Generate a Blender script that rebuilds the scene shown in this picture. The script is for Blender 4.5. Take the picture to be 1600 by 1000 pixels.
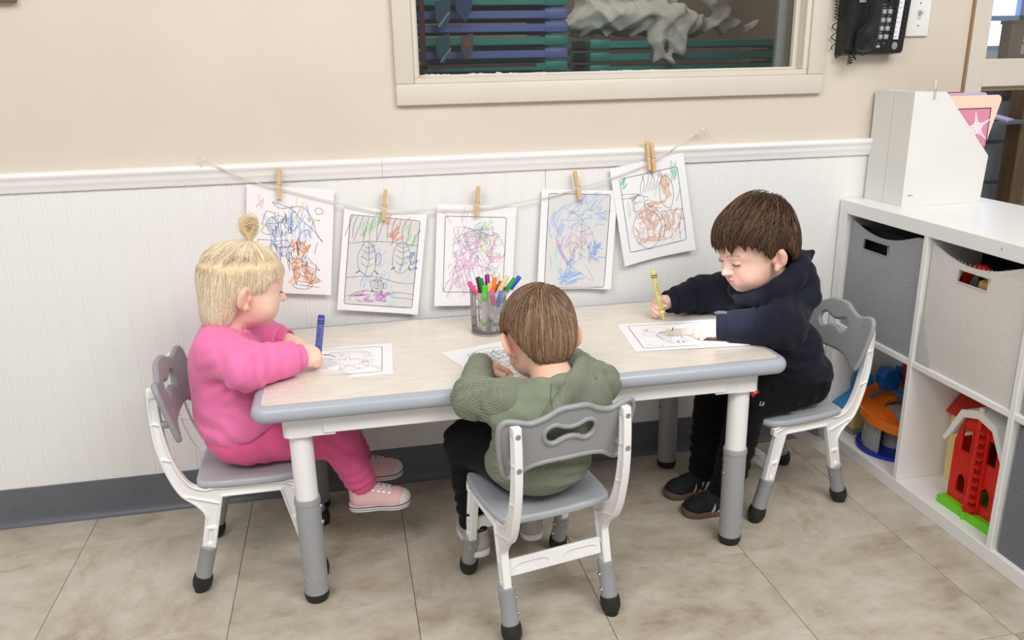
import bpy, bmesh, math, random
import numpy as np
from concurrent.futures import ThreadPoolExecutor
from mathutils import Vector, Matrix, Euler

# ---------------------------------------------------------------- clear
for _o in list(bpy.data.objects):
    bpy.data.objects.remove(_o)
scene = bpy.context.scene
COL = scene.collection
R = math.radians
random.seed(7)
RNG = np.random.default_rng(7)

# ---------------------------------------------------------------- camera
cam_data = bpy.data.cameras.new('camera')
cam_data.sensor_width = 36.0
cam_data.lens = 1281.9 / 1600 * 36.0
cam_data.clip_start = 0.05
cam = bpy.data.objects.new('camera', cam_data)
COL.objects.link(cam)
cam.location = (-1.4312, -2.1807, 1.1635)
cam.rotation_euler = (1.267565, 0.0196835, -0.2021558)
scene.camera = cam

# ---------------------------------------------------------------- world, lamps, exposure
world = bpy.data.worlds.new('room_ambient')
scene.world = world
world.use_nodes = True
_bg = world.node_tree.nodes['Background']
_bg.inputs[0].default_value = (1.0, 0.99, 0.98, 1)
_bg.inputs[1].default_value = 0.50

def area_lamp(name, loc, target, size, energy, col=(1, 1, 1)):
    d = bpy.data.lights.new(name, 'AREA')
    d.shape = 'RECTANGLE'
    d.size, d.size_y = size
    d.energy = energy
    d.color = col
    o = bpy.data.objects.new(name, d)
    COL.objects.link(o)
    o.location = loc
    o.rotation_euler = (Vector(target) - Vector(loc)).to_track_quat('-Z', 'Y').to_euler()
    return o

area_lamp('ceiling_lamp', (-0.2, -2.3, 2.55), (-0.6, -0.5, 0.3), (1.6, 0.9), 45, (1.0, 0.985, 0.965))
area_lamp('ceiling_lamp', (-2.4, -2.2, 2.55), (-1.6, -0.5, 0.3), (1.6, 0.9), 32, (1.0, 0.985, 0.965))
# low winter sun that slips through a gap and lands on one spot of the table
_sd = bpy.data.lights.new('sun_beam', 'SPOT')
_sd.energy = 520
_sd.color = (0.80, 0.82, 1.0)
_sd.spot_size = R(4.6)
_sd.spot_blend = 0.75
_sd.shadow_soft_size = 0.03
_so = bpy.data.objects.new('sun_beam', _sd)
COL.objects.link(_so)
_so.location = (-1.35, -2.0, 2.45)
_so.rotation_euler = (Vector((-0.548, -0.385, 0.545)) - Vector(_so.location)).to_track_quat('-Z', 'Y').to_euler()

scene.view_settings.view_transform = 'Standard'
scene.view_settings.look = 'None'
scene.view_settings.exposure = 0.10
scene.view_settings.gamma = 1.0
scene.view_settings.use_curve_mapping = False

# ---------------------------------------------------------------- materials
def lin(h):
    if isinstance(h, str):
        h = h.lstrip('#')
        c = [int(h[i:i + 2], 16) / 255 for i in (0, 2, 4)]
    else:
        c = list(h)
    return tuple((v / 12.92 if v <= 0.04045 else ((v + 0.055) / 1.055) ** 2.4) for v in c) + (1.0,)

MATS = {}
def mat(name, col, rough=0.5, noise=0.0, scale=30.0, bump=0.0, bscale=None, metal=0.0, spec=0.5,
        sheen=0.0, alpha=1.0, trans=0.0, col2=None, stretch=None, attr=None, sss=0.0, ior=1.45, coord='Object', emit=0.0):
    if name in MATS:
        return MATS[name]
    m = bpy.data.materials.new(name)
    m.use_nodes = True
    nt = m.node_tree
    b = nt.nodes['Principled BSDF']
    N, L = nt.nodes.new, nt.links.new
    c = lin(col)
    b.inputs['Base Color'].default_value = c
    b.inputs['Roughness'].default_value = rough
    b.inputs['Metallic'].default_value = metal
    b.inputs['Specular IOR Level'].default_value = spec
    b.inputs['IOR'].default_value = ior
    b.inputs['Alpha'].default_value = alpha
    b.inputs['Transmission Weight'].default_value = trans
    if sheen:
        b.inputs['Sheen Weight'].default_value = sheen
        b.inputs['Sheen Roughness'].default_value = 0.4
    if sss:
        b.inputs['Subsurface Weight'].default_value = sss
        b.inputs['Subsurface Radius'].default_value = (0.010, 0.004, 0.002)
        b.inputs['Subsurface Scale'].default_value = 0.6
    if emit:
        b.inputs['Emission Color'].default_value = c
        b.inputs['Emission Strength'].default_value = emit
    tc = N('ShaderNodeTexCoord')
    vec = tc.outputs[coord]
    if stretch:
        mp = N('ShaderNodeMapping')
        mp.inputs['Scale'].default_value = stretch
        L(vec, mp.inputs['Vector'])
        vec = mp.outputs['Vector']
    src = None
    if attr:
        a = N('ShaderNodeAttribute')
        a.attribute_name = attr
        src = a.outputs['Color']
    if noise or col2:
        n = N('ShaderNodeTexNoise')
        n.inputs['Scale'].default_value = scale
        n.inputs['Detail'].default_value = 5
        L(vec, n.inputs['Vector'])
        if src is not None:
            mx = N('ShaderNodeMix'); mx.data_type = 'RGBA'; mx.blend_type = 'MULTIPLY'
            mr = N('ShaderNodeMapRange')
            mr.inputs['To Min'].default_value = 1 - noise
            mr.inputs['To Max'].default_value = 1 + noise
            mr.inputs['From Min'].default_value = 0.3
            mr.inputs['From Max'].default_value = 0.7
            L(n.outputs['Fac'], mr.inputs['Value'])
            mx.inputs[0].default_value = 1
            L(src, mx.inputs[6]); L(mr.outputs[0], mx.inputs[7])
            src = mx.outputs[2]
        else:
            r = N('ShaderNodeValToRGB')
            r.color_ramp.elements[0].position = 0.32
            r.color_ramp.elements[1].position = 0.68
            if col2:
                r.color_ramp.elements[0].color = lin(col2)
                r.color_ramp.elements[1].color = c
            else:
                r.color_ramp.elements[0].color = tuple(v * (1 - noise) for v in c[:3]) + (1,)
                r.color_ramp.elements[1].color = tuple(min(1, v * (1 + noise)) for v in c[:3]) + (1,)
            L(n.outputs['Fac'], r.inputs['Fac'])
            src = r.outputs['Color']
    if src is not None:
        L(src, b.inputs['Base Color'])
    if bump:
        n2 = N('ShaderNodeTexNoise')
        n2.inputs['Scale'].default_value = bscale or scale * 4
        n2.inputs['Detail'].default_value = 4
        L(vec, n2.inputs['Vector'])
        bp = N('ShaderNodeBump')
        bp.inputs['Strength'].default_value = bump
        bp.inputs['Distance'].default_value = 0.002
        L(n2.outputs['Fac'], bp.inputs['Height'])
        L(bp.outputs['Normal'], b.inputs['Normal'])
    MATS[name] = m
    return m

# ---------------------------------------------------------------- mesh helpers
class MB:
    """collects shapes; build() links them as ONE mesh object"""
    def __init__(s):
        s.v, s.f, s.mi = [], [], []
        s.m = 0
    def add(s, vs, fs):
        o = len(s.v)
        s.v += [tuple(map(float, p)) for p in vs]
        s.f += [tuple(i + o for i in f) for f in fs]
        s.mi += [s.m] * len(fs)
        return s
    def box(s, c, size, rot=None, bev=0.0, seg=2):
        bm = bmesh.new()
        bmesh.ops.create_cube(bm, size=1.0)
        bmesh.ops.scale(bm, vec=size, verts=bm.verts)
        if bev:
            bmesh.ops.bevel(bm, geom=bm.edges[:], offset=bev, segments=seg, affect='EDGES', profile=0.5)
        M = Matrix.Translation(Vector(c))
        if rot is not None:
            M = M @ (rot if isinstance(rot, Matrix) else Euler(rot)).to_matrix().to_4x4() if not isinstance(rot, Matrix) else M @ rot.to_4x4()
        bm.transform(M)
        bm.verts.ensure_lookup_table()
        s.add([v.co[:] for v in bm.verts], [[v.index for v in f.verts] for f in bm.faces])
        bm.free()
        return s
    def bx(s, x0, x1, y0, y1, z0, z1, bev=0.0, seg=2):
        return s.box(((x0 + x1) / 2, (y0 + y1) / 2, (z0 + z1) / 2), (abs(x1 - x0), abs(y1 - y0), abs(z1 - z0)), None, bev, seg)
    def tube(s, pts, rad, n=10, cap=True, closed=False):
        P = [np.array(p, float) for p in pts]
        k = len(P)
        if np.isscalar(rad): rad = [rad] * k
        up = None
        rings = []
        for i in range(k):
            a = P[(i - 1) % k] if (closed or i > 0) else P[i]
            b = P[(i + 1) % k] if (closed or i < k - 1) else P[i]
            t = b - a
            t = t / (np.linalg.norm(t) + 1e-12)
            if up is None:
                up = np.cross(t, [0, 0, 1.0])
                if np.linalg.norm(up) < 1e-3: up = np.cross(t, [0, 1.0, 0])
            up = up - t * (up @ t)
            up = up / (np.linalg.norm(up) + 1e-12)
            w = np.cross(t, up)
            rings.append([P[i] + rad[i] * (math.cos(2 * math.pi * j / n) * up + math.sin(2 * math.pi * j / n) * w) for j in range(n)])
        vs = [p for r in rings for p in r]
        fs = []
        m = k if closed else k - 1
        for i in range(m):
            for j in range(n):
                a, b = i * n + j, i * n + (j + 1) % n
                c, d = ((i + 1) % k) * n + (j + 1) % n, ((i + 1) % k) * n + j
                fs.append((a, b, c, d))
        if cap and not closed:
            fs.append(tuple(range(n))[::-1])
            fs.append(tuple((k - 1) * n + j for j in range(n)))
        return s.add(vs, fs)
    def lathe(s, prof, n=24, M=None, cap=True):
        """prof: list of (r, z) from bottom to top"""
        vs, fs = [], []
        for r, z in prof:
            for j in range(n):
                a = 2 * math.pi * j / n
                vs.append((r * math.cos(a), r * math.sin(a), z))
        for i in range(len(prof) - 1):
            for j in range(n):
                fs.append((i * n + j, i * n + (j + 1) % n, (i + 1) * n + (j + 1) % n, (i + 1) * n + j))
        if cap:
            fs.append(tuple(range(n))[::-1])
            fs.append(tuple((len(prof) - 1) * n + j for j in range(n)))
        if M is not None:
            vs = [tuple(M @ Vector(v)) for v in vs]
        return s.add(vs, fs)
    def prism(s, poly, a, b, axis='y'):
        """extrude a 2D polygon; axis = extrusion axis"""
        n = len(poly)
        def P(u, v, w):
            return {'y': (u, w, v), 'x': (w, u, v), 'z': (u, v, w)}[axis]
        vs = [P(u, v, a) for u, v in poly] + [P(u, v, b) for u, v in poly]
        fs = [tuple(range(n)), tuple(range(2 * n - 1, n - 1, -1))]
        for i in range(n):
            fs.append((i, i + n, (i + 1) % n + n, (i + 1) % n))
        return s.add(vs, fs)
    def build(s, name, m, parent=None, smooth=None, loc=None, rot=None, mats=None):
        me = bpy.data.meshes.new(name)
        me.from_pydata(s.v, [], s.f)
        me.update()
        bm = bmesh.new(); bm.from_mesh(me)
        bmesh.ops.recalc_face_normals(bm, faces=bm.faces)
        bm.to_mesh(me); bm.free()
        for x in (mats or [m]):
            me.materials.append(x)
        if mats:
            me.polygons.foreach_set('material_index', s.mi)
        if smooth is not None:
            me.polygons.foreach_set('use_smooth', [True] * len(me.polygons))
            me.set_sharp_from_angle(angle=R(smooth))
        return link(name, me, parent, loc, rot)

def link(name, me, parent=None, loc=None, rot=None):
    o = bpy.data.objects.new(name, me)
    COL.objects.link(o)
    if parent is not None: o.parent = parent
    if loc is not None: o.location = loc
    if rot is not None: o.rotation_euler = rot
    return o

def thing(name, label, cat, loc=(0, 0, 0), rz=0.0, group=None):
    o = bpy.data.objects.new(name, None)
    o.empty_display_size = 0.05
    COL.objects.link(o)
    o.location = loc
    o.rotation_euler = (0, 0, rz)
    return tag(o, label, cat, group)

def tag(o, label, cat, group=None):
    o['label'] = label
    o['category'] = cat
    if group: o['group'] = group
    return o

def struct(o, label=None):
    o['kind'] = 'structure'
    if label: o['label'] = label
    return o

def copy_tree(o, parent=None):
    c = o.copy()
    COL.objects.link(c)
    if parent is not None: c.parent = parent
    for ch in list(o.children):
        copy_tree(ch, c)
    return c

# ---------------------------------------------------------------- signed distance modelling (sparse surface nets)
def nrm(v):
    v = np.asarray(v, float)
    return v / (np.linalg.norm(v) + 1e-12)

def rot_to(z, x=None):
    """matrix whose columns are axes; third column = z"""
    z = nrm(z)
    if x is None: x = np.array([1.0, 0, 0]) if abs(z[0]) < 0.9 else np.array([0, 1.0, 0])
    x = nrm(np.asarray(x, float) - z * (np.asarray(x, float) @ z))
    return np.stack([x, np.cross(z, x), z], 1)

def eul(x, y, z):
    return np.array(Euler((R(x), R(y), R(z))).to_matrix())

class Cap:
    def __init__(s, a, b, r0, r1=None, k=0.01, op='+', flat=None):
        s.a, s.b = np.asarray(a, float), np.asarray(b, float)
        s.r0, s.r1, s.k, s.op = r0, (r0 if r1 is None else r1), k, op
        s.c = (s.a + s.b) / 2
        s.R = np.linalg.norm(s.b - s.a) / 2 + max(s.r0, s.r1)
    def d(s, p):
        ba = (s.b - s.a).astype(np.float32)
        pa = p - s.a.astype(np.float32)
        h = np.clip(pa @ ba / (ba @ ba + 1e-12), 0, 1)
        q = pa - h[:, None] * ba
        return np.sqrt((q * q).sum(1)) - (s.r0 + (s.r1 - s.r0) * h)

class Ell:
    def __init__(s, c, r, M=None, k=0.01, op='+'):
        s.c = np.asarray(c, float)
        s.r = np.asarray(r, float) * np.ones(3)
        s.M = np.eye(3) if M is None else np.asarray(M, float)
        s.k, s.op = k, op
        s.R = s.r.max()
    def d(s, p):
        q = (p - s.c.astype(np.float32)) @ s.M.astype(np.float32)
        r = s.r.astype(np.float32)
        a = q / r
        k0 = np.sqrt((a * a).sum(1))
        b = a / r
        k1 = np.sqrt((b * b).sum(1)) + 1e-9
        return np.where(k0 < 1e-3, -r.min(), k0 * (k0 - 1) / k1)

class RBox:
    def __init__(s, c, h, rad=0.003, M=None, k=0.005, op='+'):
        s.c = np.asarray(c, float); s.h = np.asarray(h, float)
        s.rad, s.k, s.op = rad, k, op
        s.M = np.eye(3) if M is None else np.asarray(M, float)
        s.R = np.linalg.norm(s.h)
    def d(s, p):
        q = np.abs((p - s.c.astype(np.float32)) @ s.M.astype(np.float32)) - (s.h - s.rad).astype(np.float32)
        return np.sqrt((np.maximum(q, 0) ** 2).sum(1)) + np.minimum(q.max(1), 0) - s.rad

class Half:
    """half space clip: keeps n.(p-c) < 0 (op '&') """
    def __init__(s, c, n, k=0.004, op='&'):
        s.c = np.asarray(c, float); s.n = nrm(n); s.k, s.op = k, op; s.R = 1e9
    def d(s, p):
        return (p - s.c.astype(np.float32)) @ s.n.astype(np.float32)

def chain(pts, rads, k=0.01):
    return [Cap(pts[i], pts[i + 1], rads[i], rads[i + 1], k) for i in range(len(pts) - 1)]

def xform(prims, M, t):
    """move prims built in a local frame to world: p' = M p + t (M a rotation, maybe with uniform scale folded out)"""
    M = np.asarray(M, float); t = np.asarray(t, float)
    for q in prims:
        if isinstance(q, Cap):
            q.a = M @ q.a + t; q.b = M @ q.b + t; q.c = (q.a + q.b) / 2
        elif isinstance(q, Half):
            q.c = M @ q.c + t; q.n = M @ q.n
        else:
            q.c = M @ q.c + t; q.M = M @ q.M
    return prims

def smin(a, b, k):
    if k <= 0: return np.minimum(a, b)
    h = np.maximum(k - np.abs(a - b), 0) / k
    return np.minimum(a, b) - h * h * k * 0.25

_SC = {}
POOL = ThreadPoolExecutor(4)
def sdf_eval(prims, p):
    c_ = _SC.get(id(prims))
    if c_ is None or c_[0] is not prims or c_[4] != len(prims):
        c_ = (prims, np.array([q.c for q in prims], float), np.array([q.R for q in prims], float),
              np.array([{'+': 0, '-': 1, '&': 2}[q.op] for q in prims]), len(prims), np.array([q.k for q in prims], float))
        _SC[id(prims)] = c_
    _, C, RR, OP, _, KK = c_
    d = np.full(len(p), 1.0, np.float32)
    lo, hi = p.min(0), p.max(0)
    c = (lo + hi) / 2
    rad = np.linalg.norm(hi - lo) / 2
    lb = np.sqrt(((C - c) ** 2).sum(1)) - RR - rad
    far = (OP == 0) & (lb > KK.max() + 0.012)
    if far.any(): d[:] = min(1.0, lb[far].min())
    use = np.nonzero(~far & ~((OP == 1) & (lb > KK)))[0]
    for i in use:
        q = prims[i]
        e = q.d(p).astype(np.float32)
        if q.op == '+': d = smin(d, e, q.k)
        elif q.op == '-': d = -smin(-d, e, q.k)
        else: d = -smin(-d, -e, q.k)
    return d

def sdf_mesh(prims, h=0.002, f=None, bounds=None, pad=0.01, lip=1.6, post=None):
    """f(p)->d overrides prims; post(p,d)->d displaces. returns verts, quads"""
    if bounds is None:
        lo = np.min([q.c - q.R for q in prims if q.op == '+'], 0) - pad
        hi = np.max([q.c + q.R for q in prims if q.op == '+'], 0) + pad
    else:
        lo, hi = np.asarray(bounds[0], float), np.asarray(bounds[1], float)
    def F(p):
        d = f(p) if f else sdf_eval(prims, p)
        if post is not None: d = post(p, d)
        return d
    B = 8
    bs = B * h
    nb = np.ceil((hi - lo) / bs).astype(int) + 1
    # coarse cull in two levels
    S = 4
    n2 = np.ceil(nb / S).astype(int)
    g2 = np.stack(np.meshgrid(*[np.arange(n) for n in n2], indexing='ij'), -1).reshape(-1, 3)
    ctr = (lo + (g2 + 0.5) * S * bs).astype(np.float32)
    dd = np.concatenate([F(ctr[i:i + 16]) for i in range(0, len(ctr), 16)])
    g2 = g2[np.abs(dd) < S * bs * 0.87 * lip]
    if len(g2) == 0: raise RuntimeError('empty sdf')
    off = np.stack(np.meshgrid(*[np.arange(S)] * 3, indexing='ij'), -1).reshape(-1, 3)
    def pick(g):
        bi = g * S + off
        d = F((lo + (bi + 0.5) * bs).astype(np.float32))
        return bi[np.abs(d) < bs * 0.87 * lip]
    blocks = np.concatenate(list(POOL.map(pick, g2)))
    co = np.stack(np.meshgrid(*[np.arange(B + 1)] * 3, indexing='ij'), -1).reshape(-1, 3)
    nbk = len(blocks)
    D = np.empty((nbk, B + 1, B + 1, B + 1), np.float32)
    # blocks are already spatially coherent (grouped by coarse cell): small chunks cull well
    CH = 12
    def work(i):
        bl = blocks[i:i + CH]
        p = (lo + ((bl[:, None, :] * B + co[None]) * h)).reshape(-1, 3).astype(np.float32)
        D[i:i + CH] = F(p).reshape(-1, B + 1, B + 1, B + 1)
    list(POOL.map(work, range(0, nbk, CH)))
    neg = D < 0
    cnt = np.zeros((nbk, B, B, B), np.int8)
    acc = np.zeros((nbk, B, B, B, 3), np.float32)
    num = np.zeros((nbk, B, B, B), np.float32)
    sl = lambda o: (slice(None),) + tuple(slice(x, x + B) for x in o)
    corners = [(i, j, k) for i in (0, 1) for j in (0, 1) for k in (0, 1)]
    for a in corners:
        for ax in range(3):
            if a[ax] == 1: continue
            b = list(a); b[ax] = 1; b = tuple(b)
            da, db = D[sl(a)], D[sl(b)]
            m = (da < 0) != (db < 0)
            t = np.where(m, da / np.where(m, da - db, 1), 0)
            for c3 in range(3):
                acc[..., c3] += m * (a[c3] + (t if c3 == ax else 0))
            num += m
    act = num > 0
    bi, ci, cj, ck = np.nonzero(act)
    cell = blocks[bi] * B + np.stack([ci, cj, ck], 1)
    pos = lo + (cell + acc[act] / num[act][:, None]) * h
    dims = nb * B + B + 2
    key = lambda c: (c[:, 0].astype(np.int64) * dims[1] + c[:, 1]) * dims[2] + c[:, 2]
    keys = key(cell)
    order = np.argsort(keys)
    sk = keys[order]
    quads = []
    for ax in range(3):
        u, w = (ax + 1) % 3, (ax + 2) % 3
        o1 = [0, 0, 0]; o1[ax] = 1
        a, b = neg[sl((0, 0, 0))], neg[sl(tuple(o1))]
        m = a != b
        bi, ci, cj, ck = np.nonzero(m)
        base = blocks[bi] * B + np.stack([ci, cj, ck], 1)
        flip = a[m]
        ids = []
        ok = np.ones(len(base), bool)
        for du, dw in ((0, 0), (1, 0), (1, 1), (0, 1)):
            c = base.copy(); c[:, u] -= du; c[:, w] -= dw
            kk = key(c)
            ix = np.searchsorted(sk, kk)
            ix = np.minimum(ix, len(sk) - 1)
            good = sk[ix] == kk
            ok &= good
            ids.append(order[ix])
        q = np.stack(ids, 1)
        q[~flip] = q[~flip][:, ::-1]
        quads.append(q[ok])
    return pos, np.concatenate(quads)

def np_mesh(name, V, F, mats, smooth=True, col=None):
    me = bpy.data.meshes.new(name)
    V = np.asarray(V, np.float32); F = np.asarray(F, np.int32)
    k = F.shape[1]
    me.vertices.add(len(V)); me.vertices.foreach_set('co', V.ravel())
    me.loops.add(F.size); me.loops.foreach_set('vertex_index', F.ravel())
    me.polygons.add(len(F))
    me.polygons.foreach_set('loop_start', np.arange(0, F.size, k, dtype=np.int32))
    me.polygons.foreach_set('loop_total', np.full(len(F), k, np.int32))
    if smooth: me.polygons.foreach_set('use_smooth', np.ones(len(F), bool))
    me.update(calc_edges=True)
    me.validate()
    for m in (mats if isinstance(mats, list) else [mats]): me.materials.append(m)
    if col is not None:
        a = me.color_attributes.new('tint', 'FLOAT_COLOR', 'POINT')
        c4 = np.ones((len(V), 4), np.float32); c4[:, :3] = col
        a.data.foreach_set('color', c4.ravel())
    return me

def poly_sd(P, q):
    """signed distance of 2D points q to closed polygon P (negative inside)"""
    P = np.asarray(P, np.float32); q = q.astype(np.float32)
    d = np.full(len(q), 1e9, np.float32); s = np.ones(len(q), np.float32)
    n = len(P)
    for i in range(n):
        a, b = P[i], P[i - 1]
        e = b - a; w = q - a
        t = np.clip((w @ e) / (e @ e + 1e-12), 0, 1)
        bb = w - t[:, None] * e
        d = np.minimum(d, (bb * bb).sum(1))
        c1 = q[:, 1] >= a[1]; c2 = q[:, 1] < b[1]; c3 = e[0] * w[:, 1] > e[1] * w[:, 0]
        fl = (c1 & c2 & c3) | (~c1 & ~c2 & ~c3)
        s = np.where(fl, -s, s)
    return s * np.sqrt(d)

def spline(pts, n=8, closed=True):
    """Catmull-Rom through points"""
    P = [np.asarray(p, float) for p in pts]
    out = []
    m = len(P)
    for i in range(m if closed else m - 1):
        if closed: p0, p1, p2, p3 = P[i - 1], P[i], P[(i + 1) % m], P[(i + 2) % m]
        else: p0, p1, p2, p3 = P[max(i - 1, 0)], P[i], P[i + 1], P[min(i + 2, m - 1)]
        for j in range(n):
            t = j / n
            out.append(0.5 * (2 * p1 + (p2 - p0) * t + (2 * p0 - 5 * p1 + 4 * p2 - p3) * t * t + (3 * p1 - p0 - 3 * p2 + p3) * t ** 3))
    if not closed: out.append(P[-1])
    return np.array(out)

def text_mesh(body, size, depth=0.0):
    """glyph outlines of Blender's built-in font as (verts, faces), centred"""
    cu = bpy.data.curves.new('glyphs', 'FONT')
    cu.body = body; cu.size = size; cu.extrude = depth
    cu.align_x = 'CENTER'; cu.align_y = 'CENTER'
    cu.resolution_u = 3
    o = bpy.data.objects.new('glyphs', cu)
    COL.objects.link(o)
    dg = bpy.context.evaluated_depsgraph_get()
    me = bpy.data.meshes.new_from_object(o.evaluated_get(dg))
    V = [v.co[:] for v in me.vertices]; F = [tuple(p.vertices) for p in me.polygons]
    bpy.data.objects.remove(o); bpy.data.curves.remove(cu); bpy.data.meshes.remove(me)
    return V, F
# ================================================================ ROOM SHELL
M_wall = mat('cream_wall_paint', '#d3c8b9', 0.55, noise=0.03, scale=3, bump=0.12, bscale=120)
M_casing = mat('cream_gloss_paint', '#d3cabd', 0.35, noise=0.02, scale=6, bump=0.04, bscale=60)
M_bead = mat('white_bead_paint', '#e9e8e6', 0.38, noise=0.015, scale=5, bump=0.04, bscale=80)
M_trimw = mat('white_trim_paint', '#eeecea', 0.32, noise=0.012, scale=8)
M_cove = mat('grey_vinyl_base', '#62646b', 0.42, noise=0.06, scale=14)
M_dark = mat('dark_gap', '#2a2622', 0.9)

def floor_material():
    m = bpy.data.materials.new('stone_vinyl_tile')
    m.use_nodes = True
    nt = m.node_tree; N, L = nt.nodes.new, nt.links.new
    b = nt.nodes['Principled BSDF']
    b.inputs['Roughness'].default_value = 0.42
    tc = N('ShaderNodeTexCoord'); oi = N('ShaderNodeObjectInfo')
    ad = N('ShaderNodeVectorMath'); ad.operation = 'ADD'
    sc = N('ShaderNodeVectorMath'); sc.operation = 'SCALE'
    cb = N('ShaderNodeCombineXYZ')
    L(oi.outputs['Random'], cb.inputs[0]); L(oi.outputs['Random'], cb.inputs[1]); L(oi.outputs['Random'], cb.inputs[2])
    L(cb.outputs[0], sc.inputs[0]); sc.inputs['Scale'].default_value = 37.0
    L(tc.outputs['Object'], ad.inputs[0]); L(sc.outputs[0], ad.inputs[1])
    mp = N('ShaderNodeMapping'); mp.inputs['Scale'].default_value = (1.7, 2.6, 1)
    L(ad.outputs[0], mp.inputs['Vector'])
    n1 = N('ShaderNodeTexNoise'); n1.inputs['Scale'].default_value = 3.4; n1.inputs['Detail'].default_value = 10; n1.inputs['Roughness'].default_value = 0.72; n1.inputs['Distortion'].default_value = 0.15
    L(mp.outputs[0], n1.inputs['Vector'])
    r1 = N('ShaderNodeValToRGB')
    e = r1.color_ramp.elements
    e[0].position = 0.30; e[0].color = lin('#9a8c77')
    e[1].position = 0.70; e[1].color = lin('#cac3b6')
    x = e.new(0.42); x.color = lin('#b1a593')
    x = e.new(0.54); x.color = lin('#beb5a6')
    L(n1.outputs['Fac'], r1.inputs['Fac'])
    # brown veins
    n2 = N('ShaderNodeTexNoise'); n2.inputs['Scale'].default_value = 6.5; n2.inputs['Detail'].default_value = 10; n2.inputs['Roughness'].default_value = 0.72; n2.inputs['Distortion'].default_value = 0.35
    L(mp.outputs[0], n2.inputs['Vector'])
    r2 = N('ShaderNodeValToRGB')
    e = r2.color_ramp.elements
    e[0].position = 0.56; e[0].color = (0, 0, 0, 1)
    e[1].position = 0.72; e[1].color = (1, 1, 1, 1)
    L(n2.outputs['Fac'], r2.inputs['Fac'])
    mx = N('ShaderNodeMix'); mx.data_type = 'RGBA'
    mul = N('ShaderNodeMath'); mul.operation = 'MULTIPLY'; mul.inputs[1].default_value = 0.55
    L(r2.outputs['Color'], mul.inputs[0]); L(mul.outputs[0], mx.inputs[0])
    L(r1.outputs['Color'], mx.inputs[6]); mx.inputs[7].default_value = lin('#8a7963')
    L(mx.outputs[2], b.inputs['Base Color'])
    bp = N('ShaderNodeBump'); bp.inputs['Strength'].default_value = 0.06; bp.inputs['Distance'].default_value = 0.002
    L(n2.outputs['Fac'], bp.inputs['Height']); L(bp.outputs[0], b.inputs['Normal'])
    return m

M_tile = floor_material()
M_grout = mat('tile_joint', '#6b6257', 0.9)

XL, XR, YF = -3.3, 1.9, -3.0
# floor: slab and the single tiles on it
fb = MB().bx(XL, 2.6, YF, 3.0, -0.05, -0.004).build('floor', M_grout)
struct(fb)
T = 0.4064
tile_me = None
X0, Y0 = -2.163, -0.157
for i in range(-3, 9):
    for j in range(-7, 1):
        cx, cy = X0 + (i + 0.5) * T, Y0 + (j + 0.5) * T
        if cy - T / 2 < YF + 0.2: continue
        g = 0.0007
        hy1 = min(cy + T / 2 - g, 0.0)
        if hy1 - (cy - T / 2) < T * 0.9:
            o = MB().bx(-T / 2 + g, T / 2 - g, -T / 2 + g, hy1 - cy, -0.004, 0, 0.0005, 1).build('floor_tile', M_tile, fb)
            o.location = (cx, cy, 0)
        else:
            if tile_me is None:
                o = MB().bx(-T / 2 + g, T / 2 - g, -T / 2 + g, T / 2 - g, -0.004, 0, 0.0005, 1).build('floor_tile', M_tile, fb)
                tile_me = o.data
            else:
                o = link('floor_tile', tile_me, fb)
            o.location = (cx, cy, 0)
            o.rotation_euler = (0, 0, math.pi / 2 * ((i * 2 + j * 3 + (i * j) % 2) % 4))

# back wall with the opening of the observation window
WY0, WY1 = 0.006, 0.125
wx0, wx1, wz0, wz1 = -1.232, -0.150, 1.128, 2.05
wb = MB()
wb.bx(XL, 0.362, WY0, WY1, 0, wz0)
wb.bx(XL, wx0, WY0, WY1, wz0, wz1)
wb.bx(wx1, 0.362, WY0, WY1, wz0, wz1)
wb.bx(XL, 0.362, WY0, WY1, wz1, 2.6)
wall = struct(wb.build('wall_back', M_wall))

# beadboard: single boards with a bead and two grooves each
PW = 0.0546
prof = [(0, 0.0022), (0.0012, 0.0030), (PW - 0.0118, 0.0030), (PW - 0.0105, 0.0020), (PW - 0.0095, 0.0020), (PW - 0.0080, 0.0028), (PW - 0.0055, 0.0031), (PW - 0.0028, 0.0028), (PW - 0.0012, 0.0020), (PW, 0.0022)]
zb0, zb1 = 0.06, 0.895
pm = MB()
poly = [(x, 0.006 - y) for x, y in prof] + [(PW, 0.0075), (0, 0.0075)]
pm.prism([(x, y) for x, y in poly], zb0, zb1, 'z')
pl = pm.build('beadboard_plank', M_bead, wall)
pl.location = (XL, 0, 0)
nplk = int((0.362 - XL) / PW)
for i in range(1, nplk):
    o = link('beadboard_plank', pl.data, wall)
    seam = 0.0015 if i > 43 else 0.0
    o.location = (XL + i * PW + seam, 0, 0)

# chair rail in two lengths that butt at a visible joint
def rail(x0, x1, nm, z=0.0):
    pr = [(0.006, 0.888), (-0.004, 0.888), (-0.006, 0.892), (-0.006, 0.897), (-0.010, 0.903), (-0.012, 0.910), (-0.012, 0.916), (-0.016, 0.921), (-0.019, 0.927), (-0.018, 0.932), (-0.013, 0.935), (0.006, 0.936)]
    m = MB().prism(pr, x0, x1, 'x')
    return struct(m.build(nm, M_trimw, smooth=50))
rail(XL, -1.3352, 'trim_1')
rail(-1.3346, 0.335, 'trim_2')

# cove base
pr = [(0.006, 0.0), (-0.016, 0.0), (-0.016, 0.002), (-0.010, 0.006), (-0.0055, 0.014), (-0.0035, 0.024), (-0.0025, 0.09), (-0.001, 0.105), (0.002, 0.107), (0.006, 0.107)]
struct(MB().prism(pr, XL, 0.43, 'x').build('baseboard_back', M_cove, smooth=50))

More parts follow.
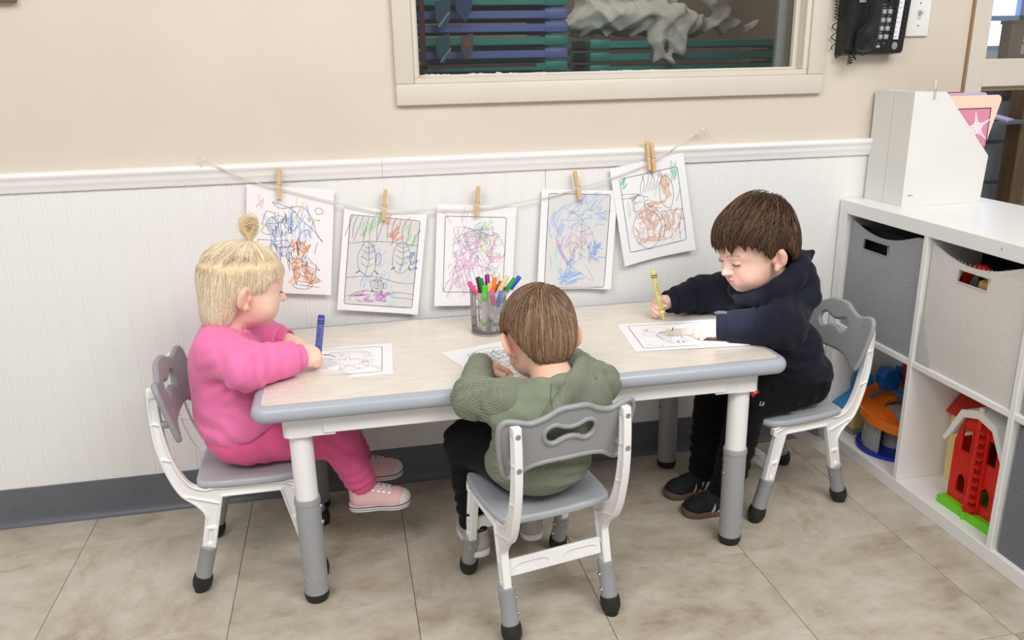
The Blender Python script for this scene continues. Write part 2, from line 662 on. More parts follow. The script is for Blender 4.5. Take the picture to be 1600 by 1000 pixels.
# ---------------------------------------------------------------- observation window
M_glass = mat('clear_glass', '#ffffff', 0.0, trans=1.0, ior=1.06, spec=0.5)
def thin_glass():
    m = bpy.data.materials.new('window_glass'); m.use_nodes = True
    nt = m.node_tree; N, L = nt.nodes.new, nt.links.new
    nt.nodes.remove(nt.nodes['Principled BSDF'])
    t = N('ShaderNodeBsdfTransparent'); t.inputs[0].default_value = (0.86, 0.88, 0.87, 1)
    g = N('ShaderNodeBsdfGlossy'); g.inputs['Roughness'].default_value = 0.02
    f = N('ShaderNodeFresnel'); f.inputs[0].default_value = 1.45
    mx = N('ShaderNodeMixShader')
    L(f.outputs[0], mx.inputs[0]); L(t.outputs[0], mx.inputs[1]); L(g.outputs[0], mx.inputs[2])
    L(mx.outputs[0], nt.nodes['Material Output'].inputs[0])
    return m
M_pane = thin_glass()
w1 = thing('window_1', 'cream framed observation window above the chair rail', 'window')
del w1['category']; w1['kind'] = 'structure'
cw = 0.052
def casing(x0, x1, z0, z1, nm):
    MB().bx(x0, x1, -0.012, 0.008, z0, z1, 0.003, 2).build(nm, M_casing, w1, smooth=40)
casing(wx0 - 0.055, wx1 + 0.052, wz0 - 0.062, wz0 - 0.010, 'casing_board')
casing(wx0 - 0.055, wx0 - 0.008, wz0 - 0.010, wz1 + 0.05, 'casing_board')
casing(wx1 + 0.004, wx1 + 0.052, wz0 - 0.010, wz1 + 0.05, 'casing_board')
casing(wx0 - 0.008, wx1 + 0.004, wz1 + 0.004, wz1 + 0.05, 'casing_board')
# jambs and sill lining the opening, then the stop that holds the pane
MB().bx(wx0 - 0.008, wx1 + 0.004, -0.004, WY1, wz0 - 0.010, wz0 + 0.004, 0.0015, 1).build('sill', M_casing, w1)
MB().bx(wx0 - 0.008, wx0 + 0.004, -0.004, WY1, wz0 + 0.004, wz1, 0.0015, 1).build('jamb', M_casing, w1)
MB().bx(wx1 - 0.010, wx1 + 0.004, -0.004, WY1, wz0 + 0.004, wz1, 0.0015, 1).build('jamb', M_casing, w1)
MB().bx(wx1 - 0.024, wx1 - 0.010, 0.030, 0.045, wz0 + 0.004, wz1, 0.001, 1).build('glazing_stop', M_casing, w1)
MB().bx(wx0 + 0.004, wx0 + 0.010, 0.030, 0.045, wz0 + 0.004, wz1, 0.001, 1).build('glazing_stop', M_casing, w1)
MB().bx(wx0 + 0.004, wx1 - 0.010, 0.026, 0.045, wz0 + 0.004, wz0 + 0.011, 0.001, 1).build('glazing_stop', M_casing, w1)
MB().bx(wx0 + 0.004, wx1 - 0.010, 0.047, 0.050, wz0 + 0.004, wz1).build('glass_pane', M_pane, w1)
MB().bx(wx1 - 0.052, wx1 - 0.024, 0.075, 0.090, wz0 + 0.004, wz1, 0.001, 1).build('sash_rail', mat('grey_sash', '#a8a6a2', 0.5), w1)
# paint smears left along the bottom edge of the pane
M_smear = mat('paint_smear', '#d8d4cc', 0.7)
pm = MB()
for (cx, w, hh) in [(-1.19, 0.05, 0.008), (-1.155, 0.03, 0.005), (-1.06, 0.075, 0.006), (-1.01, 0.022, 0.011), (-0.90, 0.04, 0.004), (-0.72, 0.03, 0.003), (-0.66, 0.05, 0.004), (-0.58, 0.06, 0.003), (-0.97, 0.03, 0.004)]:
    up = [(cx - w / 2, 0)]
    for k in range(9):
        up.append((cx - w / 2 + w * k / 8, 0.55 * hh * (0.2 + 0.8 * random.random()) * (1 if 0 < k < 8 else 0.2)))
    up.append((cx + w / 2, 0))
    pm.prism([(a, wz0 + 0.0105 + b) for a, b in up], 0.0462, 0.0468, 'y')
pm.build('paint_smear', M_smear, w1)

# ---------------------------------------------------------------- the room behind the observation window
M_back = mat('tan_back_wall', '#a8947e', 0.8, noise=0.05, scale=3)
nb = MB()
nb.bx(-1.9, 0.30, 1.30, 1.36, 0, 2.6)
nb.bx(-1.96, -1.9, WY1, 1.36, 0, 2.6)
nb.bx(0.30, 0.36, WY1, 1.36, 0, 2.6)
struct(nb.build('wall_nap_room', M_back))
struct(MB().bx(-1.96, 0.36, 0.0, 1.36, 2.6, 2.65).build('ceiling', mat('ceiling_paint', '#cfcac2', 0.9)))
area_lamp('nap_room_fill_light', (-0.6, 0.75, 2.45), (-0.6, 0.75, 0), (0.6, 0.6), 6.0, (1, 0.94, 0.86))  # fill light added to lift the closed room, no fixture there
M_cot_t = mat('teal_cot_plastic', '#2f8f86', 0.4)
M_cot_b = mat('periwinkle_cot_plastic', '#6a76c0', 0.4)
M_cot_g = mat('grey_green_cot_plastic', '#5b6660', 0.5)
M_mesh = mat('dark_cot_mesh', '#3c3432', 0.8)
def cot(x0, x1, y0, y1, z, m, label, grp, h=0.030):
    t = thing('stacking_cot', label, 'cot', ((x0 + x1) / 2, (y0 + y1) / 2, z), 0, grp)
    lx, ly = (x1 - x0) / 2, (y1 - y0) / 2
    for sy in (-1, 1):
        MB().box((0, sy * (ly - 0.012), 0.014), (2 * lx - 0.12, 0.024, 0.024), None, 0.003).build('side_rail', m, t)
    for sx in (-1, 1):
        MB().box((sx * (lx - 0.02), 0, 0.014), (0.024, 2 * ly - 0.1, 0.018), None, 0.003).build('end_rail', m, t)
        for sy in (-1, 1):
            MB().box((sx * (lx - 0.036), sy * (ly - 0.03), 0.016), (0.078, 0.066, 0.034), None, 0.007).build('corner_foot', m, t, smooth=40)
    MB().box((0, 0, 0.010), (2 * lx - 0.05, 2 * ly - 0.03, 0.004)).build('sleeping_sheet', M_mesh, t)
    return t
ords = ['lowest', 'second lowest', 'third from below', 'fourth from below', 'fifth from below', 'sixth from below', 'topmost']
for k in range(6):
    m = [M_cot_t, M_cot_b, M_cot_t, M_cot_b, M_cot_b, M_cot_t][k]
    nm = ['teal', 'blue violet', 'teal', 'blue violet', 'blue violet', 'teal'][k]
    cot(-1.80, -0.695, 0.52, 0.80, 1.137 + k * 0.0398, m, f'{nm} stacking cot behind the window, {ords[k]} seen in the left stack', 'cots in the left stack')
for k in range(3):
    cot(-0.55, 0.29, 0.74, 1.06, 1.120 + k * 0.0425, M_cot_t, f'teal stacking cot under the white bedding, {ords[k] if k < 2 else "topmost"} seen in the right stack', 'cots in the right stack', 0.034)
    cot(-1.10, -0.585, 0.86, 1.14, 1.112 + k * 0.0425, M_cot_g, f'grey green stacking cot between the two teal stacks, {ords[k] if k < 2 else "topmost"}', 'cots between the stacks')
# pedestals under the stacks (rest of the stacks, hidden below the sill)
for (x0, x1, y0, y1, zt) in [(-1.79, -0.70, 0.53, 0.79, 1.136), (-0.54, 0.28, 0.75, 1.05, 1.120), (-1.09, -0.59, 0.87, 1.13, 1.112)]:
    o = MB().bx(x0, x1, y0, y1, 0, zt, 0.01).build('storage_dolly', M_mesh)
    tag(o, {-1.79: 'dark dolly carrying the left stack of cots', -0.54: 'dark dolly carrying the right stack of cots', -1.09: 'dark dolly carrying the grey green cots'}[x0], 'dolly')
# white bedding thrown over the right stack
M_bed = mat('white_bedding', '#d6d1ca', 0.85, noise=0.04, scale=10, bump=0.2, bscale=30)
bed = [Ell((-0.38, 0.90, 1.315), (0.20, 0.13, 0.060), k=0.03), Ell((-0.22, 0.88, 1.305), (0.15, 0.12, 0.055), eul(0, 12, 0), k=0.03), Ell((-0.42, 0.94, 1.40), (0.13, 0.10, 0.07), eul(0, -20, 0), k=0.03),
       Ell((-0.27, 0.94, 1.395), (0.12, 0.08, 0.05), eul(0, 25, 10), k=0.03), Ell((-0.53, 0.90, 1.285), (0.07, 0.07, 0.030), k=0.03), Ell((-0.36, 0.98, 1.47), (0.15, 0.08, 0.06), k=0.03),
       Cap((-0.27, 0.76, 1.30), (-0.315, 0.715, 1.175), 0.050, 0.020, k=0.03), Cap((-0.21, 0.76, 1.30), (-0.235, 0.712, 1.195), 0.052, 0.026, k=0.02), Cap((-0.235, 0.74, 1.25), (-0.265, 0.71, 1.165), 0.03, 0.016, k=0.02),
       Cap((-0.06, 0.88, 1.46), (0.01, 0.87, 1.30), 0.060, 0.030, k=0.03), Cap((0.00, 0.87, 1.29), (0.16, 0.88, 1.278), 0.022, 0.012, k=0.03), Cap((-0.12, 0.86, 1.29), (0.0, 0.87, 1.285), 0.03, 0.02, k=0.03)]
def _bedpost(p, d):
    x, y, z = p[:, 0], p[:, 1], p[:, 2]
    w1_ = np.sin(x * 34 + 2.2 * np.sin(z * 21 + 1) + y * 12); w2_ = np.sin(z * 46 + 2.0 * np.sin(x * 27) - y * 20); w3_ = np.sin((x - z) * 60 + 2 * np.sin(y * 40))
    return d + 0.016 * (np.abs(w1_) - 0.5) + 0.010 * (np.abs(w2_) - 0.5) + 0.004 * w3_
V, F = sdf_mesh(bed, 0.006, post=_bedpost, lip=2.4)
tag(link('bedding', np_mesh('bedding', V, F, M_bed)), 'crumpled white bedding thrown over the right stack of teal cots', 'bedding')
# bars and cards added in place of reflections in the pane
nf = thing('reflection_stand_in', 'dark red rack with small cards, standing in for what the left of the window mirrors', 'reflection', (-1.10, 0.47, 1.14))
M_red = mat('dark_red_reflection', '#5a1d20', 0.5)
MB().bx(-0.072, -0.056, 0, 0.012, 0.0, 0.75).build('post', M_red, nf)
MB().bx(-0.072, 0.29, 0, 0.010, 0.012, 0.022).build('cross_bar', M_red, nf)
for (cx, cz, s, cc) in [(0.0, 0.17, 0.05, '#27506b'), (0.065, 0.20, 0.055, '#1f3f78'), (-0.005, 0.07, 0.045, '#2b5c68'), (0.07, 0.075, 0.04, '#5a5560')]:
    pl2 = [(cx - s * 0.5, cz + s * 0.7), (cx + s * 0.5, cz + s), (cx + s * 0.45, cz - 0.2 * s), (cx + s * 0.05, cz - s), (cx - s * 0.45, cz - 0.3 * s)]
    MB().prism(pl2, -0.006, -0.003, 'y').build('reflected_card', mat('card' + cc, cc, 0.35), nf)
for (cx, cz) in [(0.0, 0.145), (0.002, 0.042)]:
    MB().tube([(cx - 0.016, -0.008, cz - 0.012), (cx + 0.018, -0.008, cz + 0.03)], 0.003, 6).build('clip', mat('reflected_clip', '#b9b4d8', 0.3), nf)
dm = MB().lathe([(0.014, 0), (0.014, 0.002)], 16, Matrix.Translation((0.07, -0.007, 0.085)) @ Matrix.Rotation(R(90), 4, 'X'))
dm.build('reflected_disc', mat('brown_reflection', '#8a4f38', 0.5), nf)

# ---------------------------------------------------------------- glazed partition right of the wall, with the next room behind it
w2 = thing('window_2', 'cream glazed partition with an upper and a lower opening', 'partition')
del w2['category']; w2['kind'] = 'structure'
MB().bx(0.3605, 0.3645, -0.002, 0.10, 0.10, 2.6).build('caulk_seam', mat('brown_caulk', '#9a7a58', 0.8), w2)
MB().bx(0.366, 0.421, -0.006, 0.10, 0, 2.6, 0.002, 1).build('stile', M_casing, w2)
MB().bx(0.421, 1.75, -0.006, 0.10, 1.070, 1.148, 0.002, 1).build('mid_rail', M_casing, w2)
MB().bx(0.421, 1.75, 0.012, 0.10, 1.058, 1.070, 0.001, 1).build('lower_stop', mat('tan_stop', '#b29c7e', 0.5), w2)
MB().bx(0.421, 1.75, -0.006, 0.10, 2.0, 2.6).build('head_board', M_casing, w2)
MB().bx(1.70, 1.75, -0.006, 0.10, 0, 2.0).build('stile', M_casing, w2)
MB().bx(0.421, 1.70, 0.046, 0.050, 1.148, 2.0).build('glass_pane', M_pane, w2)
MB().bx(0.421, 1.70, -0.006, 0.10, 0, 0.12, 0.002, 1).build('bottom_rail', M_casing, w2)
# next room
r2 = MB()
r2.bx(0.36, 3.2, 2.6, 2.66, 0, 1.18)
r2.bx(0.36, 3.2, 2.6, 2.66, 2.2, 2.6)
r2.bx(0.36, 1.9, 2.6, 2.66, 1.18, 2.2)
struct(r2.build('wall_far_room', mat('far_room_wall', '#c3c6ce', 0.8)))
w3 = thing('window_3', 'bright daylight window of the far room', 'window')
del w3['category']; w3['kind'] = 'structure'
M_day = mat('daylight_sky', '#e6ecff', 0.9, emit=2.2)
M_winfr = mat('window_bar_blue', '#8ea6dd', 0.5)
MB().bx(1.9, 3.2, 2.64, 2.66, 1.18, 2.2).build('daylight_pane', M_day, w3)
for x in (1.92, 2.38, 2.84):
    MB().bx(x, x + 0.05, 2.60, 2.64, 1.18, 2.2).build('window_bar', M_winfr, w3)
for z in (1.18, 1.36, 1.70):
    MB().bx(1.9, 3.2, 2.60, 2.64, z, z + 0.03).build('window_bar', M_winfr, w3)
area_lamp('far_room_lamp', (1.6, 1.4, 2.5), (1.5, 1.2, 0), (0.8, 0.8), 16, (0.93, 0.96, 1.0))
cab = thing('drawer_cabinet', 'blue grey drawer cabinet in the next room behind the shelf', 'cabinet', (1.32, 1.05, 0))
M_cab = mat('blue_grey_laminate', '#8d97a6', 0.45)
MB().bx(-0.42, 0.42, 0, 0.45, 0.06, 0.98).build('body', M_cab, cab)
MB().bx(-0.44, 0.44, -0.03, 0.46, 0.98, 1.01, 0.003).build('top', mat('cab_top', '#5d646f', 0.4), cab)
MB().bx(-0.40, 0.40, 0.03, 0.42, 0, 0.06).build('plinth', M_dark, cab)
for z0, z1 in ((0.08, 0.34), (0.355, 0.60), (0.615, 0.78), (0.795, 0.965)):
    for x0, x1 in ((-0.41, -0.005), (0.005, 0.41)):
        d = MB().bx(x0, x1, -0.016, 0, z0, z1, 0.003).build('drawer', mat('drawer_front', '#a3adba', 0.4), cab)
        MB().bx((x0 + x1) / 2 - 0.05, (x0 + x1) / 2 + 0.05, -0.035, -0.018, z1 - 0.05, z1 - 0.038, 0.003).build('handle', mat('drawer_handle', '#4c525c', 0.3, metal=0.6), d)
lv = MB().box((0, 0, 0), (0.10, 0.07, 0.012), None, 0.003).build('note_pad', mat('lavender_paper', '#b9b4e6', 0.6), None, loc=(1.25, 0.83, 0.905), rot=(R(15), 0, R(35)))
tag(lv, 'lavender note pad on the ledge in the next room', 'pad')
sh2 = MB().bx(1.17, 1.36, 0.78, 0.95, 0.885, 0.897, 0.002).build('wall_ledge', mat('ledge_grey', '#6d7480', 0.5))
tag(sh2, 'small grey ledge under the lavender pad in the next room', 'ledge')
ps = thing('timber_post', 'brown timber post standing in the next room', 'post', (1.42, 0.90, 0))
MB().bx(-0.045, 0.02, -0.04, 0.04, 0, 2.4, 0.003).build('shaft', mat('brown_timber', '#7d664d', 0.6, noise=0.1, scale=8, stretch=(6, 6, 0.6)), ps)
MB().bx(0.02, 0.12, -0.03, 0.04, 0, 2.4, 0.003).build('jamb_board', mat('tan_timber', '#94805f', 0.6, noise=0.1, scale=8, stretch=(6, 6, 0.6)), ps)
bxo = thing('cardboard_box', 'brown cardboard box with a white label on the partition rail', 'box', (0.66, 0.074, 1.1485))
M_card = mat('brown_cardboard', '#8a6a4c', 0.75, noise=0.06, scale=20)
MB().bx(-0.115, 0.12, -0.020, 0.022, 0, 0.105, 0.0015, 1).build('carton', M_card, bxo)
MB().bx(-0.118, 0.123, -0.0235, 0.0255, 0.098, 0.108, 0.001, 1).build('lid', mat('dark_cardboard', '#6f543c', 0.75), bxo)
mm = MB()
mm.prism([(-0.07, 0.045), (-0.07, 0.062), (-0.064, 0.058), (-0.060, 0.078), (-0.054, 0.066), (-0.047, 0.083), (-0.042, 0.070), (-0.034, 0.080), (-0.030, 0.060), (-0.022, 0.064), (-0.022, 0.045)], -0.0212, -0.0206, 'y')
mm.bx(-0.072, 0.06, -0.0212, -0.0206, 0.012, 0.038)
lb = mm.build('label', mat('white_label', '#e4e2df', 0.6), bxo)
mm = MB()
for k in range(4):
    mm.bx(-0.068, 0.05 - 0.012 * (k % 2), -0.0216, -0.0213, 0.016 + k * 0.0055, 0.0178 + k * 0.0055)
mm.build('printed_lines', mat('label_print', '#7d7974', 0.7), lb)

# corner of a framed notice at the upper left picture edge
nt_ = thing('wall_frame', 'dark wooden notice frame, its corner just showing at the upper left', 'frame', (-2.33, -0.004, 1.318))
MB().bx(-0.2, 0.2, -0.012, 0.008, 0, 0.018, 0.002).build('frame_bar', mat('dark_oak', '#6d5a45', 0.5), nt_)
MB().bx(0.182, 0.2, -0.012, 0.008, 0.018, 0.5, 0.002).build('frame_bar', mat('dark_oak', '#6d5a45', 0.5), nt_)
MB().bx(-0.2, 0.182, 0.0, 0.006, 0.018, 0.5).build('backing_board', mat('notice_board', '#b9ab96', 0.7), nt_)
# ================================================================ TABLE
def wood_material():
    m = bpy.data.materials.new('pale_ash_laminate'); m.use_nodes = True
    nt = m.node_tree; N, L = nt.nodes.new, nt.links.new
    b = nt.nodes['Principled BSDF']; b.inputs['Roughness'].default_value = 0.28
    tc = N('ShaderNodeTexCoord')
    mp = N('ShaderNodeMapping'); mp.inputs['Scale'].default_value = (1.1, 9.0, 1); mp.inputs['Location'].default_value = (0.3, 0.4, 0)
    L(tc.outputs['Object'], mp.inputs['Vector'])
    n = N('ShaderNodeTexNoise'); n.inputs['Scale'].default_value = 1.6; n.inputs['Detail'].default_value = 3; n.inputs['Distortion'].default_value = 0.4
    L(mp.outputs[0], n.inputs['Vector'])
    mu = N('ShaderNodeMath'); mu.operation = 'MULTIPLY'; mu.inputs[1].default_value = 26.0
    L(n.outputs['Fac'], mu.inputs[0])
    fr = N('ShaderNodeMath'); fr.operation = 'PINGPONG'; fr.inputs[1].default_value = 1.0
    L(mu.outputs[0], fr.inputs[0])
    n2 = N('ShaderNodeTexNoise'); n2.inputs['Scale'].default_value = 9; n2.inputs['Detail'].default_value = 6
    mp2 = N('ShaderNodeMapping'); mp2.inputs['Scale'].default_value = (2.5, 60, 1)
    L(tc.outputs['Object'], mp2.inputs['Vector']); L(mp2.outputs[0], n2.inputs['Vector'])
    ad = N('ShaderNodeMath'); ad.operation = 'MULTIPLY_ADD'; ad.inputs[1].default_value = 0.55; 
    L(fr.outputs[0], ad.inputs[0]); 
    m3 = N('ShaderNodeMath'); m3.operation = 'MULTIPLY'; m3.inputs[1].default_value = 0.5
    L(n2.outputs['Fac'], m3.inputs[0]); L(m3.outputs[0], ad.inputs[2])
    r = N('ShaderNodeValToRGB'); e = r.color_ramp.elements
    e[0].position = 0.15; e[0].color = lin('#dad1c1')
    e[1].position = 0.85; e[1].color = lin('#e5dfd4')
    L(ad.outputs[0], r.inputs['Fac']); L(r.outputs['Color'], b.inputs['Base Color'])
    return m
M_wood = wood_material()
M_rim = mat('grey_rim_plastic', '#a9aeb8', 0.28)
M_wplast = mat('white_plastic', '#ecebea', 0.32)
M_gplast = mat('grey_plastic', '#9b9c9f', 0.42)
M_rubber = mat('black_rubber', '#23231f', 0.55, noise=0.1, scale=40)
M_steel = mat('steel_screw', '#b9babc', 0.25, metal=1.0)

TX0, TX1, TY0, TY1, TZ = -1.660, -0.460, -0.580, -0.020, 0.503
def rrect(x0, x1, y0, y1, r, n=8):
    out = []
    for cx, cy, a0 in ((x1 - r, y1 - r, 0), (x0 + r, y1 - r, 90), (x0 + r, y0 + r, 180), (x1 - r, y0 + r, 270)):
        for k in range(n + 1):
            a = R(a0 + 90 * k / n)
            out.append((cx + r * math.cos(a), cy + r * math.sin(a)))
    return out
tbl = thing('activity_table', 'long low children\'s table with pale wood top and grey rim', 'table', ((TX0 + TX1) / 2, (TY0 + TY1) / 2, 0))
ox, oy = tbl.location.x, tbl.location.y
hx, hy = (TX1 - TX0) / 2, (TY1 - TY0) / 2
MB().prism(rrect(-hx + 0.022, hx - 0.022, -hy + 0.022, hy - 0.022, 0.012), TZ - 0.02, TZ, 'z').build('tabletop', M_wood, tbl)
# bull-nosed rim swept round the top
rm = MB()
prof = [(0.022, TZ - 0.022), (0.022, TZ + 0.0006), (0.019, TZ + 0.0012), (0.012, TZ + 0.0004), (0.006, TZ - 0.003), (0.0018, TZ - 0.009), (0.0, TZ - 0.017), (0.0018, TZ - 0.025), (0.006, TZ - 0.0315), (0.012, TZ - 0.035), (0.022, TZ - 0.036), (0.034, TZ - 0.036)]
n = None
vs, fs = [], []
for off, z in prof:
    ring = rrect(-hx + off, hx - off, -hy + off, hy - off, max(0.036 - off, 0.008))
    n = len(ring)
    vs += [(x, y, z) for x, y in ring]
for i in range(len(prof) - 1):
    for j in range(n):
        fs.append((i * n + j, i * n + (j + 1) % n, (i + 1) * n + (j + 1) % n, (i + 1) * n + j))
rm.add(vs, fs)
rm.build('edge_rim', M_rim, tbl, smooth=60)
MB().prism(rrect(-hx + 0.03, hx - 0.03, -hy + 0.03, hy - 0.03, 0.01), TZ - 0.034, TZ - 0.021, 'z').build('underside_board', M_wplast, tbl)
ax, ay = hx - 0.052, hy - 0.042
lx, ly = hx - 0.092, hy - 0.070
ap0, ap1 = TZ - 0.082, TZ - 0.033
for s in (-1, 1):
    MB().bx(-lx + 0.05, lx - 0.05, s * ay - 0.009, s * ay + 0.009, ap0 + 0.004, ap1, 0.002, 1).build('apron', M_wplast, tbl)
    MB().bx(s * (lx + 0.022) - 0.009, s * (lx + 0.022) + 0.009, -ly + 0.04, ly - 0.04, ap0 + 0.004, ap1, 0.002, 1).build('apron', M_wplast, tbl)
for sx in (-1, 1):
    for sy in (-1, 1):
        leg = MB().lathe([(0.0248, 0.18), (0.0248, ap1)], 32, Matrix.Translation((sx * lx, sy * ly, 0))).build('leg', M_wplast, tbl, smooth=40)
        cb = MB()
        cb.prism(rrect(sx * lx - 0.034, sx * lx + 0.034, sy * ly - 0.034, sy * ly + 0.034, 0.016), ap0 - 0.002, ap1, 'z')
        x1 = sx * (lx - 0.075)
        cb.bx(min(x1, sx * lx), max(x1, sx * lx), sy * ly + sy * 0.0325 - sy * 0.022, sy * ly + sy * 0.0325, ap0 - 0.0015, ap1 - 0.001)
        cb.lathe([(0.0265, ap0 - 0.010), (0.031, ap0 - 0.001)], 32, Matrix.Translation((sx * lx, sy * ly, 0)))
        cb.build('corner_block', M_wplast, leg, smooth=40)
        MB().lathe([(0.0275, 0.016), (0.0275, 0.248), (0.0287, 0.249), (0.0287, 0.258), (0.0275, 0.262), (0.0256, 0.2625)], 32, Matrix.Translation((sx * lx, sy * ly, 0))).build('leg_sleeve', M_gplast, leg, smooth=40)
        MB().lathe([(0.018, 0), (0.0245, 0.002), (0.0275, 0.010), (0.0283, 0.0225), (0.0276, 0.0226)], 32, Matrix.Translation((sx * lx, sy * ly, 0))).build('foot_cap', M_rubber, leg, smooth=40)
        for z in (0.235, 0.195):
            MB().lathe([(0.006, 0), (0.006, 0.003), (0.003, 0.005)], 12, Matrix.Translation((sx * (lx - 0.0268), sy * ly, z)) @ Matrix.Rotation(R(-90 * sx), 4, 'Y')).build('sleeve_screw', M_steel, leg, smooth=40)
        # cloud-shaped moulding line low on the sleeve
        if sy < 0:
            pts = []
            for k in range(25):
                a = R(-90 - 75 + 150 * k / 24)
                ph = (k / 24 * 3.0) % 1.0
                pts.append((sx * lx + 0.0277 * math.cos(a), sy * ly + 0.0277 * math.sin(a), 0.062 + 0.010 * math.sin(math.pi * ph)))
            MB().tube(pts, 0.0005, 4).build('moulding_line', mat('pale_grey_plastic', '#b3b4bb', 0.4), leg)

# ================================================================ CHAIRS (one built, then copied with parts)
M_chair = mat('cool_grey_plastic', '#98999c', 0.38)
M_chair_l = mat('light_grey_plastic', '#acafb5', 0.32)
def sd_extrude(d2, w, half, rad):
    """2D distance and offset along the normal -> rounded slab distance"""
    a = d2 + rad; b = np.abs(w) - half + rad
    return np.minimum(np.maximum(a, b), 0) + np.sqrt(np.maximum(a, 0) ** 2 + np.maximum(b, 0) ** 2) - rad

# backrest outline in (x, z) relative to the panel centre
half_out = [(0.0, 0.078), (0.030, 0.076), (0.055, 0.062), (0.085, 0.052), (0.112, 0.058), (0.134, 0.060), (0.147, 0.046), (0.149, 0.020), (0.143, -0.025), (0.134, -0.068), (0.122, -0.084), (0.106, -0.078), (0.080, -0.060), (0.045, -0.052), (0.0, -0.051)]
out = half_out + [(-x, z) for x, z in half_out[-2:0:-1]]
PANEL = spline(out, 3)
hole_h = [(0.0, 0.026), (0.017, 0.029), (0.034, 0.036), (0.048, 0.031), (0.054, 0.018), (0.048, 0.002), (0.034, -0.004), (0.018, 0.004), (0.0, 0.008)]
HOLE = spline(hole_h + [(-x, z) for x, z in hole_h[-2:0:-1]], 3)
CURV = 0.75     # plan curvature: edges come forward
def panel_f(rim):
    def f(p):
        w = p[:, 1] - CURV * p[:, 0] ** 2
        q = np.stack([p[:, 0], p[:, 2]], 1)
        d1 = poly_sd(PANEL, q); d2 = poly_sd(HOLE, q)
        dd = np.maximum(d1, -d2)
        core = sd_extrude(dd, w, 0.0045, 0.002)
        # raised rolled rim round the outline and the hole
        edge = np.minimum(np.abs(d1 + 0.003), np.abs(d2 - 0.003))
        r = np.sqrt(edge ** 2 + w ** 2) - 0.0066
        r = np.maximum(r, np.where(np.minimum(-d1, d2) < -0.004, 1, -1) * 0.002 - 0.002 * 0)
        return core if not rim else np.sqrt(edge ** 2 + ((w + 0.0028) * 0.9) ** 2) - 0.0056
    return f
bnd = ((-0.17, -0.03, -0.11), (0.17, 0.05, 0.10))
V, F = sdf_mesh([], 0.0030, f=panel_f(False), bounds=bnd)
panel_me = np_mesh('backrest', V, F, M_chair)
V, F = sdf_mesh([], 0.0030, f=panel_f(True), bounds=bnd)
rim_me = np_mesh('backrest_rim', V, F, M_chair)
# seat outline (x, y)
sh = [(0.0, 0.128), (0.06, 0.130), (0.105, 0.122), (0.128, 0.095), (0.135, 0.04), (0.134, -0.04), (0.128, -0.095), (0.112, -0.116), (0.06, -0.120), (0.0, -0.121)]
SEAT = spline(sh + [(-x, y) for x, y in sh[-2:0:-1]], 3)
def seat_f(p):
    dish = 0.010 * np.clip(1 - (p[:, 0] / 0.11) ** 2, 0, 1) * np.clip(1 - ((p[:, 1] + 0.02) / 0.11) ** 2, 0, 1)
    w = p[:, 2] + dish
    d2 = poly_sd(SEAT, p[:, :2])
    d = sd_extrude(d2, w, 0.0085, 0.004)
    return d + 0.0009 * (np.abs(np.mod(p[:, 2] + 0.0085, 0.0056) - 0.0028) < 0.0009) * (d2 > -0.004)
V, F = sdf_mesh([], 0.0035, f=seat_f, bounds=((-0.15, -0.14, -0.03), (0.15, 0.15, 0.02)))
seat_me = np_mesh('seat', V, F, M_chair_l)

# side frame (y, z): S-shaped upright that flows into the rear leg, rail under the seat, both white legs
SZ = 0.272
up_out = spline([(-0.188, 0.512), (-0.192, 0.450), (-0.190, 0.385), (-0.182, 0.335), (-0.168, 0.285), (-0.150, 0.248), (-0.126, 0.226), (-0.110, 0.205), (-0.104, 0.185)], 3, False)
up_in = spline([(-0.074, 0.185), (-0.070, 0.222), (-0.062, 0.262), (-0.098, 0.262), (-0.126, 0.275), (-0.144, 0.305), (-0.158, 0.350), (-0.166, 0.400), (-0.168, 0.450), (-0.166, 0.512)], 3, False)
UPR = np.concatenate([up_out, up_in])
def seg_poly(a, b, wa, wb):
    a, b = np.array(a), np.array(b); t = nrm(b - a); nn = np.array([-t[1], t[0]])
    return np.array([a + nn * wa, a - nn * wa, b - nn * wb, b + nn * wb])
RLEG = seg_poly((-0.074, 0.262), (-0.112, 0.092), 0.0165, 0.0150)
FLEG = seg_poly((0.076, 0.262), (0.112, 0.092), 0.0165, 0.0150)
RAIL = np.array([(-0.085, 0.262), (-0.085, 0.238), (0.105, 0.238), (0.105, 0.262)])
SLOTS = [seg_poly((-0.0965, 0.158), (-0.1035, 0.126), 0.0036, 0.0036), seg_poly((0.0965, 0.158), (0.1035, 0.126), 0.0036, 0.0036)]
def frame_f(p):
    q = p[:, 1:3]
    d2 = np.minimum(np.minimum(poly_sd(UPR, q), poly_sd(RLEG, q)), np.minimum(poly_sd(FLEG, q), poly_sd(RAIL, q)))
    d = sd_extrude(d2, p[:, 0], 0.0092, 0.002)
    # moulded pockets on both flanks, broken by ribs
    rib = np.minimum(np.abs(np.mod(q[:, 1] + 0.35 * q[:, 0], 0.084) - 0.030) - 0.0020, 1)
    pocket = np.maximum(np.maximum(d2 + 0.0050, 0.0042 - np.abs(p[:, 0])), -rib)
    pocket = np.maximum(pocket, 0.166 - q[:, 1])
    pocket = np.maximum(pocket, q[:, 1] - 0.49)
    d = np.maximum(d, -pocket)
    sl = np.minimum(poly_sd(SLOTS[0], q), poly_sd(SLOTS[1], q)) - 0.001
    return np.maximum(d, -np.maximum(sl, 0.0032 - np.abs(p[:, 0])))
V, F = sdf_mesh([], 0.0025, f=frame_f, bounds=((-0.02, -0.21, 0.08), (0.02, 0.14, 0.53)))
frame_me = np_mesh('side_frame', V, F, M_wplast)
FXW = 0.118
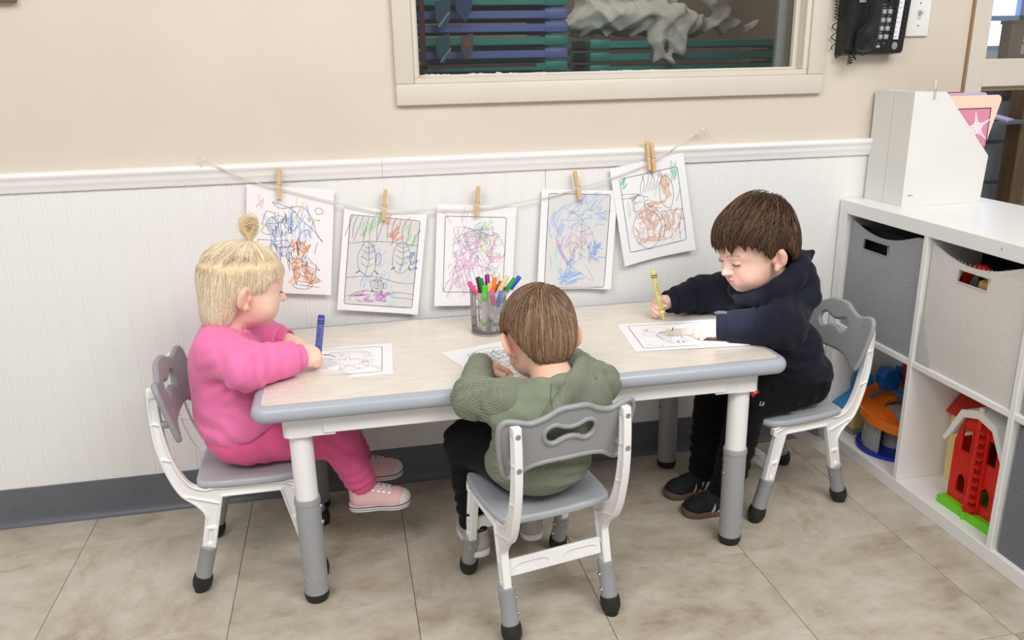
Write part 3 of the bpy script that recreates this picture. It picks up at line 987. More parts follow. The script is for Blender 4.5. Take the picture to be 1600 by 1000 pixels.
def make_chair(label):
    t = thing('toddler_chair', label, 'chair', (0, 0, 0), 0, 'toddler chairs at the table')
    link('seat', seat_me, t, (0, 0.0, SZ + 0.0))
    bk = link('backrest', panel_me, t, (0, -0.165, 0.462), (R(14), 0, 0))
    link('backrest_rim', rim_me, bk)
    for s in (-1, 1):
        fr = link('side_frame', frame_me, t, (s * FXW, 0, 0))
        for zz in (0.494, 0.425):
            MB().lathe([(0.0055, 0), (0.0055, 0.0012), (0.0035, 0.0016), (0.003, 0.0006)], 12, Matrix.Translation((0, -0.1895 - (0.0025 if zz < 0.45 else -0.0005), zz)) @ Matrix.Rotation(R(90), 4, 'X')).build('screw', M_steel, fr, smooth=40)
        for zz in (0.494, 0.425):
            MB().lathe([(0.0085, 0), (0.0085, 0.012 if zz > 0.45 else 0.022)], 14, Matrix.Translation((0, -0.158 if zz > 0.45 else -0.146, zz)) @ Matrix.Rotation(R(90), 4, 'X')).build('spacer', M_chair, fr, smooth=40)
        for e in (-1, 1):
            a = Vector((s * FXW, e * 0.1070, 0.118)); b = Vector((s * FXW, e * 0.1400, 0.0))
            z = (a - b).normalized()
            M = Matrix.Translation(b) @ z.to_track_quat('Z', 'Y').to_matrix().to_4x4()
            sl = MB().lathe([(0.0182, 0.018), (0.0182, 0.114), (0.0188, 0.115), (0.0188, 0.120), (0.0170, 0.121)], 24, M).build('leg_sleeve', M_gplast, t, smooth=40)
            bl = MB()
            bl.lathe([(0.010, 0.0035), (0.0175, 0.006), (0.0213, 0.014), (0.0226, 0.024), (0.0220, 0.034), (0.0206, 0.0405), (0.0190, 0.0408)], 24, M)
            bl.lathe([(0.0150, 0.0), (0.0155, 0.004), (0.015, 0.008)], 24, Matrix.Translation(b + z * 0.004 + Vector((0, 0, -0.0040 + 0.0005))))
            bl.build('ball_foot', M_rubber, sl, smooth=40)
            for zz in (0.092, 0.058):
                q = b + z * zz
                MB().lathe([(0.0048, 0), (0.0046, 0.003), (0.003, 0.0045)], 10, Matrix.Translation(q - Vector((s * 0.0175, 0, 0))) @ Matrix.Rotation(R(-90 * s), 4, 'Y')).build('sleeve_screw', M_steel, sl, smooth=40)
    # cross bars between the legs with moulded ovals
    for e in (-1, 1):
        y = e * 0.098
        cb = MB().box((0, y, 0.152), (2 * FXW - 0.016, 0.010, 0.037), (e * R(12), 0, 0), 0.002, 1).build('cross_bar', M_wplast, t)
        om = MB()
        for cx in (-0.058, 0.058):
            ring = [(cx + 0.040 * np.sign(math.cos(a)) * abs(math.cos(a)) ** 0.6, y + e * 0.0058 + (-0.0) , 0.152 + 0.0105 * np.sign(math.sin(a)) * abs(math.sin(a)) ** 0.8) for a in np.linspace(0, 2 * math.pi, 28, endpoint=False)]
            om.tube(ring, 0.0010, 5, closed=True)
        om.build('moulded_oval', M_wplast, cb)
    # frame under the seat
    for y in (-0.075, 0.085):
        MB().box((0, y, 0.254), (2 * FXW - 0.018, 0.014, 0.018), None, 0.002, 1).build('under_seat_bar', M_wplast, t)
    for sx in (-1, 1):
        for y in (-0.05, 0.05):
            MB().lathe([(0.008, 0.236), (0.008, 0.262)], 12, Matrix.Translation((sx * 0.104, y, 0))).build('seat_peg', M_wplast, t, smooth=40)
    return t
CH_L = make_chair('grey and white toddler chair holding the child in pink')
CH_L.location = (-1.697, -0.298, 0); CH_L.rotation_euler = (0, 0, R(-90))
CH_R = copy_tree(CH_L); CH_R['label'] = 'grey and white toddler chair of the child in black beside the shelf'
CH_R.location = (-0.326, -0.298, 0); CH_R.rotation_euler = (0, 0, R(99))
CH_M = copy_tree(CH_L); CH_M['label'] = 'toddler chair seen from behind with the child in olive green'
CH_M.location = (-1.072, -0.600, 0); CH_M.rotation_euler = (0, 0, R(11))
# ================================================================ CUBE SHELF
M_shelf = mat('white_shelf_foil', '#edecea', 0.3)
O, I, DV, DP = 0.038, 0.335, 0.016, 0.39      # outer board, cube, divider, depth
H = 2 * O + 2 * I + DV                        # 0.762
SY = -0.002                                   # far end of the shelf (towards the wall)
NC = 4
LEN = 2 * O + NC * I + (NC - 1) * DV
shf = thing('cube_shelf', 'white cube shelf with fabric bins and toys standing along the right side', 'shelf', (0, SY, 0))
def sb(x0, x1, y0, y1, z0, z1, nm, par=None):
    return MB().bx(x0, x1, y0, y1, z0, z1, 0.0012, 1).build(nm, M_shelf, par or shf)
sb(0, DP, -LEN, 0, H - O, H, 'top_board')
sb(0, DP, -LEN, 0, 0, O, 'bottom_board')
sb(0, DP, -O, 0, O, H - O, 'side_panel')
sb(0, DP, -LEN, -LEN + O, O, H - O, 'side_panel')
for c in range(1, NC):
    y = -(O + c * I + (c - 1) * DV)
    sb(0.001, DP - 0.001, y - DV, y, O, H - O, 'divider')
for c in range(NC):
    y = -(O + c * (I + DV))
    sb(0.002, DP - 0.002, y - I, y, O + I, O + I + DV, 'shelf_board')
MB().lathe([(0.0016, 0), (0.0016, 0.0008)], 8, Matrix.Translation((-0.0007, -0.630, H - 0.018)) @ Matrix.Rotation(R(90), 4, 'Y')).build('screw_hole', M_dark, shf)
def cell(c, r):
    """far y, near y, bottom z, top z of a cube"""
    y1 = SY - (O + c * (I + DV)); z0 = O + r * (I + DV)
    return y1, y1 - I, z0, z0 + I

# ---------------------------------------------------------------- fabric bins
def weave_mat(name, col, col2, sc=420):
    m = mat(name, col, 0.9, col2=col2, scale=sc, bump=0.35, bscale=700)
    return m
M_bin_g = weave_mat('grey_woven_fabric', '#a8a9ac', '#8c8d91')
M_bin_b = weave_mat('pale_linen_fabric', '#dedbd6', '#d1cdc7', 260)
M_bin_d = weave_mat('slate_woven_fabric', '#84878e', '#62656c')
M_hole = mat('bin_shade_black', '#0c0c0d', 0.95)
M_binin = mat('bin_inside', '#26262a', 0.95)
def bin_obj(c, r, m, label, dip, xf, hz=0.268, hw=0.052, hh=0.0155, inner=None, hole_off=0.0, skew=0.0, shade_at=None):
    y1, y0, z0, z1 = cell(c, r)
    t = thing('fabric_bin', label, 'storage bin', (xf, (y0 + y1) / 2, z0), 0, 'fabric bins in the cube shelf')
    w = 0.158; hgt = 0.322
    ny, nz = 40, 40
    # front wall as a grid with a sagging top edge and a handle slot left open
    ys = np.linspace(-w, w, ny + 1); zs = np.linspace(0, 1, nz + 1)
    def top(y):
        u = (y - skew) / w
        return hgt - dip * max(0.0, 1 - (u / 0.95) ** 2) ** 1.2
    def P(y, t_):
        z = top(y) * t_
        bulge = -0.006 * math.sin(math.pi * min(1, t_)) * (1 - (y / w) ** 2)
        return (bulge + 0.004 * (t_ ** 3), y, z)
    vs, fs, th = [], [], 0.004
    idx = {}
    hy0, hy1 = hole_off - hw, hole_off + hw
    ysl = sorted(set([float(v) for v in ys if not (hy0 - 0.004 < v < hy0 + 0.004 or hy1 - 0.004 < v < hy1 + 0.004)] + [hy0, hy1]))
    for layer in (0, 1):
        for a, y in enumerate(ysl):
            tz = [hz - hh, hz + hh]
            T_ = top(y)
            tl = sorted(set([float(v) for v in zs if all(abs(v * T_ - q) > 0.0035 for q in tz)]))
            # keep equal count per column: build from fixed fractions instead
            fr = list(np.linspace(0, (hz - hh) / T_, 14)) + [(hz + hh) / T_] + list(np.linspace((hz + hh) / T_, 1, 5))[1:]
            for b, t_ in enumerate(fr):
                p = P(y, t_)
                idx[(layer, a, b)] = len(vs)
                vs.append((p[0] + layer * th, p[1], p[2]))
    nb_ = 14 + 1 + 4
    for a in range(len(ysl) - 1):
        for b in range(nb_ - 1):
            inh = (b == 13) and ysl[a] >= hy0 - 1e-6 and ysl[a + 1] <= hy1 + 1e-6
            if inh: continue
            fs.append((idx[(0, a, b)], idx[(0, a + 1, b)], idx[(0, a + 1, b + 1)], idx[(0, a, b + 1)]))
            fs.append((idx[(1, a, b)], idx[(1, a, b + 1)], idx[(1, a + 1, b + 1)], idx[(1, a + 1, b)]))
    for a in range(len(ysl) - 1):
        b = nb_ - 1
        fs.append((idx[(0, a, b)], idx[(0, a + 1, b)], idx[(1, a + 1, b)], idx[(1, a, b)]))
    fm = MB(); fm.add(vs, fs)
    fr_ = fm.build('front_panel', m, t, smooth=60)
    hem = [(P(y, 1.0)[0] - 0.0006, y, P(y, 1.0)[2] - 0.012) for y in ysl]
    MB().tube(hem, 0.0006, 4).build('hem_stitching', m, fr_)
    loop = [(P(hy0, (hz - hh) / top(hy0))), (P(hy1, (hz - hh) / top(hy1))), (P(hy1, (hz + hh) / top(hy1))), (P(hy0, (hz + hh) / top(hy0)))]
    lm = MB()
    for q in range(4):
        a, b = np.array(loop[q]), np.array(loop[(q + 1) % 4])
        lm.tube([a + (b - a) * k / 8 + np.array([P(float((a + (b - a) * k / 8)[1]), 0.8)[0] - (a + (b - a) * k / 8)[0] - 0.0002, 0, 0]) for k in range(9)], 0.0012, 5)
    lm.build('handle_binding', m, fr_)
    # the other walls and the floor of the bin
    bm_ = MB()
    for s in (-1, 1):
        bm_.bx(0.002, 0.36, s * w - 0.002, s * w + 0.002, 0, hgt)
    bm_.bx(0.356, 0.36, -w, w, 0, hgt)
    bm_.build('side_walls', m, t)
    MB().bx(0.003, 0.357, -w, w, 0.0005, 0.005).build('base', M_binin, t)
    if shade_at:
        lx_ = 0.03 if shade_at is True else shade_at
        MB().bx(lx_, lx_ + 0.004, -w + 0.004, w - 0.004, 0.006, hgt - 0.02).build('inner_shade_sheet', M_hole, t)  # black sheet painted in for the shade inside the bin
    return t
bin_obj(0, 1, M_bin_g, 'grey woven fabric bin in the upper cube nearest the wall', 0.032, 0.012, hole_off=0.036, hw=0.056, hz=0.262, skew=0.02, shade_at=True)
B2 = bin_obj(1, 1, M_bin_b, 'pale linen bin with a frayed rim and toys inside, upper middle cube', 0.034, 0.010, hole_off=0.008, hw=0.050, hz=0.262, skew=0.02, shade_at=0.145)
bin_obj(2, 0, M_bin_d, 'slate grey fabric bin in the lower cube at the right picture edge', 0.03, 0.012, hole_off=0.0, shade_at=True)
bin_obj(2, 1, M_bin_g, 'grey fabric bin in the upper cube at the right picture edge', 0.03, 0.012, hole_off=0.0, shade_at=True)
# torn film on the linen bin
tp = [(-0.0105, y, z) for y, z in []]
pm = MB()
edge = [(0.157, 0.140), (0.150, 0.118), (0.153, 0.100), (0.142, 0.082), (0.136, 0.060), (0.124, 0.045), (0.118, 0.022), (0.104, 0.006), (0.157, 0.006)]
pm.prism([(y, z) for y, z in edge], -0.0040, -0.0030, 'x')
pm.build('worn_corner', mat('worn_linen', '#c2bdb3', 0.9, noise=0.05, scale=90), B2)
fr = MB()
for k in range(16):
    y = -0.11 + 0.0135 * k + random.uniform(-0.004, 0.004)
    z = 0.292 + 0.010 * ((y - 0.0) / 0.158) ** 2 * 2
    fr.tube([(0.003, y, z - 0.006), (0.002 + random.uniform(-.002, .002), y + random.uniform(-.003, .003), z + 0.004)], 0.0005, 4)
fr.build('frayed_threads', M_bin_b, B2)

# toys seen through the slot of the linen bin
y1, y0, z0, z1 = cell(1, 1)
yc = (y0 + y1) / 2
def toy(name, label, cat, geom, m, loc, rot=None, smooth=40):
    o = geom.build(name, m, None, smooth=smooth, loc=loc, rot=rot)
    return tag(o, label, cat)
M_tred = mat('red_toy_plastic', '#c8261d', 0.35)
M_tblue = mat('blue_toy_plastic', '#1f5aa8', 0.35)
M_twood = mat('toy_wood', '#c0965a', 0.5, noise=0.12, scale=6, stretch=(1, 8, 1))
toy('toy_ring', 'red toy ring seen through the slot of the linen bin', 'toy', MB().tube([(0.0, 0.045 * math.cos(a), 0.045 * math.sin(a)) for a in np.linspace(0, 2 * math.pi, 24, endpoint=False)], 0.012, 10, closed=True), M_tred, (0.062, yc + 0.05, z0 + 0.230), (0, R(10), 0), 60)
toy('toy_block', 'blue toy block seen through the slot of the linen bin', 'toy', MB().box((0, 0, 0), (0.06, 0.06, 0.04), None, 0.006), M_tblue, (0.095, yc - 0.03, z0 + 0.262), (R(20), R(10), R(30)))
toy('wooden_track', 'light wooden track piece seen through the slot of the linen bin', 'toy', MB().box((0, 0, 0), (0.05, 0.12, 0.03), None, 0.005), M_twood, (0.06, yc - 0.045, z0 + 0.238), (R(12), R(-8), R(10)))
fl = MB().bx(0.05, 0.35, -0.14, 0.14, 0.006, 0.205, 0.03).build('toy_heap', mat('mixed_toy_heap', '#6e4a38', 0.7, col2='#2f3a52', scale=14), None, loc=(0.0, yc, z0))
tag(fl, 'heap of mixed toys filling the linen bin', 'toys'); fl['kind'] = 'stuff'

# ---------------------------------------------------------------- magazine files on top
M_mag = mat('white_cardboard', '#e2e0db', 0.6, noise=0.02, scale=9)
M_magin = mat('cardboard_inside', '#c7c2b8', 0.8)
ZT = H + 0.0003
def magfile(yc, label, wd=0.084):
    t = thing('magazine_file', label, 'magazine file', (0.200, yc, ZT), 0, 'magazine files on the shelf')
    hx, L_, Hh, th = 0.127, 0.254, 0.308, 0.003
    sidep = [(-hx, 0), (hx - 0.006, 0), (hx, 0.13), (-hx + 0.095, Hh - 0.002), (-hx, Hh)]
    for s in (-1, 1):
        MB().prism(sidep, s * wd / 2 - (th if s > 0 else 0), s * wd / 2 + (0 if s > 0 else th), 'y').build('side_panel', M_mag, t)
    MB().bx(-hx, -hx + th, -wd / 2 + th, wd / 2 - th, 0, Hh).build('spine_panel', M_mag, t)
    MB().bx(-hx + th, hx - 0.008, -wd / 2 + th, wd / 2 - th, 0.0, th).build('base', M_magin, t)
    MB().prism([(hx - 0.009, 0), (hx - 0.006, 0), (hx - 0.0005, 0.13), (hx - 0.0035, 0.13)], -wd / 2 + th, wd / 2 - th, 'y').build('front_lip', M_mag, t)
    return t
MF1 = magfile(-0.0495, 'white cardboard magazine file close to the wall')
MF2 = magfile(-0.1355, 'white cardboard magazine file in front with a tan scuff')
pm = MB()
pm.prism([(-0.112, 0.030), (-0.108, 0.0335), (-0.103, 0.031), (-0.096, 0.0315), (-0.094, 0.0300), (-0.104, 0.0285)], -0.0424, -0.0421, 'y')
pm.build('tan_scuff', mat('tan_scuff', '#b08a5c', 0.8), MF2)
# folders standing in the front file
def folder(y, x1, ztop, m, label, x0=-0.12, tilt=0.0):
    xs = [(x0, 0.006), (x1 - 0.045, 0.006), (x1 - 0.022, 0.10), (x1 - 0.012, 0.20)] + [(x1 - 0.012 + 0.012 * math.sin(R(a)), ztop - 0.012 + 0.012 * math.cos(R(a)) - 0.0) for a in (90, 60, 30, 0)] + [(x0, ztop)]
    xs = [(x0, 0.006), (x1 - 0.06, 0.006), (x1 - 0.03, 0.16)] + [(x1 - 0.014 + 0.014 * math.cos(R(a)), ztop - 0.014 + 0.014 * math.sin(R(a))) for a in (0, 25, 50, 75, 90)] + [(x0, ztop)]
    o = MB().prism(xs, -0.0012, 0.0012, 'y').build('file_folder', m, None, loc=(0.200, y, ZT + 0.003))
    return tag(o, label, 'folder', 'folders in the front magazine file')
FP = folder(-0.168, 0.150, 0.290, mat('peach_folder', '#f2d0ba', 0.6), 'peach folder with a pink starfish picture in the magazine file')
folder(-0.152, 0.118, 0.297, mat('lilac_folder', '#c9b8dc', 0.6), 'lilac folder behind the peach folder')
folder(-0.146, 0.112, 0.296, mat('blue_folder', '#b9c6dd', 0.6), 'pale blue folder behind the lilac folder')
folder(-0.128, 0.062, 0.299, mat('red_folder', '#d8392c', 0.55), 'red folder whose top edge just shows')
pic = MB().bx(-0.02, 0.120, -0.0018, -0.0013, 0.150, 0.256).build('starfish_picture', mat('pink_print', '#d98aa2', 0.5), FP)
fm = MB()
for (x0, x1, z0_, z1_) in [(-0.021, 0.121, 0.254, 0.2565), (-0.021, 0.121, 0.149, 0.1515), (0.1185, 0.121, 0.149, 0.2565), (-0.021, -0.018, 0.149, 0.2565)]:
    fm.bx(x0, x1, -0.0021, -0.0018, z0_, z1_)
fm.build('picture_border', mat('dark_print', '#3a2a2e', 0.6), pic)
star = []
for k in range(10):
    a = R(90 + 36 * k + 12); r_ = 0.046 if k % 2 == 0 else 0.015
    star.append((0.083 + r_ * math.cos(a), 0.203 + r_ * math.sin(a)))
sp = spline(star, 4)
MB().prism([tuple(p) for p in sp], -0.0023, -0.0019, 'y').build('starfish', mat('pale_pink_print', '#f5dfe6', 0.6), pic)
sm = MB()
for k in range(5):
    a = R(90 + 72 * k + 12)
    for r_ in (0.010, 0.018, 0.026):
        sm.lathe([(0.0014, 0), (0.0014, 0.0002)], 6, Matrix.Translation((0.083 + r_ * math.cos(a), -0.0024, 0.203 + r_ * math.sin(a))) @ Matrix.Rotation(R(90), 4, 'X'))
sm.build('starfish_dots', mat('rose_print', '#d06a8e', 0.6), pic)
# safety-pin style clip hooked on the top edge of the front file
cl = thing('wire_clip', 'small wire clip with a pale bead hooked on the front magazine file', 'clip', (0.132, -0.1785, ZT + 0.308))
MB().tube([(-0.002, 0.0, 0.010), (-0.003, -0.0012, -0.004), (-0.0024, -0.0012, -0.020), (0, -0.0012, -0.023), (0.0024, -0.0012, -0.020), (0.0026, -0.0012, 0.0), (0.002, 0.0, 0.012)], 0.0006, 6).build('wire_loop', M_steel, cl)
MB().lathe([(0.002, 0), (0.0036, 0.003), (0.004, 0.010), (0.003, 0.018), (0.0022, 0.026)], 12, Matrix.Translation((-0.001, 0.0015, 0.004))).build('bead', mat('pale_pink_plastic', '#dccbc8', 0.4), cl, smooth=60)

# ---------------------------------------------------------------- toy garage in the lower cube by the wall
y1, y0, z0, z1 = cell(0, 0)
g = thing('toy_garage', 'toy garage with orange ramp and grey tower in the lower cube by the wall', 'toy', (0.122, -0.208, z0))
M_or = mat('orange_toy_plastic', '#f07a1a', 0.32)
M_gr = mat('translucent_grey_plastic', '#a3a4a5', 0.35, noise=0.05, scale=20)
M_db = mat('royal_blue_plastic', '#17309a', 0.35)
M_cy = mat('sky_blue_plastic', '#1d84c8', 0.35)
M_nb = mat('navy_blue_plastic', '#245a92', 0.4)
M_ye = mat('cream_yellow_plastic', '#dcc07c', 0.45)
base = [(0.106 * math.cos(a), 0.106 * math.sin(a)) for a in np.linspace(R(75), R(250), 26)] + [(0.10, -0.125), (0.12, 0.05)]
MB().prism(base, 0, 0.010, 'z').build('base_plate', M_db, g)
def arc_wall(r0, r1, a0, a1, za, zb, n=28, lean=0.0):
    vs, fs = [], []
    for k in range(n + 1):
        a = R(a0 + (a1 - a0) * k / n)
        for (r_, z_) in ((r0, za), (r1, za), (r1 + lean, zb), (r0 + lean, zb)):
            vs.append((r_ * math.cos(a), r_ * math.sin(a), z_))
    for k in range(n):
        for j in range(4):
            fs.append((k * 4 + j, k * 4 + (j + 1) % 4, (k + 1) * 4 + (j + 1) % 4, (k + 1) * 4 + j))
    fs.append((0, 1, 2, 3)); fs.append(tuple(n * 4 + j for j in (3, 2, 1, 0)))
    return vs, fs
LN_ = -0.006
tw = MB(); tw.add(*arc_wall(0.084, 0.090, 88, 206, 0.010, 0.096, lean=LN_))
tw.build('tower_wall', M_gr, g, smooth=40)
rb = MB()
for a in (92, 102, 192, 199, 205):
    rb.add(*arc_wall(0.090, 0.093, a - 1.4, a + 1.4, 0.010, 0.096, n=2, lean=LN_))
rb.add(*arc_wall(0.088, 0.0905, 120, 165, 0.078, 0.081, n=10))
rb.add(*arc_wall(0.088, 0.0905, 120, 122, 0.058, 0.081, n=2)); rb.add(*arc_wall(0.088, 0.0905, 163, 165, 0.058, 0.081, n=2))
for zz in (0.022, 0.030, 0.038, 0.046):
    rb.add(*arc_wall(0.089, 0.0905, 115, 170, zz, zz + 0.003, n=10))
rb.build('tower_ribs', M_gr, g)
vs, fs = [], []
n = 34
for k in range(n + 1):
    u = k / n
    a = R(62 + 205 * u); zc = 0.140 - 0.060 * u
    lipo = 0.034 if u < 0.25 else 0.024
    pro = [(0.040, 0.030 if 0.55 < u < 0.8 else 0.012), (0.041, 0.0), (0.050, -0.006), (0.086, -0.006), (0.098, 0.0), (0.105, lipo), (0.109, lipo), (0.104, -0.006), (0.090, -0.013), (0.046, -0.012), (0.037, -0.004), (0.036, 0.030 if 0.55 < u < 0.8 else 0.012)]
    for r_, zz in pro:
        vs.append((r_ * math.cos(a), r_ * math.sin(a), zc + zz))
m_ = 12
for k in range(n):
    for j in range(m_):
        fs.append((k * m_ + j, k * m_ + (j + 1) % m_, (k + 1) * m_ + (j + 1) % m_, (k + 1) * m_ + j))
fs.append(tuple(range(m_))); fs.append(tuple(n * m_ + j for j in range(m_))[::-1])
rp = MB(); rp.add(vs, fs)
rp.build('orange_ramp', M_or, g, smooth=35)
MB().lathe([(0.034, 0.010), (0.034, 0.125)], 20).build('ramp_core', M_gr, g, smooth=40)
MB().bx(-0.02, 0.10, -0.130, -0.055, 0.010, 0.085, 0.004).build('orange_block', M_or, g)
dk = MB().bx(-0.010, 0.11, -0.128, 0.02, 0.166, 0.178, 0.004).build('blue_deck', M_nb, g)
MB().bx(0.0, 0.10, -0.12, 0.012, 0.178, 0.181, 0.001).build('deck_ridge', mat('deck_blue', '#2d6aa6', 0.4), dk)
MB().bx(0.04, 0.09, -0.11, -0.06, 0.085, 0.166, 0.003).build('deck_support', M_nb, g)
# second toy beside and behind it: cream playhouse with blue awnings and a red roof panel
h2 = thing('toy_playhouse', 'cream toy playhouse with blue awnings beside the toy garage', 'toy', (0.20, -0.16, z0))
MB().bx(-0.145, -0.03, 0.060, 0.112, 0.014, 0.100, 0.003).build('cream_wall', M_ye, h2)
MB().bx(-0.150, -0.03, 0.056, 0.1145, 0, 0.014, 0.003).build('grey_footing', mat('footing_grey', '#8f9488', 0.5), h2)
MB().bx(0.055, 0.15, -0.155, 0.112, 0.0, 0.190, 0.003).build('cream_wall', M_ye, h2)
MB().bx(-0.03, 0.055, 0.060, 0.112, 0.0, 0.150, 0.003).build('cream_wall', M_ye, h2)
MB().box((-0.160, 0.086, 0.112), (0.070, 0.050, 0.006), (0, R(-32), 0), 0.002).build('blue_awning', M_cy, h2)
bw = MB().prism([(-0.02, 0), (0.02, 0), (0.026, 0.03), (0.018, 0.062), (-0.006, 0.07), (-0.022, 0.045)], -0.022, 0.022, 'y').build('blue_chimney', M_cy, h2, loc=(-0.110, 0.086, 0.128))
MB().box((-0.075, 0.055, 0.140), (0.075, 0.030, 0.006), (R(-25), R(-30), 0), 0.002).build('blue_awning', M_cy, h2)
MB().prism([(-0.024, 0), (0.024, 0), (0.030, 0.035), (0.014, 0.065), (-0.014, 0.065), (-0.028, 0.04)], -0.02, 0.02, 'y').build('blue_chimney', mat('mid_blue_plastic', '#1a6cc0', 0.35), h2, loc=(-0.050, 0.050, 0.150))
MB().prism([(-0.02, 0.190), (0.085, 0.190), (0.085, 0.205), (0.060, 0.210), (0.028, 0.285), (0.012, 0.285), (0.020, 0.215), (-0.02, 0.205)], 0.000, 0.05, 'x').build('blue_slide', M_cy, h2)
MB().bx(-0.002, 0.055, -0.10, 0.10, 0.172, 0.192, 0.003).build('blue_gutter', M_nb, h2)
MB().prism([(0.045, 0.285), (-0.055, 0.280), (-0.055, 0.195), (0.018, 0.185)], -0.006, 0.002, 'x').build('red_roof_panel', M_tred, h2, loc=(-0.02, -0.010, 0.0))

# ---------------------------------------------------------------- toy barn in the lower middle cube
y1, y0, z0, z1 = cell(1, 0)
M_barn = mat('barn_red_plastic', '#d3281c', 0.33)
M_green = mat('lime_green_plastic', '#6fd016', 0.4)
M_roofw = mat('white_barn_roof', '#e8e6e2', 0.4)
bn = thing('toy_barn', 'red folding toy barn with white roof and lime green base', 'toy', (0.052, -0.607, z0), R(2))
# local: x depth (into the shelf), y along the shelf (far +), z up. front wall = two hinged leaves with windows
def leaf(s, w):
    pts_out = [(0, 0.02), (s * w, 0.02), (s * w, 0.185 if s > 0 else 0.200), (s * w * 0.62, 0.262), (0, 0.285)]
    holes = [[(s * w * 0.30, 0.165), (s * w * 0.72, 0.165), (s * w * 0.72, 0.228), (s * w * 0.30, 0.228)],
             [(s * w * 0.30, 0.052), (s * w * 0.70, 0.052), (s * w * 0.70, 0.088), (s * w * 0.62, 0.101), (s * w * 0.5, 0.106), (s * w * 0.38, 0.101), (s * w * 0.30, 0.088)]]
    bm = bmesh.new()
    loops = []
    for pl_ in [pts_out] + holes:
        vv = [bm.verts.new((0, y, z)) for y, z in pl_]
        ee = [bm.edges.new((vv[i], vv[(i + 1) % len(vv)])) for i in range(len(vv))]
        loops += ee
    bmesh.ops.triangle_fill(bm, use_beauty=True, use_dissolve=False, edges=loops)
    geo = bmesh.ops.extrude_face_region(bm, geom=bm.faces[:])
    for v in [e for e in geo['geom'] if isinstance(e, bmesh.types.BMVert)]:
        v.co.x += 0.006
    bmesh.ops.recalc_face_normals(bm, faces=bm.faces)
    me = bpy.data.meshes.new('front_leaf'); bm.to_mesh(me); bm.free()
    me.materials.append(M_barn)
    lf = link('front_leaf', me, bn)
    for hl in holes:
        ring = [(-0.0012, y, z) for y, z in hl]
        MB().tube(ring, 0.0022, 6, closed=True).build('window_frame', M_barn, lf)
    return lf
l1 = leaf(1, 0.080); l2 = leaf(-1, 0.080)
MB().bx(0.012, 0.20, 0.072, 0.078, 0.02, 0.19).build('side_wall', M_barn, bn)
MB().bx(0.012, 0.20, -0.082, -0.076, 0.02, 0.19).build('side_wall', M_barn, bn)
MB().bx(0.20, 0.206, -0.08, 0.08, 0.02, 0.25).build('back_wall', mat('barn_inside', '#b9b2a4', 0.6), bn)
for zz in (0.06, 0.13, 0.145, 0.205, 0.22):
    MB().bx(0.196, 0.2, -0.07, 0.07, zz, zz + 0.002).build('inside_slat', mat('slat_brown', '#7a6a55', 0.6), bn)
def roofside(s):
    p0 = [(s * 0.0, 0.288), (s * 0.050, 0.270), (s * 0.082, 0.205), (s * 0.094, 0.190)]
    p1 = [(s * 0.0, 0.296), (s * 0.055, 0.277), (s * 0.089, 0.208), (s * 0.101, 0.188)]
    m = MB().prism(p0 + p1[::-1], -0.014, 0.205, 'x')
    # fascia board
    f0 = [(s * 0.0, 0.297), (s * 0.056, 0.278), (s * 0.090, 0.209), (s * 0.104, 0.182), (s * 0.094, 0.178), (s * 0.077, 0.205), (s * 0.046, 0.262), (s * 0.0, 0.276)]
    m.prism(f0, -0.018, -0.010, 'x')
    return m.build('roof_half', M_roofw, bn)
roofside(1); roofside(-1)
gb = MB()
gb.prism([(0.095, 0.0), (0.095, 0.020), (0.085, 0.026), (0.004, 0.024), (0.004, 0.0)], -0.016, 0.012, 'x')
gb.prism([(-0.095, 0.0), (-0.095, 0.020), (-0.085, 0.026), (-0.004, 0.024), (-0.004, 0.0)], -0.016, 0.012, 'x')
gb.bx(0.012, 0.206, -0.09, 0.09, 0.0, 0.012, 0.002)
gb.build('green_base', M_green, bn)
hg = MB()
hg.lathe([(0.0055, 0.0), (0.0055, 0.022)], 12, Matrix.Translation((-0.016, 0.0, 0.0)))
hg.build('green_hinge_pin', M_green, bn, smooth=40)
hr = MB()
hr.lathe([(0.006, 0.022), (0.006, 0.283)], 12, Matrix.Translation((-0.010, 0.0, 0.0)))
hr.build('hinge_rod', M_barn, bn, smooth=40)
MB().lathe([(0.0068, 0.283), (0.0068, 0.302), (0.005, 0.304)], 12, Matrix.Translation((-0.010, 0, 0))).build('hinge_cap', M_roofw, bn, smooth=40)
ld = MB()
for k in range(10):
    zz = 0.036 + k * 0.023
    ld.bx(-0.020, -0.004, -0.026, -0.004, zz, zz + 0.004)
ld.bx(-0.008, -0.002, -0.029, -0.025, 0.03, 0.255)
for k in range(3):
    ld.bx(-0.022, -0.004, -0.026, 0.004, 0.028 + k * 0.006, 0.031 + k * 0.006)
ld.build('ladder_rungs', M_barn, bn)
# second toy house behind the barn
th = thing('toy_house', 'yellow toy house with red roof behind the barn', 'toy', (0.150, -0.452, z0), 0)
MB().bx(-0.012, 0.20, -0.042, 0.050, 0, 0.205, 0.002).build('yellow_wall', mat('pale_yellow_plastic', '#e6cf8e', 0.5), th)
MB().prism([(-0.030, 0.200), (0.03, 0.268), (0.20, 0.268), (0.20, 0.206), (-0.012, 0.206)], -0.046, 0.054, 'y').build('red_roof', mat('roof_red_plastic', '#c0281e', 0.4), th)
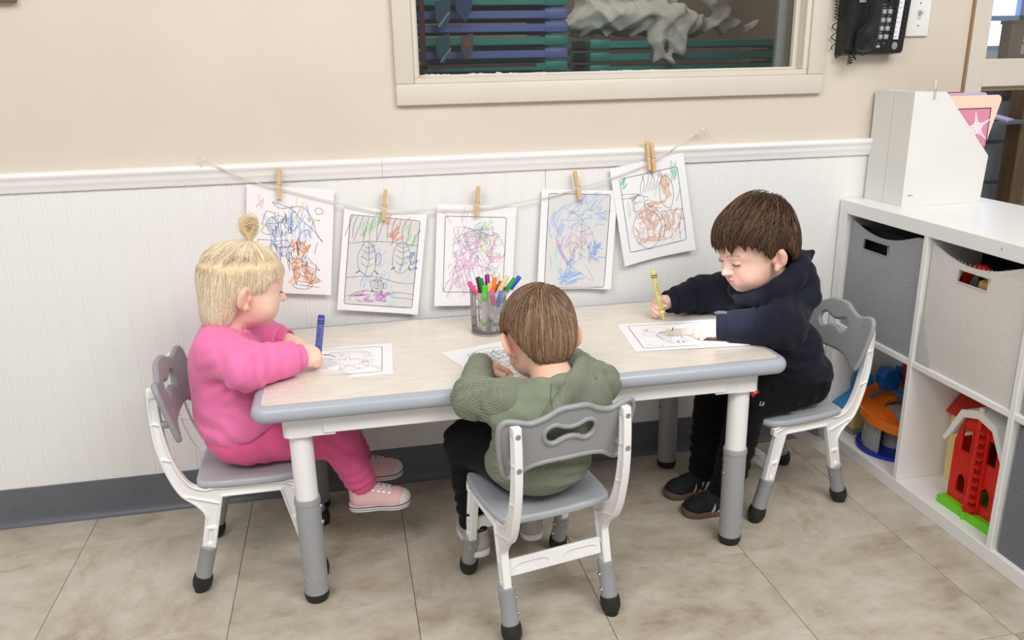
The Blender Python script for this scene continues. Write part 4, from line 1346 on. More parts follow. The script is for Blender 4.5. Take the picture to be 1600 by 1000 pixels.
# ================================================================ THINGS ON THE WALL
M_paper = mat('white_paper', '#efeef0', 0.7)
M_paper2 = mat('greyed_print_area', '#d9d7d6', 0.7)
M_ink = mat('black_print_ink', '#2f2f33', 0.7)
M_inkf = mat('grey_print_ink', '#77787c', 0.7)
CR = {}
def crayon(col):
    if col not in CR: CR[col] = mat('crayon_wax_' + col.strip('#'), tuple(0.62 * int(col[i:i + 2], 16) / 255 + 0.38 * 0.95 for i in (1, 3, 5)), 0.6, noise=0.15, scale=300)
    return CR[col]
PW_, PH_ = 0.216, 0.279
def sheet_mesh(curl, nx=12, nz=16, seed=0):
    """paper as a thin, gently curling two-sided sheet; returns displacement function and geometry"""
    def D(u, v):   # u -1..1, v 0 (bottom)..1 (top): offset away from the wall (negative y)
        return -(curl * (1 - v) ** 1.5 * (0.35 + 0.65 * u * u) + 0.0025 * (1 - v) * math.sin(u * 3 + seed))
    return D
def ribbon(mb, pts, w, D, y=-0.0006):
    """flat stroke lying on the sheet"""
    pts = [np.array(p, float) for p in pts]
    vs, fs = [], []
    for i, p in enumerate(pts):
        t = pts[min(i + 1, len(pts) - 1)] - pts[max(i - 1, 0)]
        t = t / (np.linalg.norm(t) + 1e-9)
        nn = np.array([-t[1], t[0]]) * w / 2
        for q in (p + nn, p - nn):
            vs.append((q[0], D(2 * q[0] / PW_, (q[1] + PH_ / 2) / PH_) + y, q[1]))
    for i in range(len(pts) - 1):
        fs.append((2 * i, 2 * i + 1, 2 * i + 3, 2 * i + 2))
    mb.add(vs, fs)
def scribble(rng, box, n, ang, spread, ln, jit=0.1):
    """list of back-and-forth crayon strokes inside a box (x0,z0,x1,z1)"""
    out = []
    x0, z0, x1, z1 = box
    for _ in range(n):
        c = np.array([rng.uniform(x0, x1), rng.uniform(z0, z1)])
        a = R(ang + rng.normal(0, spread)); l = ln * rng.uniform(0.5, 1.2)
        k = rng.integers(1, 4)
        p = c.copy(); pts = [p.copy()]
        for j in range(k + 1):
            dirn = 1 if j % 2 == 0 else -1
            aa = a + rng.normal(0, jit)
            q = pts[-1] + dirn * l * np.array([math.cos(aa), math.sin(aa)])
            mid = (pts[-1] + q) / 2 + rng.normal(0, l * 0.05, 2)
            pts += [mid, q]
        pts = np.array(pts)
        pts[:, 0] = np.clip(pts[:, 0], -PW_ / 2 + 0.006, PW_ / 2 - 0.006)
        pts[:, 1] = np.clip(pts[:, 1], -PH_ / 2 + 0.006, PH_ / 2 - 0.006)
        out.append(spline(pts, 4, False))
    return out
def blob(cx, cz, rx, rz, rng, wob=0.18, n=9, a0=0, a1=360):
    pts = []
    closed = (a1 - a0) >= 360
    for k in range(n if closed else n + 1):
        a = R(a0 + (a1 - a0) * k / n); f_ = 1 + rng.uniform(-wob, wob)
        pts.append((cx + rx * f_ * math.cos(a), cz + rz * f_ * math.sin(a)))
    s = spline(pts, 6, closed)
    return np.vstack([s, s[:1]]) if closed else s
def flat_page(name, label, M, frame, lines, faint, crays, seed, curl=0.0, tint=None, parent_loc=None, rot=None, group=None, cat='paper', heavy=None):
    D = sheet_mesh(curl, seed=seed)
    t = thing(name, label, cat, parent_loc, 0, group)
    t.rotation_euler = rot
    nx, nz = 12, 16
    vs, fs = [], []
    for lay in (0, 1):
        for i in range(nx + 1):
            for j in range(nz + 1):
                u, v = -1 + 2 * i / nx, j / nz
                vs.append((u * PW_ / 2, D(u, v) + lay * 0.00035, (v - 0.5) * PH_))
    A = lambda l, i, j: l * (nx + 1) * (nz + 1) + i * (nz + 1) + j
    for i in range(nx):
        for j in range(nz):
            fs.append((A(0, i, j), A(0, i + 1, j), A(0, i + 1, j + 1), A(0, i, j + 1)))
            fs.append((A(1, i, j), A(1, i, j + 1), A(1, i + 1, j + 1), A(1, i + 1, j)))
    for i in range(nx):
        fs.append((A(0, i, 0), A(1, i, 0), A(1, i + 1, 0), A(0, i + 1, 0))); fs.append((A(0, i, nz), A(0, i + 1, nz), A(1, i + 1, nz), A(1, i, nz)))
    for j in range(nz):
        fs.append((A(0, 0, j), A(0, 0, j + 1), A(1, 0, j + 1), A(1, 0, j))); fs.append((A(0, nx, j), A(1, nx, j), A(1, nx, j + 1), A(0, nx, j + 1)))
    m = MB(); m.add(vs, fs); m.build('sheet', M_paper, t, smooth=60)
    if tint and frame:
        x0, z0, x1, z1 = frame
        g = MB()
        K = 10
        gv, gf = [], []
        for i in range(K + 1):
            for j in range(K + 1):
                x = x0 + (x1 - x0) * i / K; z = z0 + (z1 - z0) * j / K
                gv.append((x, D(2 * x / PW_, (z + PH_ / 2) / PH_) - 0.0002, z))
        for i in range(K):
            for j in range(K):
                a = i * (K + 1) + j
                gf.append((a, a + K + 1, a + K + 2, a + 1))
        g.add(gv, gf); g.build('grey_print_area', tint, t)
    if crays:
        for col, strokes, w in crays:
            g = MB()
            for q, s in enumerate(strokes): ribbon(g, s, w, D, -0.0003 - 0.00002 * (q % 6))
            g.build('crayon_scribble', crayon(col), t)
    g = MB()
    if frame:
        x0, z0, x1, z1 = frame
        rr = 0.006
        pr_ = rrect(x0, x1, z0, z1, rr, 4)
        ribbon(g, pr_ + [pr_[0]], 0.0012, D, -0.0005)
    for s in lines: ribbon(g, s, 0.0009, D, -0.0005)
    for s in (heavy or []): ribbon(g, s, 0.0022, D, -0.0005)
    g.build('printed_outline', M_ink, t)
    if faint:
        g = MB()
        for s in faint: ribbon(g, s, 0.0006, D, -0.0005)
        g.build('faint_outline', M_inkf, t)
    return t

def page_at(c, roll):
    return dict(parent_loc=(c[0], -0.012, c[1]), rot=(0, R(roll), 0))
G_ = 'coloring pages pegged to the string'
hang = {}
# page 1: curved roof, tower of shapes; blue and orange crayon
rg = np.random.default_rng(1)
ln = [spline([(-0.045, 0.098), (0.0, 0.085), (0.03, 0.055), (0.06, 0.03), (0.083, -0.0)], 6, False), spline([(-0.01, 0.085), (0.03, 0.09), (0.055, 0.06), (0.068, 0.02), (0.083, 0.004)], 6, False),
      spline([(-0.045, 0.098), (-0.03, 0.085), (-0.01, 0.085)], 4, False)]
for (a, b) in [((-0.07, 0.04), (-0.03, 0.045)), ((-0.07, 0.04), (-0.06, 0.075)), ((-0.06, 0.075), (-0.035, 0.07)), ((-0.08, 0.0), (-0.045, 0.0)), ((-0.08, -0.025), (-0.045, -0.025)), ((-0.08, 0.0), (-0.08, -0.025)), ((-0.045, 0), (-0.045, -0.025)), ((0.045, -0.04), (0.078, -0.075)), ((0.03, -0.06), (0.078, -0.075)), ((0.03, -0.09), (0.078, -0.10)), ((0.045, -0.075), (0.078, -0.10)), ((0.025, -0.115), (0.078, -0.13 + 0.01)), ((0.07, 0.0), (0.063, -0.03)), ((-0.02, -0.03), (-0.025, -0.08)), ((0.0, -0.03), (0.0, -0.08))]:
    ln.append(np.array([a, b]))
for _ in range(26):
    ln.append(blob(rg.uniform(-0.045, 0.06), rg.uniform(-0.10, 0.06), rg.uniform(0.006, 0.022), rg.uniform(0.006, 0.026), rg, 0.3, 7, rg.uniform(0, 180), rg.uniform(200, 540)))
ln.append(blob(0.035, -0.115, 0.024, 0.010, rg)); ln.append(blob(-0.055, 0.025, 0.015, 0.012, rg)); ln.append(blob(0.072, 0.082, 0.010, 0.007, rg))
hang[0] = flat_page('coloring_page', 'hanging page with orange and blue scribbles beside the blonde child\'s head', None, None, ln, None,
    [('#7f9fe0', scribble(rg, (-0.045, -0.06, 0.01, 0.06), 26, 85, 25, 0.045), 0.0012), ('#f08a4e', scribble(rg, (0.005, -0.12, 0.045, 0.0), 24, 75, 30, 0.035), 0.0016), ('#f29a62', scribble(rg, (0.02, -0.115, 0.07, -0.095), 8, 20, 40, 0.03), 0.0014), ('#e0db6e', scribble(rg, (-0.06, 0.03, 0.06, 0.095), 9, 40, 50, 0.03), 0.0011), ('#f3b39a', scribble(rg, (-0.085, 0.06, -0.07, 0.09), 3, 70, 10, 0.03), 0.0009), ('#8fa8e6', scribble(rg, (0.01, 0.0, 0.05, 0.06), 7, 85, 15, 0.05), 0.0011)], 1, 0.010, group=G_, **page_at((-1.584, 0.735), 6.5))
# page 2: framed page, grey print, three empty oval shapes, purple mound
rg = np.random.default_rng(2)
fr2 = (-0.091, -0.122, 0.091, 0.118)
ln = []
for k in range(12):
    x = -0.085 + 0.014 * k
    ln.append(spline([(x, 0.116), (x - 0.006 + rg.uniform(-.004, .004), 0.09), (x - 0.012 + rg.uniform(-.01, .01), 0.045 + rg.uniform(0, 0.02))], 4, False))
ln += [spline([(-0.09, 0.042), (-0.03, 0.052), (0.02, 0.054), (0.09, 0.05)], 5, False), spline([(-0.09, -0.05), (-0.02, -0.042), (0.05, -0.055), (0.091, -0.053)], 5, False), spline([(-0.09, -0.10), (-0.04, -0.095)], 3, False), spline([(0.02, -0.085), (0.06, -0.082), (0.091, -0.085)], 3, False), spline([(0.03, -0.095), (0.091, -0.098)], 3, False), blob(-0.03, -0.107, 0.048, 0.024, rg, 0.05, 10, -10, 190)]
for (cx, cz, rx, rz) in [(-0.038, 0.005, 0.024, 0.046), (0.052, 0.015, 0.024, 0.042), (-0.008, -0.066, 0.018, 0.018)]:
    ln += [blob(cx, cz, rx, rz, rg, 0.12, 10), spline([(cx, cz + rz * 0.9), (cx + rx * 0.15, cz), (cx - rx * 0.1, cz - rz * 0.9)], 5, False), blob(cx + rx * 1.15, cz, rx * 0.3, rz * 0.4, rg, 0.1, 8)]
    for q in (-0.5, -0.1, 0.3, 0.6):
        ln += [spline([(cx, cz + rz * q), (cx + rx * 0.7, cz + rz * (q + 0.22))], 3, False), spline([(cx, cz + rz * q), (cx - rx * 0.7, cz + rz * (q + 0.22))], 3, False)]
hv = [np.array([(-0.066, -0.036), (-0.055, -0.028)]), np.array([(-0.018, -0.026), (-0.006, -0.036)]), np.array([(0.026, -0.020), (0.036, -0.012)]), np.array([(0.072, -0.008), (0.077, -0.02)]), np.array([(-0.022, -0.085), (-0.018, -0.078)]), np.array([(0.004, -0.08), (0.006, -0.088)])]
hang[1] = flat_page('coloring_page', 'hanging grey printed page with rounded frame and a purple mound', None, fr2, ln, None,
    [('#8ecf8e', scribble(rg, (-0.075, 0.06, 0.0, 0.10), 12, 75, 18, 0.03), 0.0013), ('#f0906a', scribble(rg, (0.0, 0.055, 0.03, 0.105), 12, 60, 25, 0.025), 0.0016), ('#7fcb8a', scribble(rg, (0.06, 0.04, 0.085, 0.08), 8, 80, 15, 0.03), 0.0013), ('#f2ab86', scribble(rg, (-0.05, 0.06, 0.06, 0.11), 8, 70, 20, 0.03), 0.001), ('#9dbbe8', scribble(rg, (-0.085, -0.09, 0.06, 0.03), 26, 75, 20, 0.04), 0.0011), ('#5b86d8', scribble(rg, (0.06, -0.02, 0.085, 0.015), 8, 40, 20, 0.022), 0.0014), ('#b765c4', scribble(rg, (-0.07, -0.112, 0.005, -0.092), 26, 15, 20, 0.028), 0.0014), ('#8ed8e2', scribble(rg, (0.02, -0.115, 0.06, -0.03), 6, 85, 12, 0.04), 0.001), ('#8ed8e2', scribble(rg, (0.02, -0.120, 0.06, -0.115), 4, 5, 6, 0.025), 0.001)], 2, 0.012, tint=M_paper2, group=G_, heavy=hv, **page_at((-1.352, 0.665), 8.5))
# page 3: framed page with looping swirls in pink
rg = np.random.default_rng(3)
fr3 = (-0.085, -0.100, 0.082, 0.108)
ln = []
for k in range(16):
    ln.append(spline([(rg.uniform(-0.05, 0.05), rg.uniform(0.05, 0.09)), (rg.uniform(-0.06, 0.06), rg.uniform(0.03, 0.08)), (rg.uniform(-0.07, 0.06), rg.uniform(-0.02, 0.05))], 6, False))
for k in range(20):
    ln.append(blob(rg.choice([-1, 1]) * rg.uniform(0.03, 0.07), rg.uniform(-0.09, 0.05), rg.uniform(0.006, 0.016), rg.uniform(0.008, 0.02), rg, 0.2, 7, rg.uniform(0, 120), rg.uniform(200, 420)))
for k in range(9):
    ln.append(spline([(-0.055 + 0.012 * k, -0.03), (-0.045 + 0.012 * k, -0.06), (-0.03 + 0.011 * k, -0.098)], 4, False))
ln += [spline([(-0.06, -0.03), (0.0, -0.025), (0.05, -0.04), (0.06, -0.06)], 5, False), spline([(-0.055, -0.05), (-0.075, -0.075), (-0.083, -0.098)], 4, False), blob(0.045, 0.015, 0.035, 0.05, rg, 0.1, 10, -90, 90)]
hang[2] = flat_page('coloring_page', 'hanging page with pink and yellow scribbles behind the marker cup', None, fr3, [], ln,
    [('#e69ad2', scribble(rg, (-0.06, -0.05, 0.05, 0.06), 46, 70, 40, 0.035), 0.0012), ('#eaaee0', scribble(rg, (-0.085, -0.12, -0.02, -0.04), 16, 55, 20, 0.04), 0.0014), ('#9fd8d6', scribble(rg, (-0.01, 0.045, 0.045, 0.085), 8, 60, 30, 0.025), 0.0013), ('#e9e58f', scribble(rg, (0.0, 0.0, 0.06, 0.085), 16, 70, 40, 0.03), 0.0011), ('#a9b6ea', scribble(rg, (-0.05, -0.02, 0.0, 0.05), 8, 80, 30, 0.025), 0.0012), ('#eda6c8', scribble(rg, (-0.075, 0.06, -0.03, 0.10), 4, 70, 25, 0.05), 0.0010), ('#d88fc9', scribble(rg, (0.02, -0.06, 0.06, 0.0), 8, 60, 25, 0.035), 0.0012)], 3, 0.008, group=G_, **page_at((-1.100, 0.663), 4.5))
# page 4: framed page, blue sweeps and a leaf-like purple shape
rg = np.random.default_rng(4)
fr4 = (-0.088, -0.134, 0.088, 0.128)
ln = [spline([(-0.06, 0.02), (-0.055, -0.02), (-0.03, -0.06), (0.01, -0.09), (0.045, -0.112), (0.055, -0.115), (0.05, -0.10), (0.03, -0.07)], 6, False), spline([(-0.02, 0.08), (0.02, 0.05), (0.05, 0.0), (0.04, -0.06)], 5, False), spline([(-0.02, 0.02), (0.01, 0.0), (0.02, -0.03)], 5, False), spline([(-0.045, 0.09), (0.0, 0.07), (0.03, 0.085), (0.085, 0.055)], 5, False)]
for k in range(9):
    ln.append(blob(rg.uniform(-0.02, 0.03), rg.uniform(-0.07, 0.04), rg.uniform(0.008, 0.018), rg.uniform(0.01, 0.02), rg, 0.25, 7, rg.uniform(0, 120), rg.uniform(180, 400)))
hang[3] = flat_page('coloring_page', 'hanging greyish framed page covered with blue and violet crayon sweeps', None, fr4, [], ln,
    [('#8fb0e8', scribble(rg, (-0.07, 0.05, 0.06, 0.105), 30, 25, 25, 0.045), 0.0013), ('#93b2ea', scribble(rg, (-0.075, 0.0, -0.045, 0.06), 14, 75, 12, 0.04), 0.0014), ('#4f86dd', scribble(rg, (0.038, -0.07, 0.062, -0.01), 22, 60, 50, 0.022), 0.0014), ('#5f93e0', scribble(rg, (-0.06, -0.125, 0.0, -0.105), 12, 20, 12, 0.035), 0.0016), ('#6a9ae4', scribble(rg, (-0.035, -0.11, -0.015, -0.06), 8, 80, 18, 0.03), 0.0018), ('#b98fd0', scribble(rg, (-0.055, -0.06, 0.03, 0.03), 22, 65, 30, 0.035), 0.0013), ('#a566b8', [spline([(-0.055, 0.0), (-0.045, -0.035), (-0.02, -0.065)], 6, False), spline([(-0.052, -0.01), (-0.035, -0.045), (-0.015, -0.07)], 6, False)], 0.003), ('#a5dbe0', scribble(rg, (-0.07, -0.10, -0.05, -0.03), 8, 80, 12, 0.04), 0.0014), ('#a9d9c8', scribble(rg, (0.0, 0.0, 0.05, 0.08), 7, 75, 15, 0.05), 0.0011), ('#dcdc9c', scribble(rg, (0.0, -0.05, 0.03, 0.03), 5, 80, 20, 0.04), 0.0011)], 4, 0.010, tint=mat('grey_print_area_b', '#dcdad9', 0.7), group=G_, **page_at((-0.812, 0.690), 4.0))
# page 5: framed page, large rusty furry mound, antler-like branches left out as plain twigs
rg = np.random.default_rng(5)
fr5 = (-0.085, -0.105, 0.085, 0.105)
ln = [blob(-0.025, -0.05, 0.042, 0.055, rg, 0.06, 12), spline([(0.02, -0.01), (0.05, -0.012), (0.085, -0.016)], 4, False), spline([(0.068, -0.10), (0.07, -0.06), (0.08, -0.03)], 4, False), spline([(0.01, 0.0), (0.03, -0.04), (0.02, -0.085)], 5, False), blob(0.045, 0.04, 0.02, 0.045, rg, 0.06, 10), np.array([(0.07, 0.01), (0.085, 0.04)]), spline([(-0.085, 0.062), (-0.045, 0.055), (-0.03, 0.05)], 3, False), spline([(-0.085, 0.050), (-0.05, 0.045)], 3, False)]
for k in range(7):
    ln.append(spline([(-0.03 + 0.007 * k, 0.055), (-0.025 + 0.01 * k, 0.08), (-0.02 + 0.008 * k + rg.uniform(-.01, .01), 0.103)], 4, False))
for k in range(8):
    ln.append(blob(rg.uniform(-0.05, 0.0), rg.uniform(0.0, 0.05), rg.uniform(0.008, 0.018), rg.uniform(0.006, 0.014), rg, 0.2, 7, rg.uniform(0, 90), rg.uniform(180, 360)))
hang[4] = flat_page('coloring_page', 'highest hanging page with a rust brown scribbled mound and green corners', None, fr5, ln, None,
    [('#d39679', scribble(rg, (-0.055, -0.095, 0.005, -0.01), 52, 60, 50, 0.035), 0.0012), ('#d99f84', scribble(rg, (0.01, -0.10, 0.078, -0.02), 34, 70, 45, 0.030), 0.0012), ('#e39a76', scribble(rg, (-0.03, 0.0, 0.03, 0.04), 12, -25, 20, 0.03), 0.0011), ('#f0996a', scribble(rg, (0.035, 0.02, 0.055, 0.075), 18, 80, 18, 0.028), 0.0014), ('#7fd3a0', scribble(rg, (0.065, 0.06, 0.08, 0.10), 10, 85, 8, 0.03), 0.0012), ('#5cc38a', scribble(rg, (-0.082, 0.075, -0.07, 0.098), 9, 60, 25, 0.018), 0.0016), ('#bfe3a8', scribble(rg, (-0.075, -0.06, -0.06, 0.04), 5, 85, 6, 0.05), 0.0010), ('#a9e0bd', scribble(rg, (0.0, 0.01, 0.08, 0.09), 10, 75, 20, 0.035), 0.0010)], 5, 0.009, group=G_, **page_at((-0.590, 0.763), -9.5))

# string with two tacks, sagging through the pegs
M_string = mat('cotton_string', '#ddd6c6', 0.9, noise=0.1, scale=400)
st = thing('hanging_string', 'cotton string tied between two push pins above the chair rail', 'string', (-1.1, -0.022, 0.9))
kn = [(-1.766, 0.951), (-1.700, 0.914), (-1.626, 0.881), (-1.597, 0.873), (-1.479, 0.836), (-1.400, 0.812), (-1.338, 0.799), (-1.190, 0.797), (-1.092, 0.793), (-0.906, 0.815), (-0.815, 0.834), (-0.715, 0.859), (-0.601, 0.897), (-0.53, 0.938), (-0.462, 0.980)]
pts = spline(kn, 5, False)
MB().tube([(x + 1.1, 0.0 if 3 < i < len(pts) - 4 else (-0.003), z - 0.9) for i, (x, z) in enumerate(pts)], 0.0015, 6).build('cord', M_string, st, smooth=60)
for (x, z, s) in ((-1.766, 0.951, 1), (-0.462, 0.980, -1)):
    kb = MB()
    for (dx, dz, ex, ez) in ((0, 0, -0.022 * s, -0.012), (0, 0, -0.014 * s, -0.020), (0, 0, -0.020 * s, 0.002)):
        kb.tube([(x + 1.1, -0.003, z - 0.9), (x + 1.1 + ex * 0.5, -0.005, z - 0.9 + ez * 0.4 + 0.003), (x + 1.1 + ex, 0.004, z - 0.9 + ez)], 0.0009, 5)
    kb.build('loose_end', M_string, st)
    MB().lathe([(0.0025, 0), (0.0045, 0.002), (0.003, 0.006), (0.0042, 0.012), (0.003, 0.013)], 12, Matrix.Translation((x + 1.1, 0.003, z - 0.9)) @ Matrix.Rotation(R(90), 4, 'X')).build('push_pin', mat('clear_pin', '#d9d6d0', 0.2), st, smooth=40)

# wooden pegs
M_peg = mat('beech_wood', '#d9b98c', 0.55, noise=0.08, scale=30, stretch=(8, 8, 1))
def peg(x, z, roll, label, ln=0.083, yaw=0.0):
    t = thing('clothes_peg', label, 'clothes peg', (x, -0.0235, z), 0, 'wooden pegs on the string')
    t.rotation_euler = (0, R(roll), R(yaw))
    for s, nm in ((-1, 'front_prong'), (1, 'back_prong')):
        # tapered prong, notch near the jaw
        prof = [(0.0, -ln / 2), (0.0042, -ln / 2 + 0.004), (0.0050, -0.008), (0.0036, -0.004), (0.0050, 0.0), (0.0052, ln * 0.18), (0.0036, ln / 2), (0.0018, ln / 2), (0.0, ln * 0.1)]
        op = 0.0035 / (ln / 2)
        pl_ = [(s * (y + max(0, (z_ - 0.004)) * op * 1.2 + 0.0002), z_) for y, z_ in prof]
        MB().prism(pl_, -0.0048, 0.0048, 'x').build(nm, M_peg, t)
    MB().tube([(0.0052, -0.0055, -0.004), (0.0062, 0, 0.0), (0.0056, 0.0055, -0.004)], 0.0007, 5).build('spring', M_steel, t)
    MB().tube([(0.006 - 0.0125 * k / 20, 0.0021 * math.cos(k * 1.9), 0.002 + 0.0021 * math.sin(k * 1.9)) for k in range(21)], 0.0006, 5).build('spring', M_steel, t)
    return t
peg(-1.596, 0.884, 5, 'wooden peg on the page beside the blonde child')
peg(-1.336, 0.816, 8, 'wooden peg on the grey page with the purple mound')
peg(-1.090, 0.812, 5, 'wooden peg on the pink scribbled page')
peg(-0.814, 0.842, -11, 'wooden peg leaning left on the blue page')
peg(-0.6005, 0.909, -9, 'front wooden peg on the highest page')
peg(-0.6135, 0.914, -8, 'second wooden peg tucked beside the front one on the highest page')

# ---------------------------------------------------------------- wall telephone
M_ph = mat('black_phone_plastic', '#1b1b1d', 0.38)
M_ph2 = mat('charcoal_phone_plastic', '#26272a', 0.42)
M_key = mat('grey_phone_key', '#9b9da1', 0.45)
ph = thing('wall_telephone', 'black corded desk telephone mounted on the wall by the light switch', 'telephone', (0.026, 0.004, 1.166))
ph.scale = (0.84, 1.0, 1.0)
# body: wedge, thicker at the top
bd = MB()
W2 = 0.104
prf = [(0.0, 0.0), (-0.045, 0.004), (-0.052, 0.010), (-0.074, 0.225), (-0.068, 0.232), (0.0, 0.232)]
bd.prism(prf, -W2, W2, 'x')
bd.build('body', M_ph, ph)
fa = math.atan2(0.022, 0.215)
def face(x, z, off=0.0):
    """point on the sloped face"""
    return (x, -0.052 - 0.022 * (z - 0.010) / 0.215 - off, z)
MB().bx(-0.104, -0.012, -0.004, 0.0, 0, 0.205).build('cradle_tray', M_ph2, ph, loc=(0, -0.0535, 0.014), rot=(R(5.8), 0, 0))
MB().bx(-0.085, -0.062, -0.002, 0.0, 0, 0.010).build('cradle_label', mat('silver_label', '#b8b2aa', 0.4), ph, loc=face(0, 0.135, 0.0045), rot=(R(5.8), 0, 0))
# handset: ear and mouth pieces joined by a grip
hs = [RBox((-0.062, -0.080, 0.040), (0.027, 0.020, 0.030), 0.014, eul(6, 0, 2), k=0.02), RBox((-0.062, -0.102, 0.205), (0.027, 0.020, 0.030), 0.014, eul(6, 0, 2), k=0.02), Cap((-0.056, -0.100, 0.05), (-0.056, -0.122, 0.195), 0.019, 0.019, k=0.03)]
V, F = sdf_mesh(hs, 0.004)
hd = link('handset', np_mesh('handset', V, F, M_ph), ph)
def keycap(x, z, w, h, m, nm, lab=None, t=0.003):
    k = MB().box((0, -t / 2, 0), (w, t, h), None, min(w, h) * 0.28, 3).build(nm, m, ph, smooth=50, loc=face(x, z), rot=(R(5.8), 0, 0))
    if lab:
        V_, F_ = text_mesh(lab, h * 0.78)
        tm = MB(); tm.add([(v[0], -t - 0.0003, v[1]) for v in V_], F_)
        tm.build('key_legend', mat('white_legend', '#ededed', 0.6), k)
    return k
rows = ['123', '456', '789', '*0#']
for r_, row in enumerate(rows):
    for c_, ch in enumerate(row):
        keycap(-0.004 + c_ * 0.0205 - 0.004, 0.112 - r_ * 0.0215, 0.0165, 0.0135, M_key, 'dial_key', ch)
for r_ in range(2):
    for c_ in range(3):
        keycap(-0.006 + c_ * 0.0175, 0.140 + r_ * 0.019, 0.007, 0.010, M_ph2, 'function_key', None, 0.004)
for r_ in range(11):
    z_ = 0.045 + r_ * 0.0125
    keycap(0.053, z_, 0.008, 0.0055, M_ph2, 'line_key', None, 0.004)
    keycap(0.089, z_ + 0.002, 0.010, 0.0055, M_ph2, 'line_key', None, 0.004)
stp = MB().bx(0.062, 0.080, -0.0012, 0, 0.0, 0.170).build('name_strip', mat('paper_strip', '#e7e6ea', 0.6), ph, loc=face(0, 0.040, 0.0002), rot=(R(5.8), 0, 0))
lm = MB()
for k in range(13):
    lm.bx(0.062, 0.074 - 0.003 * (k % 3), -0.0016, -0.0013, 0.006 + k * 0.0125, 0.0072 + k * 0.0125)
lm.build('strip_lines', mat('strip_ink', '#6a6a72', 0.7), stp)
for x_, m_ in ((-0.012, M_ph2), (0.010, mat('olive_key', '#a9aa98', 0.5)), (0.030, M_ph2)):
    keycap(x_, 0.022, 0.0155, 0.0075, m_, 'lower_key')
MB().lathe([(0.010, 0), (0.010, 0.002), (0.0085, 0.0028)], 20, Matrix.Translation(face(0.071, 0.023)) @ Matrix.Rotation(R(95.8), 4, 'X')).build('navigator_key', mat('grey_dial', '#8e9290', 0.4), ph, smooth=40)
lg = MB()
for (x_, z_) in [(-0.006, 0.148), (0.0115, 0.148), (0.029, 0.148), (-0.006, 0.130), (0.0115, 0.130), (-0.012, 0.030), (0.010, 0.030), (0.030, 0.030), (0.0125, 0.1225), (0.033, 0.1225), (0.0125, 0.101), (0.033, 0.101), (0.0125, 0.0795), (0.033, 0.0795), (0.0125, 0.058)]:
    p = face(x_, z_, 0.0004)
    lg.box(p, (0.008, 0.0003, 0.0012), (R(5.8), 0, 0))
lg.build('tiny_legends', mat('grey_legend', '#a7a7aa', 0.6), ph)
# coiled cord from the handset, hanging beside the phone
def coil(path, r, turns, n=14, closed=False):
    P_ = spline(path, 30, False)
    seg = np.linalg.norm(np.diff(P_, axis=0), axis=1); s_ = np.concatenate([[0], np.cumsum(seg)]); s_ /= s_[-1]
    out = []
    for k in range(turns * n + 1):
        u = k / (turns * n)
        c = np.array([np.interp(u, s_, P_[:, i]) for i in range(3)])
        c2 = np.array([np.interp(min(1, u + 0.01), s_, P_[:, i]) for i in range(3)])
        c1 = np.array([np.interp(max(0, u - 0.01), s_, P_[:, i]) for i in range(3)])
        B_ = rot_to(c2 - c1, (0, 1, 0))
        a = 2 * math.pi * k / n
        out.append(c + r * (math.cos(a) * B_[:, 0] + math.sin(a) * B_[:, 1]))
    return out
cm = MB()
cm.tube(coil([(-0.124, -0.014, 0.190), (-0.123, -0.014, 0.16), (-0.119, -0.014, 0.125), (-0.118, -0.014, 0.10)], 0.0060, 11), 0.0015, 6)
cm.tube(coil([(-0.118, -0.014, 0.10), (-0.123, -0.014, 0.07), (-0.122, -0.014, 0.04), (-0.119, -0.014, 0.018)], 0.0075, 3), 0.0015, 6)
cm.tube(spline([(-0.112, -0.014, 0.018), (-0.108, -0.016, 0.004), (-0.112, -0.018, -0.006), (-0.100, -0.020, 0.0), (-0.085, -0.024, 0.006)], 6, False), 0.0015, 6)
cm.tube(coil([(-0.076, -0.045, 0.004), (-0.079, -0.046, -0.010), (-0.080, -0.046, -0.024)], 0.0070, 4), 0.0015, 6)
cm.tube(spline([(-0.076, -0.045, 0.004), (-0.062, -0.05, -0.012), (-0.068, -0.05, 0.003), (-0.052, -0.052, 0.004), (-0.04, -0.052, 0.0), (-0.03, -0.052, 0.004)], 6, False), 0.0015, 6)
cm.build('coiled_cord', M_ph, ph, smooth=60)

# ---------------------------------------------------------------- light switch
sw = thing('light_switch', 'white toggle light switch right of the telephone', 'light switch', (0.187, 0.004, 1.272))
M_sw = mat('white_switch_plate', '#e9e6e2', 0.35)
MB().box((0, -0.003, 0), (0.072, 0.008, 0.117), None, 0.003, 3).build('plate', M_sw, sw, smooth=40)
MB().box((0, -0.0075, 0), (0.011, 0.002, 0.024), None, 0.0006, 1).build('toggle_slot', mat('slot_shade', '#c9c5be', 0.5), sw)
MB().box((0.000, -0.013, 0.006), (0.009, 0.016, 0.010), (R(-28), 0, 0), 0.002, 2).build('toggle', mat('toggle_ivory', '#d8d4cb', 0.35), sw, smooth=40)
for z_ in (-0.030, 0.030):
    MB().lathe([(0.0026, 0), (0.0022, 0.0012)], 10, Matrix.Translation((0, -0.0068, z_)) @ Matrix.Rotation(R(90), 4, 'X')).build('plate_screw', mat('dull_screw', '#7b7a70', 0.5, metal=0.5), sw)
# ================================================================ CHILDREN
class Grp:
    """a sub-model whose own cuts do not touch the rest"""
    def __init__(s, prims, k=0.01, op='+'):
        s.p, s.k, s.op = prims, k, op
        pos = [q for q in prims if q.op == '+']
        lo = np.min([q.c - q.R for q in pos], 0); hi = np.max([q.c + q.R for q in pos], 0)
        s.c = (lo + hi) / 2; s.R = np.linalg.norm(hi - lo) / 2
    def d(s, p):
        return sdf_eval(s.p, p)

